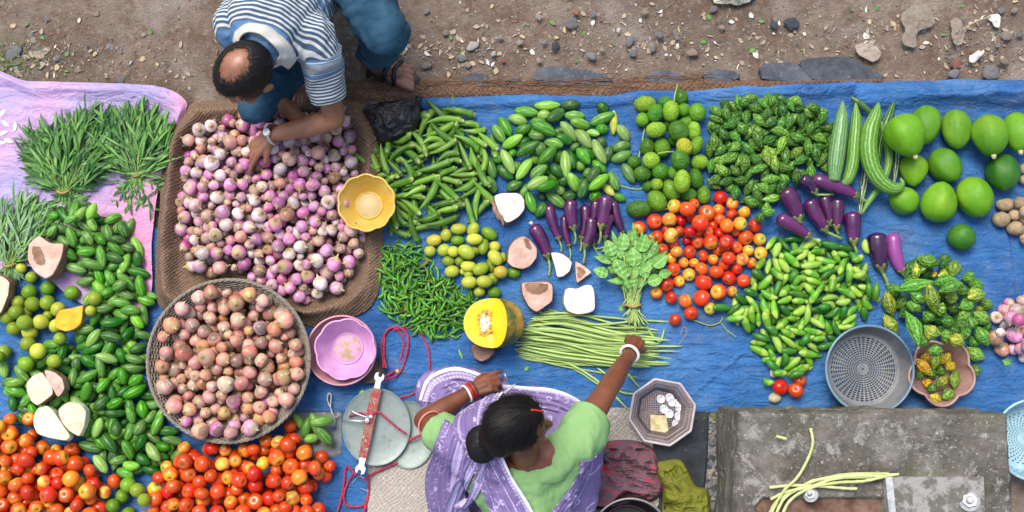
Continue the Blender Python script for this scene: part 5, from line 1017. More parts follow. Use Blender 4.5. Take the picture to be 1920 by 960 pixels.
# --- yam and pumpkin pieces
def yam_mat(name, a, b, dark):
    n = NT(name); c = n.mix(n.ramp(n.noise(14, 4), [(.35, 0.0), (.65, 1.0)]), a, b); c = n.mix(n.ramp(n.noise(9, 6, .75, dist=1.0), [(.5, 0.0), (.66, .55)]), c, tuple((p+q)/2 for p, q in zip(dark, a))); c = n.mix(n.ramp(n.noise(30, 5, .7), [(.60, 0.0), (.7, .8)]), c, dark); n.bump(n.math('ADD', n.noise(60, 5, .7), n.math('MULTIPLY', n.noise(12, 3), 2.0)), .7, .006); return n.done(c, .8, .2)
m_yw = yam_mat("yam_white", (.84, .80, .72), (.74, .66, .56), (.58, .40, .30)); m_yp = yam_mat("yam_pink", (.50, .32, .25), (.64, .48, .40), (.40, .20, .15)); m_yb = yam_mat("yam_bark", (.18, .10, .06), (.34, .21, .14), (.06, .035, .02)); m_ypale = yam_mat("yam_cream", (.72, .52, .36), (.80, .66, .50), (.45, .25, .16)); m_ygr = yam_mat("yam_green", (.62, .70, .46), (.78, .80, .62), (.35, .45, .2))
def chunk(pts, h, mat, skin, label, name="yam_piece", cat="yam", bev=.006, lean=(0, 0), z0=.006, top=.93, extra=None):
    """cut block: flat cut face on top, rough skin on the sides"""
    P = smoothpoly([U(x, y, h)[:2] for x, y in pts], 46); P0_ = np.array([U(x, y, h)[:2] for x, y in list(pts)+[pts[0]]]); ii = np.linspace(0, len(pts), 46, endpoint=False); P = P*.45+.55*np.stack([np.interp(ii, range(len(P0_)), P0_[:, k]) for k in (0, 1)], 1); c = P.mean(0); e = empty(name, (c[0], c[1], z0)); e.rotation_euler = (random.uniform(-.1, .1), random.uniform(-.1, .1), 0); n_ = len(P); V = []; F = []
    lv = [(0, .80), (h*.18, .97), (h*.5, 1.03), (h*.85, 1.0), (h, .99)]
    for k, (z, s) in enumerate(lv):
        for i, p in enumerate(P):
            q = (p-c)*s; j = .008*float(fbm(i*.35, k*1.1, h*50, 3)) if k < 4 else 0; V.append((q[0]*(1+j*8)+lean[0]*z, q[1]*(1+j*8)+lean[1]*z, z))
    for k in range(4):
        for i in range(n_): F.append((k*n_+i, k*n_+(i+1) % n_, (k+1)*n_+(i+1) % n_, (k+1)*n_+i))
    V.append((0, 0, 0)); F += [((i+1) % n_, i, len(V)-1) for i in range(n_)]
    link("skin", mesh("skin", V, F, skin), e)
    V = []; F = []; R_ = 12
    for k in range(R_):
        t = 1-(k/R_)**1.5*.98
        for i, p in enumerate(P):
            q = (p-c)*.992*t; V.append((q[0]+lean[0]*h, q[1]+lean[1]*h, h+.0035*(1-(k == 0))*(1-t)+.0022*float(fbm(q[0]*50+c[0]*9, q[1]*50, 3, 3))*(k > 0)-(.004 if k == 0 else 0)))
    for k in range(R_-1):
        for i in range(n_): F.append((k*n_+i, k*n_+(i+1) % n_, (k+1)*n_+(i+1) % n_, (k+1)*n_+i))
    F.append(tuple((R_-1)*n_+i for i in range(n_)))
    link("cut_face", mesh("cut_face", V, F, mat), e)
    if extra:
        for nm, pp, mt, hh in extra:
            Q = smoothpoly([U(x, y, h+.004)[:2] for x, y in pp], 40); Q = Q+.006*np.stack([fbm(Q[:, 0]*60, Q[:, 1]*60, 1.5, 3), fbm(Q[:, 0]*60, Q[:, 1]*60, 8.5, 3)], 1); V, F = sheet(Q-c, 0, lambda x, y, t: h+.0045+hh*(1-t*t)*(1+.6*fbm(x*90, y*90, 1, 3)), rings=9); link(nm, mesh(nm, V, F, mt), e)
    tag(e, label, cat); return e
chunk([(922, 374), (934, 368), (966, 367), (978, 378), (979, 398), (966, 414), (946, 424), (934, 410), (926, 392)], .06, m_yw, m_yb, "white yam block with ragged brown edge, between okra and eggplants", lean=(.1, .15), extra=[("bark_patch", [(919, 376), (927, 385), (934, 400), (942, 412), (944, 424), (934, 416), (922, 396)], m_yb, .003)])
chunk([(978, 440), (990, 446), (1004, 462), (1004, 480), (992, 496), (978, 502), (958, 498), (949, 488), (952, 462), (962, 448)], .07, m_yp, m_yb, "pinkish wedge-topped yam chunk with a root stub beside the limes", extra=[("scar", [(979, 446), (990, 452), (992, 464), (984, 462)], m_yb, .002)])
chunk([(1034, 474), (1052, 475), (1066, 484), (1073, 493), (1069, 508), (1058, 518), (1046, 520), (1041, 500)], .04, m_yw, m_yb, "quarter-round white yam slice pointing at the eggplant stalks")
chunk([(1079, 491), (1094, 499), (1109, 512), (1096, 522), (1082, 532), (1079, 512)], .035, m_yp, m_yb, "small brown triangular yam piece above the square white block", extra=[("scar", [(1083, 502), (1098, 511), (1085, 523)], m_yb, .002)])
chunk([(978, 529), (1000, 526), (1026, 526), (1036, 534), (1035, 562), (1020, 574), (1006, 583), (992, 574), (980, 552)], .075, m_yp, m_yb, "tan yam chunk with a rough brown crown above the long beans", extra=[("bark_patch", [(986, 530), (1022, 528), (1027, 538), (1012, 549), (992, 545)], m_yb, .004)])
chunk([(1060, 545), (1068, 539), (1082, 541), (1098, 534), (1110, 535), (1115, 548), (1116, 578), (1106, 586), (1082, 589), (1064, 582), (1057, 566)], .07, m_yw, m_ypale, "square white yam block with a notch, nearest to the spinach")
chunk([(60, 462), (78, 446), (100, 460), (126, 462), (122, 492), (108, 520), (94, 528), (72, 514), (58, 490)], .09, m_yp, m_yb, "brown yam half with a dark hollow, lying above the limes", z0=.03, extra=[("hollow", [(68, 470), (80, 470), (92, 490), (92, 502), (78, 500), (70, 488)], m_yb, .003)])
chunk([(-20, 512), (10, 516), (22, 528), (18, 552), (4, 584), (-20, 590)], .08, m_ypale, m_yb, "pale orange yam piece cut by the frame's left edge", z0=.02)
chunk([(72, 716), (84, 702), (100, 697), (116, 716), (122, 736), (108, 748), (92, 758), (80, 750), (72, 732)], .06, m_ypale, m_yb, "tan half of the split yam lying left of its twin", z0=.10)
chunk([(104, 692), (122, 696), (136, 708), (140, 728), (128, 742), (118, 726), (108, 712)], .065, m_yp, m_yb, "darker half of the split yam touching the tan half", z0=.10)
chunk([(80, 778), (88, 764), (102, 760), (116, 770), (130, 790), (148, 816), (140, 824), (112, 820), (88, 812), (80, 796)], .06, m_ygr, m_ygr, "whitish green long wedge of gourd above the tomatoes", "gourd_wedge", "gourd wedge", z0=.085)
chunk([(126, 766), (142, 752), (164, 754), (177, 768), (174, 796), (164, 814), (148, 806), (132, 788)], .06, m_ypale, m_ygr, "cream D-shaped gourd slice leaning on the whitish green wedge", "gourd_wedge", "gourd wedge", z0=.09)
m_or = yam_mat("pumpkin_flesh", (.85, .36, .02), (.82, .46, .05), (.62, .22, .02)); m_orsk = m_plain("pumpkin_skin_orange", (.45, .25, .04), (.25, .22, .05), 20, .5)
chunk([(167, 574), (150, 578), (124, 583), (117, 596), (116, 614), (134, 622), (152, 617), (164, 606)], .05, m_or, m_orsk, "bright orange pumpkin slice resting between limes and gourds", "pumpkin_slice", "pumpkin", z0=.07)
chunk([(885, 650), (900, 644), (926, 648), (929, 662), (918, 674), (904, 680), (890, 672)], .045, m_stone("brick_face", (.16, .09, .07), (.30, .19, .15), 30), m_stone("brick_side", (.14, .07, .055), (.22, .13, .10), 30), "rough reddish stone propping the cut pumpkin", "prop_stone", "stone")
chunk([(672, 690), (692, 678), (716, 680), (718, 700), (706, 718), (684, 720), (674, 708)], .03, m_stone("brick_face2", (.10, .07, .06), (.20, .14, .12), 30), m_stone("brick_side2", (.10, .06, .05), (.18, .10, .08), 30), "dark reddish brick piece beside the pink bowls", "prop_stone", "stone")
# --- cut pumpkin
n = NT("pumpkin_skin"); x, y, z = n.sep(n.raw()); c = n.mix(n.ramp(n.noise(9, 5, .65), [(.42, 0.0), (.58, 1.0)]), (.07, .10, .02), (.50, .26, .035)); c = n.mix(n.ramp(n.noise(40, 3), [(.5, 0.0), (.65, .6)]), c, (.16, .17, .04)); n.bump(n.noise(30, 4), .3, .005); m_psk = n.done(c, .45)
n = NT("pumpkin_yellow"); c = n.mix(n.noise(20, 3), (.86, .58, .01), (.90, .66, .03)); n.bump(n.noise(80, 4), .2, .003); m_pfl = n.done(c, .4, .5, Subsurface_Weight=.1)
n = NT("pumpkin_pulp"); c = n.mix(n.ramp(n.noise(70, 4, .7), [(.4, 0.0), (.6, 1.0)]), (.80, .28, .03), (.88, .62, .22)); n.bump(n.noise(90, 5, .7), 1.0, .006); m_ppl = n.done(c, .4)
m_seed = NT("pumpkin_seed").done((.85, .74, .5), .5)
PR = 57*K; pc = U(926, 606, .11); e = empty("cut_pumpkin", (pc.x, pc.y, .006)); tag(e, "round pumpkin with a wedge cut out showing yellow flesh and seeds", "pumpkin")
CZ = PR*.98; A0, A1 = R(64), R(176)       # open sector of the cross-section, seen along +Y
V = []; F = []; nu, nv = 70, 26
def prad(a, p): return PR*(max(0.0, cos(p))**.85)*(1+.045*abs(sin(a*5))-.04)
for i in range(nu+1):
    a = A1+(2*pi-(A1-A0))*i/nu
    for j in range(nv+1):
        p = -pi/2+pi*j/nv; r = max(.0005, prad(a, p)); V.append((r*cos(a), PR*.80*sin(p), CZ+r*sin(a)))
for i in range(nu):
    for j in range(nv): F.append((i*(nv+1)+j, (i+1)*(nv+1)+j, (i+1)*(nv+1)+j+1, i*(nv+1)+j+1))
link("rind", mesh("rind", V, F, m_psk), e)
for nm, a in (("cut_face", A1), ("cut_face", A0)):
    V = []; F = []; s = 1 if a == A1 else -1
    for k in range(16):
        q = 1-k/15
        for j in range(nv+1):
            p = -pi/2+pi*j/nv; r = max(.0005, prad(a, p))*.995*q; dip = 0
            yy = PR*.80*sin(p)*(.995 if q > .05 else .97); hollow = .020*math.exp(-((yy/(PR*.5))**2)*1.6)*math.exp(-((q-.18)/.30)**2); an = a+s*0
            V.append((r*cos(a)+hollow*sin(a)*(1 if s > 0 else -1), yy, CZ+r*sin(a)-hollow*abs(cos(a))))
    for k in range(15):
        for j in range(nv): F.append((k*(nv+1)+j, (k+1)*(nv+1)+j, (k+1)*(nv+1)+j+1, k*(nv+1)+j+1))
    link(nm, mesh("cut_face", V, F, m_pfl), e)
BVs, BFs = ball(10, 7); mb = MB()
for k in range(150):
    a = random.uniform(0, 2*pi); q = random.uniform(.15, 1)**.5; y_ = PR*.44*q*cos(a); x_ = -PR*.28+PR*.26*q*sin(a); r = random.uniform(.003, .0065)
    mb.add(BVs, BFs, 0, Matrix.Translation((x_, y_, CZ+.002+random.uniform(-.004, .006))) @ Matrix.Rotation(random.uniform(0, 6), 4, 'Z') @ Matrix.Diagonal((r*1.7, r*.6, r*.6, 1)))
link("pulp", mb.build("pulp", m_ppl), e)
mb = MB()
for k in range(26):
    a = random.uniform(0, 2*pi); q = random.uniform(0, 1)**.5; mb.add(BVs, BFs, 0, Matrix.Translation((-PR*.28+PR*.13*q*sin(a), PR*.26*q*cos(a), CZ+.008)) @ Matrix.Rotation(random.uniform(-.6, .6)+1.3, 4, 'Z') @ Matrix.Diagonal((.009, .005, .002, 1)))
link("seeds", mb.build("seeds", m_seed), e)

# --- leafy bunches
def leaf_mat(name, a, b):
    n = NT(name); u = n.n("UVMap").outputs[0]; s = n.sep(u); mid = n.ramp(n.math('ABSOLUTE', n.math('SUBTRACT', s[0], .5)), [(.0, 1.0), (.07, 0.0)])
    c = n.mix(n.noise(13, 3), a, b); c = n.mix(n.math('MULTIPLY', mid, .45), c, tuple(min(1, q*2.4) for q in b)); n.bump(n.noise(90, 3), .4, .003)
    return n.done(c, .5, .4, Subsurface_Weight=.08, Subsurface_Radius=(.004, .01, .002))
def blade(P0, d, L, w, droop, rise, twist, nseg=6, wav=0.0, shape=1.0):
    """leaf blade; returns V, F, UV"""
    d = np.array((d[0], d[1], 0.0)); d /= np.linalg.norm(d); sd_ = np.array((-d[1], d[0], 0)); V = []; UV = []
    for i in range(nseg+1):
        t = i/nseg; ww = w*max(.02, (sin(pi*min(1, t**shape*.93+.06)))**.8); c = np.array(P0)+d*L*t+np.array((0, 0, rise*L*t-droop*L*t*t)); sv = sd_*cos(twist*t)+np.array((0, 0, 1))*sin(twist*t)
        for k, s in enumerate((-1, 0, 1)):
            V.append(c+sv*s*ww+np.array((0, 0, (.25*ww if s else 0)+wav*ww*sin(i*2.3+s)))); UV.append((k/2, t))
    F = []
    for i in range(nseg):
        for k in range(2): F.append((i*3+k, i*3+k+1, (i+1)*3+k+1, (i+1)*3+k))
    return V, F, UV
class LB:
    def __init__(s): s.V = []; s.F = []; s.U = []
    def add(s, V, F, UV): b = len(s.V); s.V += [tuple(v) for v in V]; s.F += [tuple(i+b for i in f) for f in F]; s.U += UV
    def build(s, name, mat): return mesh(name, s.V, s.F, mat, True, uv=s.U)
m_lf = [leaf_mat("herb_dark", (.015, .072, .013), (.048, .155, .03)), leaf_mat("herb_light", (.06, .19, .03), (.13, .30, .05)), leaf_mat("herb_silver", (.10, .22, .09), (.22, .36, .18))]
m_tie = NT("straw_tie").done((.40, .25, .09), .8)
def herb_bunch(tie, tips, stems, nleaf, label, mats, L=(26, 52), w=2.5, bun=14):
    """tie: px of the knot; tips: outline of the fan; stems: outline below"""
    t0 = U(*tie, .03); e = empty("herb_bunch", (t0.x, t0.y, .01)); lbs = [LB() for _ in mats]; sm = MB(); ox = np.array((t0.x, t0.y, .01))
    for k in range(nleaf):
        f = tips[random.randrange(len(tips))]; s = random.random()**.55; px_ = tie[0]+(f[0]-tie[0])*s*random.uniform(.85, 1.05)+random.gauss(0, 7); py_ = tie[1]+(f[1]-tie[1])*s*random.uniform(.85, 1.02)+random.gauss(0, 6)
        z = .012+.075*sin(min(1, s+.15)*pi*.8)*random.uniform(.15, 1.0); p = np.array(U(px_, py_, z))-ox; d = np.array((f[0]-tie[0], -(f[1]-tie[1]))); a = math.atan2(d[1], d[0])+random.gauss(0, .45)
        lbs[random.choices(range(len(mats)), [3, 2, 1][:len(mats)])[0]].add(*blade(p, (cos(a), sin(a)), K*random.uniform(*L), K*w*random.uniform(.6, 1.3), random.uniform(.1, .7), random.uniform(0, .5), random.uniform(-1.3, 1.3), 5))
        if k % 5 == 0: sm.add(*sweep(cr([np.array((0, 0, .018))+np.array((random.gauss(0, .008), random.gauss(0, .004), random.uniform(0, .02))), p*.5+np.array((0, 0, .015)), p], 6), .0022, 5))
    for k in range(nleaf//3):
        f = random.choice(stems); s = random.random()**.7; p = np.array(U(tie[0]+(f[0]-tie[0])*s, tie[1]+(f[1]-tie[1])*s, .01+.03*random.random()))-ox; a = math.atan2(-(f[1]-tie[1]), f[0]-tie[0])+random.gauss(0, .6)
        lbs[-1 if random.random() < .4 else 0].add(*blade(p, (cos(a), sin(a)), K*random.uniform(12, 26), K*w*.8, .4, .2, random.uniform(-1, 1), 4))
        if k % 2 == 0: q = np.array(U(f[0]+random.gauss(0, 5), f[1]+random.gauss(0, 4), .012))-ox; sm.add(*sweep(cr([np.array((random.gauss(0, .012), 0, random.uniform(.01, .04))), q*.5+np.array((0, 0, .012)), q], 6), .0024, 5))
    for m_, lb in zip(mats, lbs): link("leaves", lb.build("leaves", m_), e)
    link("stems", sm.build("stems", m_stem), e)
    P = [(bun*K*cos(a), .006*sin(a*3), .022+bun*K*.9*sin(a)) for a in np.linspace(0, 2*pi, 25)[:-1]]; link("tie", mesh("tie", *sweep(P, .004, 6, closed=True), m_tie), e)
    tag(e, label, "greens", "tied bunches of leafy greens on the pink sheet"); return e
herb_bunch((258, 330), [(192, 262), (200, 240), (222, 225), (240, 214), (260, 206), (276, 220), (300, 228), (325, 240), (318, 268), (305, 300), (190, 300)], [(215, 378), (240, 388), (262, 378), (284, 392), (300, 350), (225, 355)], 800, "leafy green bunch with its straw tie, touching the burlap sack", m_lf[:2])
herb_bunch((122, 362), [(52, 288), (62, 262), (88, 248), (118, 252), (140, 230), (165, 212), (200, 222), (222, 230), (190, 290), (180, 320), (70, 320)], [(95, 385), (130, 388), (155, 378), (165, 345), (88, 350)], 900, "leafy green bunch left of the one touching the sack", m_lf[:2])
herb_bunch((20, 498), [(-20, 400), (10, 388), (40, 380), (65, 388), (85, 402), (92, 420), (70, 450), (-30, 430)], [(-20, 520), (10, 528), (30, 512)], 480, "paler slender-leaved bunch at the frame's left edge", [m_lf[2], m_lf[1]], w=2.3)
# --- spinach held by the woman
m_sp = leaf_mat("spinach_leaf", (.085, .26, .04), (.20, .42, .10)); m_sst = NT("spinach_stem").done((.32, .46, .14), .5)
t0 = U(1187, 574, .05); e = empty("spinach_bunch", (t0.x, t0.y, .01)); tag(e, "broad-leaved spinach bunch tied with straw under the woman's reaching hand", "spinach"); lb = LB(); sm = MB(); ox = np.array((t0.x, t0.y, .01))
for k in range(270):
    a = R(random.uniform(42, 138)); rr = 112*random.random()**.6; px_ = 1187+rr*cos(a)*.50+random.gauss(0, 4); py_ = 562-rr*sin(a); px_ = min(max(px_, 1132), 1238); z = .018+.07*random.random(); p = np.array(U(px_, py_, z))-ox; b = a+random.gauss(0, .45)
    if py_ < 520 or random.random() < .4: lb.add(*blade(p, (cos(b), sin(b)), K*random.uniform(18, 34), K*random.uniform(3.5, 8), random.uniform(.1, .8), random.uniform(.0, .6), random.uniform(-1.1, 1.1), 9, .42, .8))
    if k % 2: sm.add(*sweep(cr([(random.gauss(0, .013), -.0, random.uniform(.01, .05)), p*.5+np.array((0, 0, .012)), p], 7), .0032, 6))
for px_, py_, a, L in [(1150, 470, 110, 40), (1165, 460, 80, 42), (1200, 462, 70, 44), (1225, 490, 40, 42), (1140, 505, 160, 36), (1190, 490, 95, 46), (1215, 520, 20, 38), (1236, 505, 10, 30), (1170, 505, 120, 44)]:
    p = np.array(U(px_, py_+10, .09))-ox; lb.add(*blade(p, (cos(R(a)), sin(R(a))), K*L*.8, K*L*.30, .3, .2, random.uniform(-.5, .5), 10, .30, .8))
for k in range(46):
    q = np.array(U(1187+random.gauss(0, 12), 604+random.gauss(0, 7), .01+.05*random.random()))-ox; sm.add(*sweep(cr([(random.gauss(0, .012), .005, random.uniform(.01, .05)), q*.5+np.array((0, 0, .014)), q], 6), .0028, 5))
link("leaves", lb.build("leaves", m_sp), e); link("stems", sm.build("stems", m_sst), e)
P = [(.034*cos(a), .004*sin(a*3), .026+.030*sin(a)) for a in np.linspace(0, 2*pi, 25)[:-1]]; link("tie", mesh("tie", *sweep(P, .004, 6, closed=True), m_tie), e)
# --- long beans
n = NT("long_bean"); c = n.mix(n.noise(14, 3), (.26, .44, .09), (.46, .60, .22)); c = n.hsv(c, .5, 1, rng_map(n, n.rnd(), .7, 1.2)); m_bean = n.done(c, .5)
beans = []
for k in range(64):
    t = (k+.5)/64; y0 = 583+85*t+random.gauss(0, 3); x0 = 975+random.gauss(0, 9)+(44-40*min(1, t*2.2))*1; x1 = 1226+random.gauss(0, 20); y1 = 612+80*t+random.gauss(0, 13)
    if k < 5: y1 += 30; x1 -= 20
    beans.append(([x0, x0*.7+x1*.3, x0*.35+x1*.65, x1], [y0, y0*.6+y1*.4-10*(1-t)+4*t-random.uniform(-3, 5), y0*.35+y1*.65+4+random.gauss(0, 3), y1], .012+.045*random.random()*sin(pi*min(1, max(0, t))) ))
beans += [([972, 1060, 1125, 1180], [664, 680, 718, 770], .02), ([978, 1070, 1130, 1190], [672, 690, 725, 741], .014), ([1150, 1170, 1185, 1200], [660, 690, 710, 728], .02), ([1213, 1222, 1238, 1246], [610, 628, 640, 616], .02), ([1120, 1140, 1165, 1190], [690, 705, 735, 738], .02)]
for k, (xs, ys, z) in enumerate(beans):
    P = cr([U(a, b, z+.006*math.sin(i*2+k)+(.0 if 0 < i < 3 else -.004)) for i, (a, b) in enumerate(zip(xs, ys))], 26); P[:, 2] = np.maximum(P[:, 2], .009)
    r = np.full(26, .0046*random.uniform(.85, 1.15)); r[0] *= .4; r[-1] *= .3; r[1] *= .8; r[-2] *= .7
    o = link("long_bean", mesh("long_bean", *sweep(P, r, 7, bump=lambda i, a: .08*math.sin(i*1.9)), m_bean))
    if k < 64: lab = f"long green bean in the bundle, {ordinal(k+1)} counting from the yam chunk towards the woman"
    else: lab = ["long bean nearest the woman, its end reaching the coin basket's rim", "stray long bean curving to the coin basket", "short bean crossing the blue tarp above the coins", "bean bent like a hook beside the wrist", "bean end lying over the mat beside her arm"][k-64]
    tag(o, lab, "bean", "long green beans in the bundle" if k < 64 else None)
# ================================================================ BOWLS, SCALE, BASKETS, CLOTH
def m_plastic(name, a, b, rough=.35, trans=0.0, **kw):
    n = NT(name); c = n.mix(n.ramp(n.noise(9, 5, .7), [(.4, 0.0), (.65, 1.0)]), a, b); n.bump(n.noise(40, 3), .05, .003)
    return n.done(c, rough, .5, Transmission_Weight=trans, **kw)
def bowl(name, c, r, h, base, mat, label, lobes=0, amp=0.0, th=.003, flare=1.0, rim=.004, cat="bowl", floor=True, tilt=(0, 0), inner=None, fmat=None):
    """open bowl: c = world centre of the foot"""
    prof = [(.0005, 0), (base*.5, 0), (base*.96, 0), (base, .002)]+[(base+(r-base)*t**flare, .002+(h-.002)*t) for t in np.linspace(.08, 1, 14)]
    def fr(a, i): 
        t = max(0, (i-3)/14); return 1+amp*t*np.abs(np.sin(lobes*a/2)) if lobes else 1+0*a
    e = empty(name, c); e.rotation_euler = (*tilt, random.uniform(0, .3)); tag(e, label, cat)
    V, F = revolve(prof, 96, fr); o = link("shell", mesh("shell", V, F, mat), e); solidify(o, th, 1)
    P = [((r+.001)*(1+amp*abs(sin(lobes*a/2)) if lobes else (r+.001)/(r+.001))*cos(a), (r+.001)*(1+amp*abs(sin(lobes*a/2)) if lobes else 1)*sin(a), h) for a in np.linspace(0, 2*pi, 97)[:-1]]
    link("rim", mesh("rim", *sweep(P, rim, 8, closed=True), mat), e)
    if floor:
        V, F = revolve([(base*.86, .0035), (base*.90, .008), (base*.97, .0085), (base*.99, .0035)], 64, None); link("foot_ring", mesh("foot_ring", V, F, fmat or mat), e)
    return e
def UR(px_, py_, zr, z):
    p = U(px_, py_, zr); return Vector((p.x, p.y, z))
# yellow bowl resting on onions and okra
m_yel = m_plastic("yellow_plastic", (.60, .38, .05), (.70, .50, .13), .3, .0, Subsurface_Weight=.3, Subsurface_Radius=(.03, .02, .005))
c0 = UR(687, 380, .16, .075); e = bowl("plastic_bowl", c0, .108, .085, .058, m_yel, "translucent amber scalloped plastic bowl between pink onions and okra", 10, .06, .0025, .8, .0045)
m_yf = m_plastic("bowl_floor", (.50, .40, .20), (.60, .50, .28), .5); V, F = revolve([(.0004, .0045), (.05, .0045), (.051, .003)], 40); link("floor_disc", mesh("floor_disc", V, F, m_yf), e)
# pink bowls, nested
m_pk1 = m_plastic("pink_plastic_a", (.50, .22, .27), (.60, .32, .36), .4); m_pk2 = m_plastic("pink_plastic_b", (.52, .26, .52), (.66, .38, .62), .35, 0, Subsurface_Weight=.2, Subsurface_Radius=(.03, .02, .03))
c0 = UR(640, 657, .10, .015); bowl("plastic_bowl", c0, .138, .085, .085, m_pk1, "larger dusty rose bowl underneath the lilac scalloped one", 0, 0, .003, .8, .0045)
c1 = UR(645, 653, .13, .035); e = bowl("plastic_bowl", c1, .114, .09, .066, m_pk2, "lilac scalloped bowl nested in the dusty rose bowl", 8, .06, .0025, .75, .004, tilt=(.05, .04)); n = NT("bowl_dirt"); m_dirt = n.done(n.mix(n.ramp(n.noise(30, 4), [(.45, 0.0), (.6, 1.0)]), (.58, .36, .50), (.40, .30, .16)), .6)
V, F = revolve([(.0004, .0045), (.058, .0045), (.059, .003)], 40); link("floor_disc", mesh("floor_disc", V, F, m_dirt), e)
# blue colander: rings and spokes leave real holes
def colander(c, r, h, base, mat, label, rings=14, segs=96, wallholes=False, step=2, stagger=False, inv=False):
    prof = [(base*t, 0.0) for t in np.linspace(.02, 1, rings*2)]+[(base+(r-base)*t**.75, h*t) for t in np.linspace(.1, 1, 16)]
    V, F = revolve(prof, segs); e = empty("colander", c); tag(e, label, "colander"); nF = []; nfl = rings*2-1
    for k, f in enumerate(F):
        i, j = divmod(k, segs)
        hole = (i % 2 == 1 and ((j+(i//2 if stagger else 0)) % step == 0) != inv and 3 < i < nfl-2) or (wallholes and i > nfl and i < nfl+12 and i % 2 == 0 and (j+i//2) % 3 == 0)
        if not hole: nF.append(f)
    o = link("shell", mesh("shell", V, nF, mat), e); solidify(o, .0022, 1)
    P = [(r*cos(a), r*sin(a), h) for a in np.linspace(0, 2*pi, 97)[:-1]]; link("rim", mesh("rim", *sweep(P, .0055, 8, closed=True), mat), e)
    return e
m_bcol = m_plastic("blue_grey_plastic", (.10, .19, .26), (.17, .27, .35), .4); m_lcol = m_plastic("light_blue_plastic", (.22, .40, .48), (.36, .54, .60), .4)
e = colander(UR(1631, 693, .107, .022), .176, .085, .145, m_bcol, "round blue colander with spoke pattern beside the scalloped bowl", 16, 120, step=3, stagger=False, inv=True)
for o in e.children:
    if o.name.startswith("shell"): o.data.materials[0] = m_plastic("grey_blue_mesh", (.13, .15, .165), (.24, .245, .24), .5)
colander(U(1920, 822, .012), .16, .09, .12, m_lcol, "light blue perforated colander behind the concrete block", 12, 90, True, 3, True)
# scalloped bowl with bitter gourds
m_br = m_plastic("mauve_brown_plastic", (.30, .17, .15), (.42, .27, .24), .4)
c0 = UR(1766, 698, .10, .014); e = bowl("plastic_bowl", c0, .112, .085, .08, m_br, "dusty brown five-lobed bowl holding yellowing bitter gourds", 5, .20, .003, .7, .0055)
def bb(x, y): 
    d = math.hypot(x-c0.x, y-c0.y); return .016+.8*max(0, d-.06)
A = seg([(360, 710, 410, 690, "mid", 9), (245, 735, 280, 710, "mid", 9), (300, 700, 360, 740, "mid", 9), (310, 580, 400, 580, "mid", 10), (265, 620, 320, 620, "gold", 9), (385, 660, 440, 590, "gold", 10), (415, 690, 465, 650, "gold", 10), (320, 840, 385, 870, "gold", 9), (275, 760, 340, 780, "gold", 9), (310, 815, 360, 780, "mid", 9), (385, 860, 470, 810, "pale", 11), (445, 800, 485, 690, "yellow", 10), (355, 790, 430, 730, "yellow", 10), (335, 690, 370, 600, "yellow", 10), (235, 625, 330, 725, "gold", 11)], 1640, 470, 3.097, 10)
it = fixed(A, bb, soft=.86); spawn(it, "bitter_gourd", "bitter gourd", "yellowing bitter gourds in the scalloped bowl", "inside the bowl", BG, bw, {"the blue colander": (1715, 700), "the rim beneath the heap": (1765, 650), "the rim by the concrete": (1765, 745)}, minseen=1)
# octagonal coin basket
m_oct = m_plastic("grey_pink_plastic", (.40, .36, .36), (.52, .48, .48), .45); m_oct2 = m_plastic("grey_brown_plastic", (.22, .18, .18), (.33, .28, .28), .5)
OC = UR(1242, 773, .09, .014); e = empty("octagonal_basket", OC); tag(e, "octagonal grey plastic basket holding coins and a folded note", "basket")
RO, RB, HO = .131, .086, .075; a0 = R(12)
def octp(r, a): 
    k = (a-a0) % (pi/4)-pi/8; return r*cos(pi/8)/cos(k)
mb = MB()
def bar(p, q, w=.0022): mb.add(*sweep([p, [(x+y)/2 for x, y in zip(p, q)], q], w, 4))
rB = RB*cos(pi/8)
for k in range(-9, 10):           # woven floor lattice
    for s in (0, 1):
        t = k*.0092; a_ = []
        for u in np.linspace(-RB, RB, 60):
            x, y = (t, u) if s else (u, t)
            if math.hypot(x, y) < octp(RB, math.atan2(y, x)): a_.append((x, y))
        if len(a_) > 2: bar((*a_[0], .002+.001*s), (*a_[-1], .002+.001*s), .0026)
for i in range(104):
    a = 2*pi*i/104; r0, r1 = octp(RB, a), octp(RO, a); bar((r0*cos(a), r0*sin(a), .002), (r1*cos(a), r1*sin(a), HO), .0024)
link("lattice", mb.build("lattice", m_oct2), e)
mb = MB()
for r, z, w in ((RB, .002, .0035), (RB+(RO-RB)*.5, HO*.5, .003), (RB+(RO-RB)*.8, HO*.8, .003)):
    mb.add(*sweep([(octp(r, a)*cos(a), octp(r, a)*sin(a), z) for a in np.linspace(0, 2*pi, 97)[:-1]], w, 6, closed=True))
link("rings", mb.build("rings", m_oct2), e)
V, F = [], []
for k, (r, z) in enumerate([(RO-.002, HO-.010), (RO, HO), (RO+.003, HO+.003), (RO+.009, HO+.002), (RO+.010, HO-.003), (RO+.004, HO-.010), (RO-.002, HO-.010)]):
    for i in range(96): a = 2*pi*i/96; V.append((octp(r, a)*cos(a), octp(r, a)*sin(a), z))
for k in range(6):
    for i in range(96): F.append((k*96+i, k*96+(i+1) % 96, (k+1)*96+(i+1) % 96, (k+1)*96+i))
link("rim", mesh("rim", V, F, m_oct), e)
m_coin = NT("coin_metal").done((.68, .70, .72), .4, .5, Metallic=.35)
cs = [((282, 207), "coin lying apart, nearest to the folded beans"), ((340, 198), "topmost coin of the cluster in the octagonal basket"), ((356, 228), "coin overlapping the topmost one"), ((395, 235), "coin at the cluster's upper right"), ((405, 264), "brightest coin, at the basket's outer side"), ((303, 275), "coin left of the middle pair"), ((338, 305), "coin just above the banknote's corner"), ((400, 322), "bluish coin low in the cluster"), ((385, 372), "lowest coin beside the banknote")]
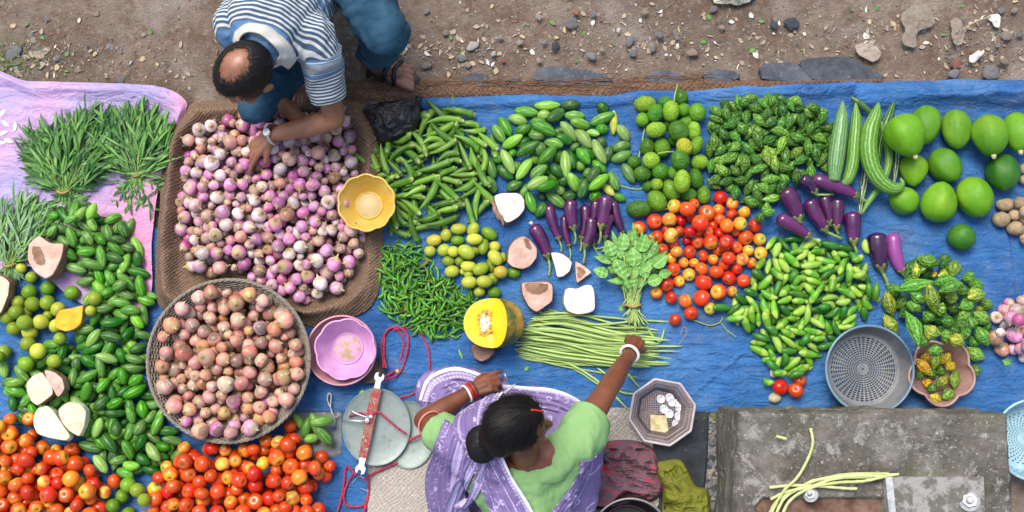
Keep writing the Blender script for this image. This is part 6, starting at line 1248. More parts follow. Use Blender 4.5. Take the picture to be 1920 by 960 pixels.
for i, ((x, y), lab) in enumerate(cs):
    p = U(1160+x/3.555, 690+y/3.555, .022); r = .0175; V, F = revolve([(.0003, .0016), (r*.82, .0016), (r*.85, .0022), (r*.97, .0022), (r, .0015), (r, 0), (.0003, 0)], 30)
    o = link("coin", mesh("coin", V, F, m_coin), loc=(p.x, p.y, .0185+.0012*(i % 4)), rot=(random.uniform(-.08, .08), random.uniform(-.08, .08), 0)); tag(o, lab, "coin", "coins in the octagonal basket")
n = NT("banknote"); m_note = n.done(n.mix(n.ramp(n.noise(40, 4), [(.4, 0.0), (.6, 1.0)]), (.42, .36, .18), (.62, .54, .32)), .8)
o = link("banknote", mesh("banknote", *prism([U(1160+x/3.555, 690+y/3.555, .022)[:2] for x, y in [(209, 312), (318, 318), (334, 432), (216, 436)]], .019, .022, .0008, .002), m_note, smooth=False)); tag(o, "folded yellowish banknote lying beside the coins in the basket", "banknote")
# --- beam scale
n = NT("iron_pan"); c = n.mix(n.ramp(n.noise(8, 6, .7), [(.35, 0.0), (.65, 1.0)]), (.20, .26, .245), (.30, .36, .34)); c = n.mix(n.ramp(n.noise(50, 4), [(.62, 0.0), (.7, .5)]), c, (.12, .13, .12)); n.bump(n.noise(30, 5), .15, .004); m_pan = n.done(c, .5, .5, Metallic=.25)
n = NT("rope_red"); m_rope = n.done(n.mix(n.ramp(n.noise(120, 2), [(.4, 0.0), (.6, 1.0)]), (.28, .012, .04), (.42, .03, .08)), .7)
def pan(px_, py_, rx, ry, z, label, tl=(0, 0)):
    c = U(px_, py_, z); e = empty("scale_pan", c); e.rotation_euler = (*tl, 0); tag(e, label, "scale pan", "round pans of the beam scale"); rx *= K; ry *= K
    V, F = revolve([(.0005, .004), (.5, .004), (.9, .006), (.985, .011), (1.0, .013), (1.0, .011), (.985, .006), (.9, 0), (.0005, 0)], 72); V = [(x*rx, y*ry, z) for x, y, z in V]; link("plate", mesh("plate", V, F, m_pan), e); return e
pan(768, 815, 48, 62, .016, "lower iron scale pan half hidden under the other one"); pan(706, 800, 62.5, 71, .05, "upper grey iron scale pan lying under the red beam", (.05, .10))
n = NT("beam_paint"); c = n.mix(n.ramp(n.noise(45, 5, .75), [(.47, 0.0), (.53, 1.0)]), (.28, .018, .02), (.22, .12, .08)); c = n.mix(n.ramp(n.noise(70, 4, .7), [(.60, 0.0), (.64, 1.0)]), c, (.62, .58, .56)); n.bump(n.noise(100, 4), .5, .002); m_beam = n.done(c, .6)
m_white = m_stone("white_enamel", (.72, .72, .70), (.80, .80, .80), 20); m_steel = NT("bare_steel").done((.55, .57, .58), .3, .5, Metallic=.85)
a, b = U(713, 700, .085), U(676, 880, .085); e = EB = empty("scale_beam", (a+b)/2); tag(e, "red painted balance beam with white hooked ends lying across the pan", "beam scale"); M0 = (a+b)/2; d = (a-b).normalized(); sv = Vector((-d.y, d.x, 0)); Lb = (a-b).length
def bp(u, v): return (d*u+sv*v)
def barpoly(pts, z0, z1, mat, nm, bev=.002):
    V, F = prism([bp(u, v)[:2] for u, v in pts], z0, z1, bev, 0); return link(nm, mesh(nm, V, F, mat, smooth=False), e)
barpoly([(-Lb*.38, -.016), (Lb*.34, -.019), (Lb*.34, .019), (0, .024), (-Lb*.38, .016)], -.008, .006, m_beam, "beam_bar")
def hook(u0, s, nm):
    o = [(x*.8, y*.8) for x, y in [(0, -.015), (.035, -.013), (.050, -.024), (.070, -.024), (.080, -.014), (.066, -.012), (.060, -.002), (.068, .008), (.084, .008), (.076, .022), (.052, .026), (.036, .014), (0, .016)]]
    barpoly([(u0+s*x, s*y) for x, y in (o if s > 0 else o)], -.006, .007, m_white, nm)
hook(Lb*.34+.0, 1, "end_hook"); hook(-Lb*.38, -1, "end_hook")
P = [bp(.0, .0)+Vector((0, 0, .014)), bp(-.008, .05)+Vector((0, 0, .016)), bp(-.02, .125)+Vector((0, 0, .004))]; link("pointer", mesh("pointer", *sweep(P, [.006, .0045, .002], 8), m_steel), e)
V, F = revolve([(.001, .02), (.010, .019), (.012, .014), (.012, .006), (.001, .006)], 6); o = link("pivot_nut", mesh("pivot_nut", V, F, m_steel, smooth=False), e, loc=bp(.0, .012)); 
V, F = revolve([(.001, .02), (.007, .019), (.009, .014), (.009, .006), (.001, .006)], 20); link("pivot_pin", mesh("pivot_pin", V, F, m_steel, smooth=False), e, loc=bp(.018, .0))
P = [bp(.012, .0)+Vector((0, 0, .018)), bp(.02, .06)+Vector((0, 0, .018)), bp(.028, .085)+Vector((0, 0, .01)), bp(.0, .09)+Vector((0, 0, .01))]; link("fork_arm", mesh("fork_arm", *sweep(cr(P, 12), .003, 6), m_steel), e)
def rope(pts, label, r=.0045, grp="red cords of the beam scale", mat=None, name="red_cord", cat="cord"):
    if name == "red_cord":
        P = cr([Vector(U(p[0], p[1], p[2] if len(p) > 2 else .012))-EB.location for p in pts], len(pts)*9); o = link("cord", mesh("cord", *sweep(P, r, 8, bump=lambda i, a: .12*np.sin(a*2+i*1.3)), m_rope), EB); o["label"] = label; return o
    P = cr([U(p[0], p[1], p[2] if len(p) > 2 else .012) for p in pts], len(pts)*9); o = link(name, mesh(name, *sweep(P, r, 8, bump=lambda i, a: .12*np.sin(a*2+i*1.3)), mat or m_rope)); tag(o, label, cat, grp); return o
rope([(708, 712, .07), (740, 695), (752, 668), (757, 640), (748, 622), (735, 616), (722, 630), (720, 668, .03), (724, 690, .05)], "red cord forming the inner loop above the scale")
rope([(712, 716, .08), (748, 700, .02), (762, 665, .02), (765, 632, .02), (750, 614, .02), (728, 618, .02), (716, 645, .02), (719, 690, .05)], "red cord forming the outer loop above the scale")
rope([(738, 618, .02), (765, 615), (790, 628), (803, 655), (806, 690), (806, 706)], "red cord trailing from the loop past the chillies to the sari")
rope([(792, 724, .02), (775, 738), (755, 745), (733, 748), (731, 743)], "short red cord lying just above the scale pans")
rope([(655, 781, .075), (675, 775, .08), (695, 778, .09), (708, 772, .10), (725, 785, .09), (745, 802, .08), (762, 814, .07)], "red cord lying slanted over the upper scale pan")
rope([(765, 826, .05), (780, 820, .05), (795, 813, .05)], "short thick red cord end by the woman's elbow", .006)
rope([(680, 900, .05), (700, 888, .03), (720, 878, .03), (745, 868, .03)], "red cord crossing the lower pan's near edge")
rope([(670, 880, .05), (655, 900), (645, 925), (648, 945), (665, 950), (685, 945), (692, 925), (690, 905, .03), (690, 890, .05)], "red cord looped below the beam's lower hook")
rope([(668, 890, .06), (650, 875), (645, 905), (640, 935), (628, 975)], "red cord running off toward the frame's bottom edge")
rope([(690, 930), (684, 955), (676, 990)], "thick twisted red cord end by the mat's corner", .007)
m_wire = NT("wire").done((.45, .45, .44), .4, .5, Metallic=.6)
for k, (x, y) in enumerate(((612, 790), (619, 745))): pass
rope([(630, 795, .02), (622, 770, .03), (614, 750, .03), (616, 738, .03), (621, 742, .03), (620, 765, .03), (628, 782, .03), (636, 778, .02)], "twisted loop of grey wire beside the scale", .003, None, m_wire, "wire_loop", "wire")
rope([(660, 905), (675, 893, .02), (688, 905, .02), (690, 920), (676, 915)], "thin grey wire under the lower beam hook", .0015, None, m_wire, "wire_loop", "wire")
rope([(716, 665, .03), (712, 682, .04), (722, 702, .04)], "black wire clasp holding the looped cord", .005, None, NT("black_wire").done((.02, .02, .02), .5), "wire_clasp", "clasp")
V, F = ball(10, 6); o = link("bead", mesh("bead", V*.009, F, NT("bead_gold").done((.6, .45, .22), .4)), loc=U(745, 696, .02)); tag(o, "tiny tan bead lying beside the red cord loops", "bead")
# small leaves and scraps on tarp and mat
def stray_leaf(px_, py_, a, L, w, label, mat=None, z=.013, name="leaf"):
    p = U(px_, py_, z); V, F, UVs = blade((0, 0, 0), (cos(a), sin(a)), L*K, w*K, .2, .15, .3, 7, .2); o = link(name, mesh(name, V, F, mat or m_sp, uv=UVs), loc=p); tag(o, label, "leaf")
stray_leaf(740, 946, 2.8, 18, 5, "small green leaf lying on the woven mat"); stray_leaf(676, 742, 1.2, 12, 4, "tiny green leaf on the upper scale pan", z=.07); stray_leaf(983, 694, .7, 11, 4, "tiny leaf on the tarp below the long beans"); stray_leaf(1128, 612, .4, 18, 8, "curled green leaf on the tarp just above the beans"); stray_leaf(1160, 580, .3, 12, 6, "small green leaf beside the yam block and spinach"); stray_leaf(1880, 676, -.4, 16, 7, "green leaf under the small onion pile"); stray_leaf(860, 655, -1.2, 20, 2.5, "thin curled green pod on the tarp below the chillies")
stray_leaf(1225, 500, -1, 22, 8, "spinach leaf fallen beside the central tomatoes")
for pts, lab in [([(1300, 600, .02), (1330, 610, .02), (1350, 604, .02), (1355, 594, .02)], "thin green tendril below the central tomatoes"), ([(1352, 605, .014), (1362, 618, .014), (1380, 632, .014)], "pale bent tendril beside the small cucumbers")]:
    rope(pts, lab, .0026, None, m_stem, "tendril", "tendril")
rope([(1275, 628), (1282, 612), (1288, 622), (1278, 640), (1272, 646)], "tan rubber band lying on the bare blue tarp", .0012, None, m_tie, "rubber_band", "rubber band")
# beans lying on the block
for k, (pts, lab) in enumerate([([(1440, 968), (1456, 940), (1480, 925), (1520, 905), (1580, 890), (1650, 888), (1668, 889)], "long bean arching over the block, outermost of the handful"), ([(1445, 936), (1475, 922), (1520, 912), (1570, 897), (1640, 894), (1685, 889)], "long bean in the handful with a pale stripped end"), ([(1450, 975), (1470, 935), (1500, 915), (1530, 900), (1600, 892), (1660, 893)], "innermost long bean curving down the block"), ([(1443, 914), (1490, 910), (1540, 912), (1590, 916), (1607, 916)], "shorter straight bean ending near the small bolt"), ([(1460, 985), (1480, 940), (1520, 915), (1570, 905), (1620, 902), (1665, 892)], "long bean lowest in the handful"), ([(1520, 803), (1524, 830), (1515, 860), (1495, 895), (1470, 920), (1450, 955), (1440, 990)], "lone bean standing away upright on the block's mossy face"), ([(1456, 818), (1474, 823)], "short broken bean end on the block")]):
    P = [(x, y, BH+.018+.004*math.sin(i+k)+.002*k) for i, (x, y) in enumerate(pts)]
    if len(P) == 2: P = [P[0], ((P[0][0]+P[1][0])/2, (P[0][1]+P[1][1])/2, P[0][2]), P[1]]
    rope(P, lab, .0055, "long beans on the concrete block", m_plain("bean_old", (.42, .50, .18), (.55, .60, .28), 14, .5) if k == 0 else bpy.data.materials["bean_old"], "long_bean", "bean")
# --- crumpled cloths
def crumple(name, pts, h, mat, label, cat, amp=.03, f=9, z0=.01, rings=70, seed=0.0, uvs=True):
    out = smoothpoly([U(x, y, .02)[:2] for x, y in pts], 200)
    def zf(x, y, t):
        w = ridge(x*f+1.2*fbm(x*4, y*4, seed, 2), y*f+1.2*fbm(x*4, y*4, seed+5, 2), seed, 4); return z0+h*np.clip(1-t**2.2, 0, 1)**.6+amp*w*np.clip((1-t)*7, 0, 1)*.6+.004
    V, F = sheet(out, 0, zf, rings=rings); V = np.array(V); V[:, 2] = np.maximum(V[:, 2], .004); uv = V[:, :2]*1.0+.05*np.stack([fbm(V[:, 0]*5, V[:, 1]*5, seed, 3), fbm(V[:, 0]*5+9, V[:, 1]*5, seed, 3)], 1)
    o = link(name, mesh(name, V, F, mat, uv=uv)); solidify(o, .003, -1); tag(o, label, cat); return o
n = NT("plaid"); u = n.sep(n.n("UVMap").outputs[0])
sx = n.ramp(n.math('FRACT', n.math('MULTIPLY', u[0], 42)), [(.0, 1.0), (.16, 0.0), (.84, 0.0), (1.0, 1.0)]); sy = n.ramp(n.math('FRACT', n.math('MULTIPLY', u[1], 42)), [(.0, 1.0), (.16, 0.0), (.84, 0.0), (1.0, 1.0)])
c = n.mix(n.math('MULTIPLY', n.math('MAXIMUM', sx, sy), .75), (.13, .11, .13), (.40, .05, .09)); c = n.mix(n.ramp(n.noise(7, 2), [(.60, 0.0), (.66, 1.0)]), c, (.42, .04, .06)); n.bump(n.noise(300, 2), .3, .002); m_plaid = n.done(c, .9, .1)
crumple("plaid_cloth", [(1100, 868), (1120, 835), (1160, 825), (1200, 828), (1228, 845), (1238, 880), (1245, 915), (1225, 940), (1180, 945), (1130, 955), (1090, 945), (1088, 900)], .05, m_plaid, "crumpled grey and red chequered cloth beside the woman", "cloth", .055, 13, seed=2.2)
n = NT("olive_cloth"); c = n.mix(n.noise(9, 4), (.13, .145, .02), (.21, .22, .04)); n.bump(n.noise(260, 2), .4, .002); m_olive = n.done(c, .9, .1)
crumple("olive_cloth", [(1224, 872), (1244, 864), (1275, 862), (1292, 885), (1305, 910), (1328, 920), (1333, 960), (1335, 1010), (1250, 1010), (1242, 960), (1240, 915)], .05, m_olive, "olive green crumpled cloth below the coin basket", "cloth", .045, 11, seed=7.1)
m_redc = NT("red_cloth").done((.40, .02, .03), .85, .1); crumple("red_cloth", [(1096, 930), (1130, 922), (1150, 934), (1140, 950), (1105, 950)], .02, m_redc, "small red rag sticking out under the chequered cloth", "rag", .02, 12, seed=4)
# dark pot
n = NT("dark_pot"); c = n.mix(n.noise(12, 5, .7), (.025, .02, .018), (.07, .055, .045)); m_pot2 = n.done(c, .45, .5, Metallic=.4)
e = bowl("metal_pot", U(1176, 1000, .02), .155, .13, .12, m_pot2, "dark metal pot cut off by the frame's bottom edge", 0, 0, .003, .6, .005, "pot"); e.children[1].data.materials[0] = NT("worn_rim").done((.28, .27, .26), .4, .5, Metallic=.6)
# black bag
n = NT("black_poly"); n.bump(n.noise(16, 6, .65, dist=2.0), .7, .02); m_blk = n.done((.006, .006, .008), .2, .5)
out = smoothpoly([U(x, y, .05)[:2] for x, y in [(678, 206), (700, 196), (735, 190), (782, 183), (792, 198), (793, 222), (780, 246), (752, 262), (728, 270), (710, 272), (698, 248), (688, 225)]], 200)
def zbag(x, y, t):
    f_ = ridge(x*6+y*4, y*8-x*4, 3.3, 2)+.25*ridge(x*30, y*30, 1, 2)
    return .045+.06*np.clip(1-t**2.2, 0, 1)**.6+.024*f_*np.clip((1-t)*8, 0, 1)-.035*np.clip((t-.92)/.08, 0, 1)
V, F = sheet(out, 0, zbag, rings=80); e = empty("plastic_bag", (0, 0, 0)); link("pouch", mesh("pouch", V, F, m_blk), e); link("handle_loop", mesh("handle_loop", *sweep(cr([U(772, 190, .07), U(782, 182, .09), U(790, 186, .09), U(786, 198, .08), U(776, 202, .08)], 20), [.005]*20, 7, flat=.4), m_blk), e)
tag(e, "crumpled black plastic bag between the onions and okra", "plastic bag"); e["kind"] = "thing"
# loose okra / fish-like white petals on the pink sheet
m_pet = NT("white_petal").done((.78, .78, .76), .5)
for k, (x, y, a) in enumerate([(4, 212, 1.0), (10, 232, 2.4), (6, 250, .4), (28, 238, 1.5), (16, 264, -.4), (2, 268, .1)]):
    p = U(x, y, .03); V, F = spindle(.042, .0085, 12, 10, .7); o = link("white_pod", mesh("white_pod", V, F, m_pet), loc=p, rot=(0, 0, a)); o.scale = (1, 1, .4)
    tag(o, ["white flat pod highest on the pink sheet", "white flat pod second from the top, crossing another", "white flat pod lying level in the middle", "upright white flat pod standing apart from the rest", "lowest white flat pod with its tip down", "white flat pod cut by the frame's left edge, near the lowest"][k], "pod", "white pods on the pink sheet")
# ================================================================ PEOPLE
def cone_prim(mb, p0, p1, r0, r1, n=14):
    p0, p1 = Vector(p0), Vector(p1); V, F = ball(n, 8)
    d = (p1-p0); L = d.length; q = d.to_track_quat('Z', 'Y')
    mb.add(V*r0, F, 0, Matrix.Translation(p0)); mb.add(V*r1, F, 0, Matrix.Translation(p1))
    a = [q @ Vector((cos(2*pi*k/n), sin(2*pi*k/n), 0)) for k in range(n)]
    b0 = len(mb.V); mb.V += [tuple(p0+v*r0*.995) for v in a]+[tuple(p1+v*r1*.995) for v in a]+[tuple(p0), tuple(p1)]
    for k in range(n):
        j = (k+1) % n; mb.F.append((b0+k, b0+j, b0+n+j, b0+n+k)); mb.F.append((b0+2*n, b0+j, b0+k)); mb.F.append((b0+2*n+1, b0+n+k, b0+n+j))
    mb.M += [0]*(3*n)
def ell_prim(mb, c, r, rot=None, n=24):
    V, F = ball(n, 16); M = Matrix.Translation(c) @ (rot.to_matrix().to_4x4() if rot else Matrix.Identity(4)) @ Matrix.Diagonal((*r, 1)); mb.add(V, F, 0, M)
def limb(mb, pts, rads, n=14):
    P = cr(pts, (len(pts)-1)*5+1); rr = np.interp(np.linspace(0, 1, len(P)), np.linspace(0, 1, len(rads)), rads)
    for i in range(len(P)-1): cone_prim(mb, P[i], P[i+1], rr[i], rr[i+1], n)
def remesh(mb, voxel, smooth=6, fac=.5):
    me = mb.build("tmp", []); o = bpy.data.objects.new("tmp", me); COL.objects.link(o)
    m = o.modifiers.new("r", 'REMESH'); m.mode = 'VOXEL'; m.voxel_size = voxel; m.use_smooth_shade = True
    if smooth: s = o.modifiers.new("s", 'SMOOTH'); s.iterations = smooth; s.factor = fac
    dg = bpy.context.evaluated_depsgraph_get(); dg.update(); ev = bpy.data.meshes.new_from_object(o.evaluated_get(dg))
    bpy.data.objects.remove(o); bpy.data.meshes.remove(me)
    return ev
def mverts(me): a = np.zeros(len(me.vertices)*3); me.vertices.foreach_get("co", a); return a.reshape(-1, 3)
def mnorm(me): a = np.zeros(len(me.vertices)*3); me.vertices.foreach_get("normal", a); return a.reshape(-1, 3)
def setv(me, V): me.vertices.foreach_set("co", np.asarray(V).ravel()); me.update(); me.polygons.foreach_set("use_smooth", [True]*len(me.polygons))
def fattr(me, name, vals): a = me.attributes.new(name, 'FLOAT', 'POINT'); a.data.foreach_set("value", np.asarray(vals, dtype=np.float32))
def seg_d(V, a, b):
    a = np.array(a); b = np.array(b); ab = b-a; t = np.clip(((V-a)@ab)/(ab@ab), 0, 1); return np.linalg.norm(V-a-t[:, None]*ab, axis=1), t*np.linalg.norm(ab)
def hand(mb, wrist, palm_dir, normal, side, curl, s=1.0, spread=.0, curls=None):
    """five-fingered hand; normal = back of the hand, side = +1 if the thumb lies towards palm_dir x normal"""
    d = Vector(palm_dir).normalized(); nn = Vector(normal); nn = (nn-d*nn.dot(d)).normalized(); t = d.cross(nn)*side; W = Vector(wrist)
    for k in range(4):      # palm made of four metacarpals
        off = (1.5-k)*.0185*s; cone_prim(mb, W+t*off*.55+d*.008*s, W+t*off+d*(.082-.004*abs(k-1))*s, .0145*s, .0115*s, 12)
    cone_prim(mb, W, W+d*.06*s, .020*s, .018*s, 12)
    LEN = [(.040, .024, .019), (.046, .028, .020), (.042, .026, .020), (.032, .019, .017)]
    for k in range(4):
        off = (1.5-k)*.0195*s; p = W+t*off+d*(.084-.005*abs(k-1)-.004*(k == 3))*s; ang = 0; c = curls[k] if curls else curl; r = (.0098-.0006*(k == 3))*s
        for j, L in enumerate(LEN[k]):
            ang += c*(.8, 1.0, .7)[j]; dd = (d*cos(ang)-nn*sin(ang)+t*(1.5-k)*(.07+spread)*cos(ang)).normalized(); q = p+dd*L*s; cone_prim(mb, p, q, r*(1-.06*j), r*(.94-.08*j), 10); p = q
    p = W+t*.016*s+d*.022*s-nn*.006*s; q = W+t*.040*s+d*.052*s-nn*.014*s; cone_prim(mb, p, q, .0155*s, .0125*s, 12)
    a = q+(d*.8+t*.35-nn*.45).normalized()*.032*s; cone_prim(mb, q, a, .0118*s, .0104*s, 10); b = a+(d*.85-t*.15-nn*.55).normalized()*.027*s; cone_prim(mb, a, b, .0102*s, .0086*s, 10)
def m_skin(name, a, b, rough=.45):
    n = NT(name); tc = n.obj(False); c = n.mix(n.ramp(n.noise(12, 4), [(.35, 0.0), (.65, 1.0)]), a, b); c = n.mix(n.ramp(n.noise(90, 3), [(.58, 0.0), (.75, .25)]), c, tuple(q*.5 for q in a))
    n.bump(n.math('ADD', n.noise(180, 3), n.math('MULTIPLY', n.noise(40, 4), .8)), .22, .003); return n.done(c, rough, .5, Subsurface_Weight=.12, Subsurface_Radius=(.012, .005, .003))
m_skm = m_skin("skin_man", (.22, .095, .052), (.30, .14, .08), .38); m_skw = m_skin("skin_woman", (.125, .040, .020), (.19, .065, .033), .4)
n = NT("hair_black"); m_hair = n.done(n.mix(n.noise(60), (.004, .0035, .0035), (.010, .008, .008)), .5, .25)
def head_rot(crown, face):
    """rotation whose +Z is the crown direction and +Y the face direction"""
    z = Vector(crown).normalized(); y = Vector(face); y = (y-z*y.dot(z)).normalized(); x = y.cross(z); return Matrix((x, y, z)).transposed().to_quaternion()
def head_prims(mb, c, Q, s=1.0, w=1.0):
    """skull, jaw, nose, lips, brow, ears in head space (+Y face, +Z crown)"""
    def P(x, y, z): return Vector(c)+Q @ (Vector((x*w, y, z))*s)
    ell_prim(mb, P(0, -.008, .03), (.077*s*w, .097*s, .088*s), Q); ell_prim(mb, P(0, .012, -.035), (.062*s*w, .075*s, .078*s), Q); ell_prim(mb, P(0, .045, -.085), (.036*s*w, .036*s, .030*s), Q)
    cone_prim(mb, P(0, .086, .012), P(0, .108, -.032), .008*s, .0125*s); ell_prim(mb, P(.011, .096, -.035), (.009*s, .010*s, .007*s), Q); ell_prim(mb, P(-.011, .096, -.035), (.009*s, .010*s, .007*s), Q)
    ell_prim(mb, P(0, .081, -.060), (.024*s, .013*s, .007*s), Q); ell_prim(mb, P(0, .079, -.071), (.020*s, .012*s, .007*s), Q)
    for sx in (-1, 1):
        cone_prim(mb, P(.012*sx, .084, .018), P(.046*sx, .070, .018), .008*s, .007*s); ell_prim(mb, P(.032*sx, .072, .007), (.017*s, .013*s, .009*s), Q); ell_prim(mb, P(.042*sx, .064, -.030), (.024*s, .022*s, .024*s), Q)
        ell_prim(mb, P(.079*sx, -.004, -.012), (.009*s, .019*s, .032*s), Q); ell_prim(mb, P(.087*sx, -.012, -.010), (.006*s, .016*s, .027*s), Q)
    return P
def eyes(parent, P, Q, s, inv):
    mw = bpy.data.materials.get("eye_white") or NT("eye_white").done((.75, .72, .68), .25); mi = bpy.data.materials.get("iris") or NT("iris").done((.02, .012, .01), .15)
    for sx in (-1, 1):
        V, F = ball(16, 10); c = P(.031*sx, .0735, -.003)-inv; link("eye", mesh("eye", V*.0108*s, F, mw), parent, loc=c); link("iris", mesh("iris", V*.0070*s, F, mi), parent, loc=c+Q @ Vector((0, .0056*s, -.002)))
def hair_strands(mb, pts, dirs, nrm, L, w, lift, curve=0.0):
    for p, d, n_ in zip(pts, dirs, nrm):
        l = L*random.uniform(.6, 1.2); sd_ = np.cross(d, n_); sd_ /= np.linalg.norm(sd_)+1e-9; V = []
        for t in (0, .35, .7, 1.0):
            c = p+d*l*t+n_*(lift*(t*(1-t*.7)*2)); V += [c-sd_*w*(1-t*.8), c+sd_*w*(1-t*.8)]
        mb.add(V, [(0, 1, 3, 2), (2, 3, 5, 4), (4, 5, 7, 6)], 0)
# ---------------------------------------------------------------- the man
e = empty("person", U(540, -60, 0)); MO = np.array(e.location); tag(e, "man squatting over the onions in a blue striped shirt with white collar and jeans", "person", None)
def rel(me): setv(me, mverts(me)-MO); return me
hipc = U(590, -95, .30); che = U(525, 20, .50); neckb = U(500, 62, .60); shL = U(588, 72, .56); shR = U(444, 48, .56); hc = U(462, 138, .65)
elL = U(626, 222, .33); wrL = U(507, 254, .20); hdL = U(478, 280, .175); elR = U(470, 150, .36); wrR = U(560, 222, .16); hdR = U(600, 248, .135)
knL = U(722, 58, .50); anL = U(712, 112, .10); knR = U(482, 200, .27); anR = U(560, 120, .10)
HQ = head_rot((-.26, -.22, .92), (-.50, -.62, -.45)); HS = 1.12
mb = MB()
limb(mb, [hipc, che, neckb], [.135, .15, .10], 18); limb(mb, [shR, neckb+Vector((0, 0, -.01)), shL], [.065, .075, .065], 16)
limb(mb, [neckb, (neckb+hc)/2+Vector((.01, 0, -.02)), hc+Vector((.02, .02, -.05))], [.062, .056, .056], 16)
limb(mb, [shL, (shL+elL)/2+Vector((.012, 0, .01)), elL], [.058, .050, .043]); limb(mb, [elL, elL*.62+wrL*.38+Vector((0, -.006, .006)), wrL], [.043, .044, .028]); 
limb(mb, [shR, (shR+elR)/2, elR], [.058, .048, .043]); limb(mb, [elR, elR*.6+wrR*.4, wrR], [.043, .043, .028])
hand(mb, wrL, (hdL-wrL), (-.25, .25, 1), -1, .42, 1.12, .02, [.25, .55, .62, .66]); hand(mb, wrR, (hdR-wrR), (.1, .3, 1), 1, .40, 1.05, .02)
limb(mb, [hipc+Vector((.08, 0, 0)), (hipc+knL)/2+Vector((.03, 0, .07)), knL], [.10, .085, .06]); limb(mb, [knL, (knL+anL)/2+Vector((0, .03, 0)), anL], [.06, .055, .035])
limb(mb, [hipc-Vector((.08, 0, 0)), (hipc+knR)/2, knR], [.10, .085, .06]); limb(mb, [knR, (knR+anR)/2, anR], [.058, .055, .035])
def foot(mb, an, toe, s=1.0, side=1):
    an = Vector(an); d = Vector(toe)-an; d.z = 0; d.normalize(); t = Vector((-d.y, d.x, 0)); base = Vector((an.x, an.y, .045))
    cone_prim(mb, an, base-d*.02, .036*s, .034*s); cone_prim(mb, base-d*.035*s, base+d*.07*s+Vector((0, 0, -.008)), .033*s, .030*s)
    for k in range(5):
        off = (2-k)*.0165*s*side; l = (.142, .140, .134, .126, .116)[k]*s; r = (.0145, .0105, .0100, .0095, .0090)[k]*s
        cone_prim(mb, base+d*.05*s+t*off*.7+Vector((0, 0, -.012)), base+d*(l-.03)+t*off*1.15+Vector((0, 0, -.018)), .018*s, r*1.05); cone_prim(mb, base+d*(l-.03)+t*off*1.15+Vector((0, 0, -.018)), base+d*l+t*off*1.2+Vector((0, 0, -.022)), r, r*.92)
    return d, t, base
fd, ft_, fb = foot(mb, U(706, 116, .11), U(760, 140, .05), 1.12, -1); foot(mb, anR, anR+Vector((-.02, -.1, 0)), 1.05, 1)
P = head_prims(mb, hc, HQ, HS)
me = remesh(mb, .0042, 7); V = mverts(me); setv(me, V); rel(me); me.materials.append(m_skm); link("body", me, e)
eyes(e, P, HQ, HS, Vector(MO))
# hair with a bald crown
BALD = (HQ.inverted() @ Vector((-.13, .02, .99))).normalized(); mb = MB(); cap = MB(); V0, F0 = ball(72, 48); V0 = V0[:, [0, 1, 2]]
ax = np.array((.077*HS+.004, .097*HS+.004, .088*HS+.004)); hcp = np.array(hc); QM = np.array(HQ.to_matrix())
cen = hcp+QM@(np.array((0, -.008, .03))*HS)
ang = np.arccos(np.clip(V0@np.array(BALD), -1, 1)); edge = .62+.10*fbm(V0[:, 0]*3, V0[:, 1]*3, V0[:, 2]*3, 3)+.30*np.clip(-V0[:, 1]*0, 0, 1)
inhair = (ang > edge) & (V0[:, 2] > -.60-.4*np.clip(-V0[:, 1], 0, 1)) & ~((V0[:, 1] > .55) & (V0[:, 2] < .50))
Vh = (V0*(ax+.006*np.clip((ang-edge)*3, 0, 1)[:, None]))@QM.T+cen-MO
keep = [f for f in F0 if all(inhair[i] for i in f)]; used = sorted({i for f in keep for i in f}); mp_ = {i: k for k, i in enumerate(used)}
o = link("hair", mesh("hair", [Vh[i] for i in used], [tuple(mp_[i] for i in f) for f in keep], m_hair), e); solidify(o, .005, -1)
mb = MB(); pts = []; dirs = []; nrm = []
bn = np.array(BALD)
for k in range(5200):
    v = np.array([random.gauss(0, 1) for _ in range(3)]); v /= np.linalg.norm(v); a_ = math.acos(np.clip(v@bn, -1, 1)); ed = .62+.10*float(fbm(v[0]*3, v[1]*3, v[2]*3, 3))
    if v[2] < -.55 or (v[1] > .6 and v[2] < .45): continue
    if a_ < ed-.34 or (a_ < ed and random.random() > ((a_-ed+.34)/.34)**2): continue
    out_ = v-bn*(v@bn); out_ /= np.linalg.norm(out_)+1e-9; dd = out_*.9+np.array((0, .15, -.25)); dd -= v*(dd@v); dd /= np.linalg.norm(dd); dd += np.random.default_rng(k).normal(0, .18, 3)
    pts.append((v*(ax+.005*min(1, max(0, (a_-ed)*3))))@QM.T+cen-MO); dirs.append((dd)@QM.T); nrm.append(v@QM.T)
hair_strands(mb, pts, dirs, nrm, .017, .0009, .0012); link("hair_strands", mb.build("hair_strands", m_hair), e)
# shirt
n = NT("striped_shirt"); s = n.math('MULTIPLY', n.attr("st"), 37.0); s = n.math('ADD', s, n.math('MULTIPLY', n.noise(6, 2), .25)); f1 = n.math('FRACT', s); big = n.math('FRACT', n.math('MULTIPLY', s, .125))
thin = n.ramp(n.math('FRACT', n.math('MULTIPLY', s, 2.0)), [(.42, 0.0), (.5, 1.0), (.86, 1.0), (.95, 0.0)]); wide = n.ramp(big, [(.0, 0.0), (.25, 0.0), (.28, 1.0), (.50, 1.0), (.53, 0.0)])
c = n.mix(thin, (.05, .09, .15), (.50, .53, .52)); c = n.mix(wide, c, n.mix(n.ramp(big, [(.36, 0.0), (.38, 1.0), (.42, 1.0), (.44, 0.0)]), (.10, .20, .36), (.52, .56, .50)))
n.bump(n.noise(300, 2), .2, .002); m_shirt = n.done(c, .85, .15)
mb = MB(); up = Vector((0, 0, .012))
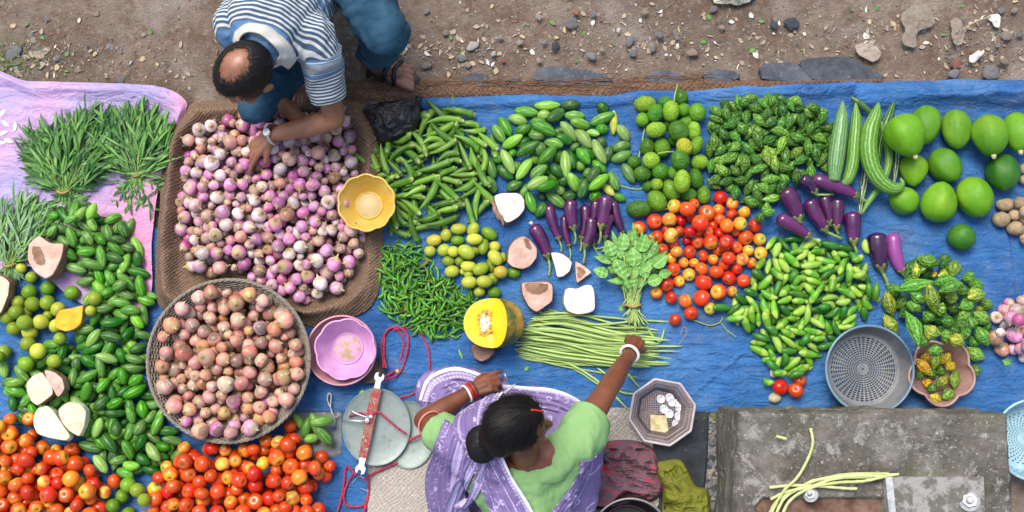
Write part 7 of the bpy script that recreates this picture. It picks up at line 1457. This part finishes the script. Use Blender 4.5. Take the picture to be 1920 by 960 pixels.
limb(mb, [hipc+Vector((.02, 0, .02)), che+up, neckb-Vector((0, 0, .02))], [.175, .185, .125], 20); limb(mb, [hipc-Vector((.07, 0, 0)), che-Vector((.05, 0, .0)), shR+Vector((.02, .03, 0))], [.12, .12, .075], 18); limb(mb, [hipc+Vector((.10, 0, 0)), che+Vector((.06, 0, .0)), shL+Vector((-.02, .02, 0))], [.12, .12, .080], 18)
limb(mb, [shR+Vector((0, 0, -.01)), neckb+Vector((0, 0, -.02)), shL+Vector((0, 0, -.01))], [.076, .085, .078], 18)
slL = shL*.30+elL*.70; slR = shR*.45+elR*.55
limb(mb, [shL, shL*.6+slL*.4+Vector((.008, 0, .006)), slL], [.078, .076, .070], 18); limb(mb, [shR, slR], [.076, .066], 18)
me = remesh(mb, .0075, 9); V = mverts(me); N = mnorm(me)
dl, tl = seg_d(V, shL, elL); dr, tr = seg_d(V, shR, elR)
# cut the sleeve ends flat
for (a, b, c_) in ((shL, elL, slL), (shR, elR, slR)):
    d_ = np.array((b-a).normalized()); lim = np.array(c_); t_ = (V-lim)@d_; near = (np.linalg.norm(V-lim, axis=1) < .13) & (t_ > -.0); V[near] -= d_*t_[near][:, None]*.96
torso_ax = np.array((neckb-hipc).normalized()); st_t = (V-np.array(neckb))@torso_ax+.10*np.abs((V-np.array(neckb))@np.array((shL-shR).normalized()))**1.0*1.2
wl = np.clip((tl-.05)/.06, 0, 1)*(dl < .11); wr = np.clip((tr-.05)/.06, 0, 1)*(dr < .11); w_ = np.maximum(wl, wr); st = st_t*(1-w_)+w_*(np.where(wl > wr, tl, tr)+.2)
fold = .010*ridge(V[:, 0]*7+V[:, 1]*3, V[:, 1]*7-V[:, 0]*4, V[:, 2]*8, 4)+.004*ridge(V[:, 0]*22, V[:, 1]*15, V[:, 2]*20, 3)
V = V+N*(fold*np.clip(1-.4*w_, 0, 1))[:, None]; setv(me, V-MO); fattr(me, "st", st); me.materials.append(m_shirt); link("shirt", me, e)
# pale collar
n = NT("ribbed_collar"); c = n.mix(n.ramp(n.math('FRACT', n.math('MULTIPLY', n.sep(n.n("UVMap").outputs[0])[1], 9.0)), [(.3, 0.0), (.5, 1.0)]), (.40, .40, .37), (.55, .55, .51)); n.bump(n.noise(200, 2), .4, .002); m_coll = n.done(c, .9, .1)
path = cr([U(442, 84, .66), U(448, 62, .69), U(472, 50, .71), U(500, 58, .715), U(526, 82, .70), U(538, 106, .66), U(528, 122, .62)], 60); cc = np.array(U(478, 112, .62)); V = []; uv = []; F = []
for i, p in enumerate(path):
    o_ = p-cc; o_[2] = 0; o_ /= np.linalg.norm(o_)+1e-9; t = i/59; tw = sin(pi*min(1, max(0, t*1.0)))**.4
    for j, s_ in enumerate(np.linspace(-1, 1, 9)):
        q = p+o_*s_*.027*(.55+.45*tw)+np.array((0, 0, -.020*s_*abs(s_)-.016*(s_ > 0)*s_+.003*sin(i*.5)+.012*(1-s_*s_))); V.append(q-MO); uv.append((t, j/8))
for i in range(59):
    for j in range(8): F.append((i*9+j, (i+1)*9+j, (i+1)*9+j+1, i*9+j+1))
o = link("collar", mesh("collar", V, F, m_coll, uv=uv), e); solidify(o, .007, 0)
# jeans
n = NT("denim"); c = n.mix(n.ramp(n.noise(9, 5, .6), [(.35, 0.0), (.65, 1.0)]), (.012, .048, .085), (.028, .085, .14)); n.bump(n.noise(420, 2), .35, .002); m_jean = n.done(c, .85, .2)
mb = MB(); limb(mb, [hipc+Vector((.07, .02, 0)), (hipc+knL)/2+Vector((.03, 0, .07)), knL+Vector((0, 0, .0))], [.13, .108, .080], 20); limb(mb, [knL, (knL+anL)/2+Vector((0, .03, 0)), anL+Vector((-.005, .02, .08))], [.080, .076, .068], 18)
limb(mb, [hipc-Vector((.07, 0, 0)), (hipc+knR)/2, knR], [.13, .10, .068], 20); limb(mb, [knR, (knR+anR)/2, anR+Vector((0, 0, .06))], [.068, .066, .062], 18); ell_prim(mb, hipc, (.17, .15, .14))
me = remesh(mb, .008, 8); V = mverts(me); N = mnorm(me); V = V+N*(.013*ridge(V[:, 0]*6, V[:, 1]*9, V[:, 2]*9, 4)+.003*ridge(V[:, 0]*20, V[:, 1]*20, V[:, 2]*20, 2))[:, None]; setv(me, V-MO); me.materials.append(m_jean); link("jeans", me, e)
# sandal
m_rub = NT("black_rubber").done((.012, .012, .013), .5); fo = np.array(fb)-MO; dd = np.array(fd); tt = np.array(ft_)
def sole(t): return .046*(.80+.42*sin(pi*min(1, max(0, t))*.75+.5)-.35*abs(t-.5))
out = [fo+dd*(-.075+.255*t)+tt*sole(t)*s*(sin(pi*min(.99, max(.01, t)))**.35) for s, ts in ((1, np.linspace(0, 1, 16)), (-1, np.linspace(1, 0, 16))) for t in ts]
V, F = prism([tuple(q[:2]) for q in out], .004, .022, .004); so = link("sandal_sole", mesh("sandal_sole", V, F, m_rub), e); so.location.z = 0
for (u0, u1, h) in ((.035, .045, .062), (.085, .075, .052), (-.03, -.02, .07)):
    Pp = [fo+dd*u0+tt*.052+np.array((0, 0, -.03)), fo+dd*(u0+u1)*.5+tt*.030+np.array((0, 0, h-.045)), fo+dd*u1-tt*.0+np.array((0, 0, h-.035)), fo+dd*(u0+u1)*.5-tt*.030+np.array((0, 0, h-.045)), fo+dd*u0-tt*.052+np.array((0, 0, -.03))]
    Pp = [p_+np.array((0, 0, .016)) for p_ in Pp]; V, F = sweep(cr(Pp, 20), .0095, 8, flat=1.0); link("sandal_strap", mesh("sandal_strap", V, F, m_rub), e)
# watch
wd = (wrL-elL).normalized(); wp = wrL-wd*.012; m_wm = NT("watch_metal").done((.62, .62, .6), .25, .5, Metallic=.9); m_wf = NT("watch_face").done((.8, .8, .78), .2)
q = wd.to_track_quat('Z', 'Y'); wt = empty("watch", wp-Vector(MO)); wt.parent = e; wt.name = "watch"
P_r = [q @ Vector((.0345*cos(a), .0345*sin(a), 0)) for a in np.linspace(0, 2*pi, 37)[:-1]]; link("band", mesh("band", *sweep(P_r, .0055, 8, closed=True, flat=1.6, bump=lambda i, a: .12*(i % 2)), m_wm), wt)
un = Vector((-.1, .15, 1)); un = (un-wd*un.dot(wd)).normalized(); V, F = revolve([(.0004, .010), (.0145, .010), (.0165, .008), (.017, .0), (.0004, 0)], 30); o = link("dial", mesh("dial", V, F, m_wf), wt, loc=un*.033); o.rotation_mode = 'QUATERNION'; o.rotation_quaternion = un.to_track_quat('Z', 'Y'); V, F = revolve([(.0145, .0095), (.0165, .0105), (.0175, .008), (.0175, 0)], 30); o = link("case", mesh("case", V, F, m_wm), wt, loc=un*.033); o.rotation_mode = 'QUATERNION'; o.rotation_quaternion = un.to_track_quat('Z', 'Y')
# blue chequered slipper glimpsed under the arm
V, F = prism(smoothpoly([U(x, y, .05)[:2] for x, y in [(538, 150), (556, 144), (570, 150), (566, 160), (548, 165), (536, 162)]], 24), .02, .06, .006, .003)
n = NT("blue_check"); n.obj(False); v = n.n("TexChecker"); n.put(v.inputs[0], n.obj(False)); v.inputs["Scale"].default_value = 90; v.inputs[1].default_value = (.10, .22, .45, 1); v.inputs[2].default_value = (.35, .45, .6, 1); tag(link("slipper", mesh("slipper", V, F, n.done(v.outputs[0], .8))), "pale blue chequered slipper under the man's arm", "slipper")

# ---------------------------------------------------------------- the woman
e = empty("person", U(985, 990, 0)); MO = np.array(e.location); tag(e, "woman in a green blouse and purple sari reaching out to the spinach", "person")
hip = U(985, 1010, .16); che = U(990, 930, .42); nk = U(985, 862, .62); sL = U(860, 830, .55); sR = U(1078, 838, .56); hd = U(972, 797, .78)
eL = U(796, 788, .36); wL = U(882, 734, .29); hL = U(928, 714, .27); eR = U(1132, 742, .44); wR = U(1183, 660, .20); hR = U(1193, 634, .14)
kL = U(838, 752, .13); kR = U(1062, 790, .11)
HQ = head_rot((.02, .42, .90), (.97, .12, -.10)); HS = 1.02
mb = MB(); limb(mb, [hip, che, nk-Vector((0, 0, .05))], [.16, .135, .09], 20); limb(mb, [sL, nk-Vector((0, 0, .035)), sR], [.055, .070, .055], 16); limb(mb, [nk-Vector((0, 0, .03)), (nk+hd)/2, hd+Vector((-.01, 0, -.06))], [.058, .052, .055], 16)
limb(mb, [sL, (sL+eL)/2, eL], [.056, .050, .042]); limb(mb, [eL, eL*.62+wL*.38, wL], [.042, .041, .026]); limb(mb, [sR, (sR+eR)/2+Vector((0, .01, .005)), eR], [.058, .054, .043]); limb(mb, [eR, eR*.6+wR*.4, wR], [.043, .041, .026])
hand(mb, wL, (hL-wL), (-.25, .3, 1), -1, .55, 1.02, .01, [.35, .6, .7, .75]); hand(mb, wR, (hR-wR), (-.2, -.35, 1), 1, .75, 1.0, .0)
limb(mb, [hip-Vector((.08, 0, 0)), kL], [.11, .06]); limb(mb, [kL, U(930, 755, .06)], [.05, .035]); limb(mb, [hip+Vector((.08, 0, 0)), kR], [.11, .06]); limb(mb, [kR, U(1010, 762, .06)], [.05, .035])
P = head_prims(mb, hd, HQ, HS); me = remesh(mb, .0042, 7); rel(me); me.materials.append(m_skw); link("body", me, e); eyes(e, P, HQ, HS, Vector(MO))
# hair drawn back into a bun
QM = np.array(HQ.to_matrix()); hdp = np.array(hd); cen = hdp+QM@(np.array((0, -.010, .028))*HS); ax = np.array((.084, .104, .096))*HS*1.04
mb = MB(); V0, F0 = ball(80, 56); inh = (V0[:, 2] > -.62-.35*np.clip(-V0[:, 1], 0, 1)) & ~((V0[:, 1] > .50+.10*np.abs(V0[:, 0])) & (V0[:, 2] < .62)) & ~((V0[:, 1] > .15) & (V0[:, 2] < -.1))
f_ = 1+.010*ridge(V0[:, 0]*9, V0[:, 2]*4, V0[:, 1]*1.2, 3)-.02*np.exp(-(V0[:, 0]/.05)**2)*(V0[:, 1] > -.2)*(V0[:, 2] > 0); Vh = (V0*ax*f_[:, None])@QM.T+cen-MO
keep = [f for f in F0 if all(inh[i] for i in f)]; used = sorted({i for f in keep for i in f}); mp_ = {i: k for k, i in enumerate(used)}
o = link("hair", mesh("hair", [Vh[i] for i in used], [tuple(mp_[i] for i in f) for f in keep], m_hair), e); solidify(o, .006, -1)
bun = np.array(U(904, 832, .72)); Vb, Fb = ball(40, 26); rb = 1+.09*ridge(np.arctan2(Vb[:, 1], Vb[:, 0])*1.1+Vb[:, 2]*2.6, Vb[:, 2]*1.5, 0.3, 3); o = link("hair_bun", mesh("hair_bun", Vb*rb[:, None]*np.array((.052, .062, .040))+bun-MO, Fb, m_hair), e)
nb_ = np.array(U(938, 818, .75)); mbb = MB(); cone_prim(mbb, Vector(nb_)-Vector(MO), Vector((bun+nb_)/2)-Vector(MO), .074, .052, 24); link("hair_knot", mbb.build("hair_knot", m_hair), e)
mb = MB(); pts = []; dirs = []; nrm = []; bl = (bun-cen)@QM; bl /= np.linalg.norm(bl)
for k in range(5200):
    v = np.array([random.gauss(0, 1) for _ in range(3)]); v /= np.linalg.norm(v)
    if v[2] < -.55 or (v[1] > .50+.1*abs(v[0]) and v[2] < .60) or (v[1] > .15 and v[2] < -.1): continue
    dd = bl-v*(bl@v)+np.array((math.copysign(.35, v[0])*max(0, v[1]), 0, 0)); dd -= v*(dd@v); dd /= np.linalg.norm(dd)+1e-9; pts.append((v*ax*1.005)@QM.T+cen-MO); dirs.append(dd@QM.T); nrm.append(v@QM.T)
hair_strands(mb, pts, dirs, nrm, .055, .0010, .002); link("hair_strands", mb.build("hair_strands", m_hair), e)
m_sind = NT("vermilion").done((.45, .02, .015), .8); Pq = [((np.array((0, sin(t), cos(t)))*ax*1.02)@QM.T+cen-MO) for t in np.linspace(.45, .95, 10)]; link("vermilion_parting", mesh("vermilion_parting", *sweep(Pq, .0035, 6), m_sind), e)
# blouse
n = NT("green_blouse"); c = n.mix(n.noise(8, 4), (.17, .33, .12), (.25, .43, .18)); n.bump(n.noise(300, 2), .3, .002); m_blouse = n.done(c, .85, .15)
mb = MB(); limb(mb, [U(988, 965, .34), che+Vector((0, 0, .005)), nk-Vector((0, .035, .085))], [.155, .158, .105], 22); limb(mb, [sL, nk-Vector((0, .045, .065)), sR], [.068, .072, .070], 18)
xL = sL*.52+eL*.48; xR = sR*.42+eR*.58; limb(mb, [sL, xL], [.072, .066], 18); limb(mb, [sR, (sR+xR)/2, xR], [.076, .076, .067], 18); limb(mb, [che+Vector((.05, 0, 0)), sR-Vector((.02, .03, .02))], [.11, .075], 18); limb(mb, [che-Vector((.05, 0, 0)), sL-Vector((-.02, .03, .02))], [.11, .075], 18)
me = remesh(mb, .0075, 8); V = mverts(me); N = mnorm(me)
for (a, b, c_) in ((sL, eL, xL), (sR, eR, xR)):
    d_ = np.array((b-a).normalized()); lim = np.array(c_); t_ = (V-lim)@d_; near = (np.linalg.norm(V-lim, axis=1) < .12) & (t_ > 0); V[near] -= d_*t_[near][:, None]*.96
V = V+N*(.009*ridge(V[:, 0]*8, V[:, 1]*6, V[:, 2]*8, 4)+.005*ridge(V[:, 0]*16+V[:, 1]*9, V[:, 1]*7-V[:, 0]*4, V[:, 2]*9, 3))[:, None]; setv(me, V-MO); me.materials.append(m_blouse); link("blouse", me, e)
from mathutils.bvhtree import BVHTree
BT = [BVHTree.FromPolygons([tuple(v) for v in mverts(me)+MO], [tuple(p.vertices) for p in me.polygons])]
# sari
def m_sari(name, uvd=True):
    n = NT(name); uvn = n.n("UVMap").outputs[0]; u, v, _ = n.sep(uvn)
    c = n.mix(n.noise(10, 3, vec=uvn), (.155, .115, .275), (.24, .185, .37))
    vo = n.n("TexVoronoi", feature='DISTANCE_TO_EDGE'); n.put(vo.inputs["Vector"], uvn); vo.inputs["Scale"].default_value = 11; vo.inputs["Randomness"].default_value = 1
    r_ = n.vor(11, vec=uvn); ring = n.ramp(r_, [(.20, 0.0), (.235, 1.0), (.275, 1.0), (.31, 0.0)]); brk = n.ramp(n.noise(9, 2, vec=uvn), [(.45, 0.0), (.52, 1.0)]); ln = n.ramp(vo.outputs["Distance"], [(.0, 1.0), (.035, 0.0)]); brk2 = n.ramp(n.noise(7, 2, vec=n.mapv(uvn, (1.3, 1.1, 1))), [(.52, 0.0), (.56, 1.0)])
    m_ = n.math('MAXIMUM', n.math('MULTIPLY', ring, brk), n.math('MULTIPLY', ln, brk2)); c = n.mix(n.math('MULTIPLY', m_, .8), c, (.58, .52, .72))
    b = n.attr("border"); hatch = n.ramp(n.math('FRACT', n.math('MULTIPLY', v, 46.0)), [(.35, 0.0), (.45, 1.0)]); c = n.mix(b, c, n.mix(n.math('MULTIPLY', hatch, .5), (.52, .47, .66), (.20, .13, .42)))
    c = n.mix(n.attr("white"), c, (.74, .74, .78)); n.bump(n.noise(260, 2), .3, .002); return n.done(c, .8, .2)
m_sar = m_sari("sari_cloth")
mb = MB()           # wrapped skirt over lap and thighs
limb(mb, [hip, U(985, 945, .26)], [.21, .185], 24); limb(mb, [hip-Vector((.07, 0, 0)), U(890, 868, .20), kL], [.16, .12, .10], 22); limb(mb, [kL, U(910, 748, .09)], [.10, .08], 20); limb(mb, [hip+Vector((.07, 0, 0)), U(1070, 860, .20), U(1075, 790, .13)], [.16, .12, .075], 22); limb(mb, [U(1075, 790, .11), U(1000, 758, .08)], [.075, .07], 20); limb(mb, [U(822, 735, .09), U(860, 722, .06), U(940, 738, .05)], [.08, .06, .05], 18)
me = remesh(mb, .009, 10); V = mverts(me); N = mnorm(me); V = V+N*(.013*ridge(V[:, 0]*5+V[:, 1]*4, V[:, 1]*5-V[:, 0]*3, V[:, 2]*6, 4)+.004*ridge(V[:, 0]*16, V[:, 1]*16, V[:, 2]*10, 3))[:, None]; V[:, 2] = np.maximum(V[:, 2], .015)
setv(me, V-MO); uvl = me.uv_layers.new(name="UVMap"); idx = np.zeros(len(me.loops), int); me.loops.foreach_get("vertex_index", idx); UVv = np.stack([V[:, 0]*1.6+V[:, 2]*.8, V[:, 1]*1.6+V[:, 2]*.9], 1); uvl.data.foreach_set("uv", UVv[idx].ravel()); me.materials.append(m_sar); fattr(me, "border", np.zeros(len(V))); fattr(me, "white", np.zeros(len(V))); link("skirt_drape", me, e)
BT.append(BVHTree.FromPolygons([tuple(v) for v in V], [tuple(p.vertices) for p in me.polygons]))
def above(q, gap, which=1):
    """keeps draped cloth outside the clothes under it"""
    for t_ in (BT[1:] if which == 2 else BT):
        h = t_.ray_cast(Vector((q[0], q[1], 2)), Vector((0, 0, -1)))[0]
        if h and q[2] < h.z+gap: q = np.array((q[0], q[1], h.z+gap))
    return q
def drape(name, path, width, npl, amp, border, white=None, sag=.0, nu=110, nv=90, seed=0, th=.003, fl=None, uvs=1.0, hug=True):
    """pleated length of cloth: path = centre line, width = half-width vector at each control point, border = list of (v0, v1) bands across"""
    P = cr(path, nu); Wd = cr(width, nu); V = []; F = []; uv = []; bo = []; wh = []
    for i in range(nu):
        T = P[min(i+1, nu-1)]-P[max(i-1, 0)]; T /= np.linalg.norm(T); w = Wd[i]; n_ = np.cross(T, w); n_ /= np.linalg.norm(n_)+1e-9
        if n_[2] < 0: n_ = -n_
        for j in range(nv):
            s = -1+2*j/(nv-1); ph = s*npl*pi+.7*float(vnoise(i*.035, s*2, seed)); z = amp*(abs(sin(ph))**.7)+amp*.5*float(vnoise(i*.06, s*6, seed+3)); dome = (fl if fl is not None else .02)*(1-s*s); q = P[i]+w*(s+.05*sin(ph*2)/max(1, npl)*2)+n_*(z+dome)
            q = above(q, .006+.9*z, hug) if hug else q; V.append(q-MO); uv.append((s*np.linalg.norm(w)*2.2*uvs+seed, i/nu*np.linalg.norm(P[-1]-P[0])*2.2*uvs)); v01 = j/(nv-1); bo.append(float(any(a <= v01 <= b for a, b in border))); wh.append(float(any(a <= v01 <= b for a, b in (white or []))))
    for i in range(nu-1):
        for j in range(nv-1): F.append((i*nv+j, (i+1)*nv+j, (i+1)*nv+j+1, i*nv+j+1))
    me = mesh(name, V, F, m_sar, uv=uv); fattr(me, "border", bo); fattr(me, "white", wh); o = link(name, me, e); solidify(o, th, 0); return o
# over the shoulder and down the back
drape("shoulder_drape", [U(935, 742, .40), U(898, 765, .56), U(890, 810, .66), U(915, 862, .64), U(940, 905, .54), U(965, 955, .46), U(985, 1015, .38)], [(-.06, -.05, -.02), (-.075, -.03, -.05), (-.075, .0, -.04), (-.080, .035, -.03), (-.095, .050, -.03), (-.105, .060, -.03), (-.11, .07, -.03)], 6, .009, [(.045, .13), (.34, .38), (.80, .86)], [(.0, .04)], seed=1, fl=.008, nv=110)
drape("outer_drape", [U(866, 795, .50), U(850, 845, .46), U(838, 895, .38), U(842, 950, .30), U(860, 1010, .2)], [(.055, -.02, .05), (.070, .0, .07), (.080, .0, .10), (.085, .02, .12), (.085, .02, .12)], 5, .014, [(.70, .88)], None, seed=4, fl=.02)
drape("border_fold", [U(893, 842, .66), U(880, 870, .60), U(860, 910, .50), U(848, 950, .40), U(852, 985, .3)], [(.022, .012, -.01), (.03, .018, -.01), (.033, .018, -.01), (.032, .012, .0), (.03, .01, .0)], 1.5, .007, [(.06, .94)], None, seed=6, fl=.012, nv=40)
drape("border_fold", [U(912, 850, .67), U(902, 882, .61), U(888, 920, .52), U(870, 945, .45), U(852, 940, .42)], [(.018, .010, -.005), (.02, .014, -.01), (.02, .014, -.01), (.02, .018, .0), (.012, .02, .0)], 1, .006, [(.1, .9)], None, seed=8, fl=.010, nv=36)
# arm-side fold on the far shoulder side
drape("side_drape", [U(1098, 850, .44), U(1092, 885, .40), U(1070, 925, .38), U(1040, 960, .38), U(1000, 985, .38)], [(.028, .01, -.05), (.03, .0, -.07), (.035, -.012, -.07), (.02, -.035, -.06), (.01, -.05, -.05)], 3, .007, [(.75, .95)], None, seed=9, fl=.01, nv=60)
drape("lap_drape", [U(930, 738, .16), U(895, 722, .17), U(858, 712, .17), U(825, 722, .15), U(812, 748, .12)], [(.01, .045, .0), (-.005, .05, .0), (-.02, .048, .0), (-.045, .03, .0), (-.05, .0, -.01)], 2.5, .010, [(.60, .84)], [(.89, 1.0)], seed=11, fl=.02, hug=2)
drape("knee_drape", [U(1092, 790, .20), U(1070, 765, .19), U(1035, 752, .17), U(985, 744, .16), U(940, 738, .18)], [(.04, .02, .0), (.03, .035, .0), (.01, .045, .0), (.0, .04, .0), (.0, .035, .0)], 2, .008, [(.8, .92)], [(.92, 1.0)], seed=13, fl=.02, hug=False)
# bangles
def bangle(p, d, r, w, mat, name="bangle"):
    d = Vector(d).normalized(); q = d.to_track_quat('Z', 'Y'); Pn = [q @ Vector((r*cos(a), r*sin(a), .0015*sin(a*2)))+Vector(p)-Vector(MO) for a in np.linspace(0, 2*pi, 41)[:-1]]; link(name, mesh(name, *sweep(Pn, w, 8, closed=True), mat), e)
m_shell = NT("white_shell").done((.78, .76, .72), .35); m_redb = NT("red_bangle").done((.42, .02, .02), .4); d = wL-eL
for k, (mt, w) in enumerate([(m_shell, .0048), (m_redb, .0045), (m_redb, .003), (NT("dark_bangle").done((.03, .02, .02), .4), .0018)]): bangle(wL-d.normalized()*(.016-.011*k), d, .0335, w, mt)
d = wR-eR; bangle(wR-d.normalized()*.014, d, .036, .006, m_shell); bangle(wR-d.normalized()*.001, d, .032, .0035, m_redb)
d = eL-sL; m_thr = NT("pink_thread").done((.62, .22, .18), .8); bangle(eL-d.normalized()*.045, d, .050, .0038, m_thr, "armband")
bangle(hL+(hL-wL).normalized()*.045+Vector((0, .0, -.01)), (1, .3, 0), .013, .003, m_steel, "ring")
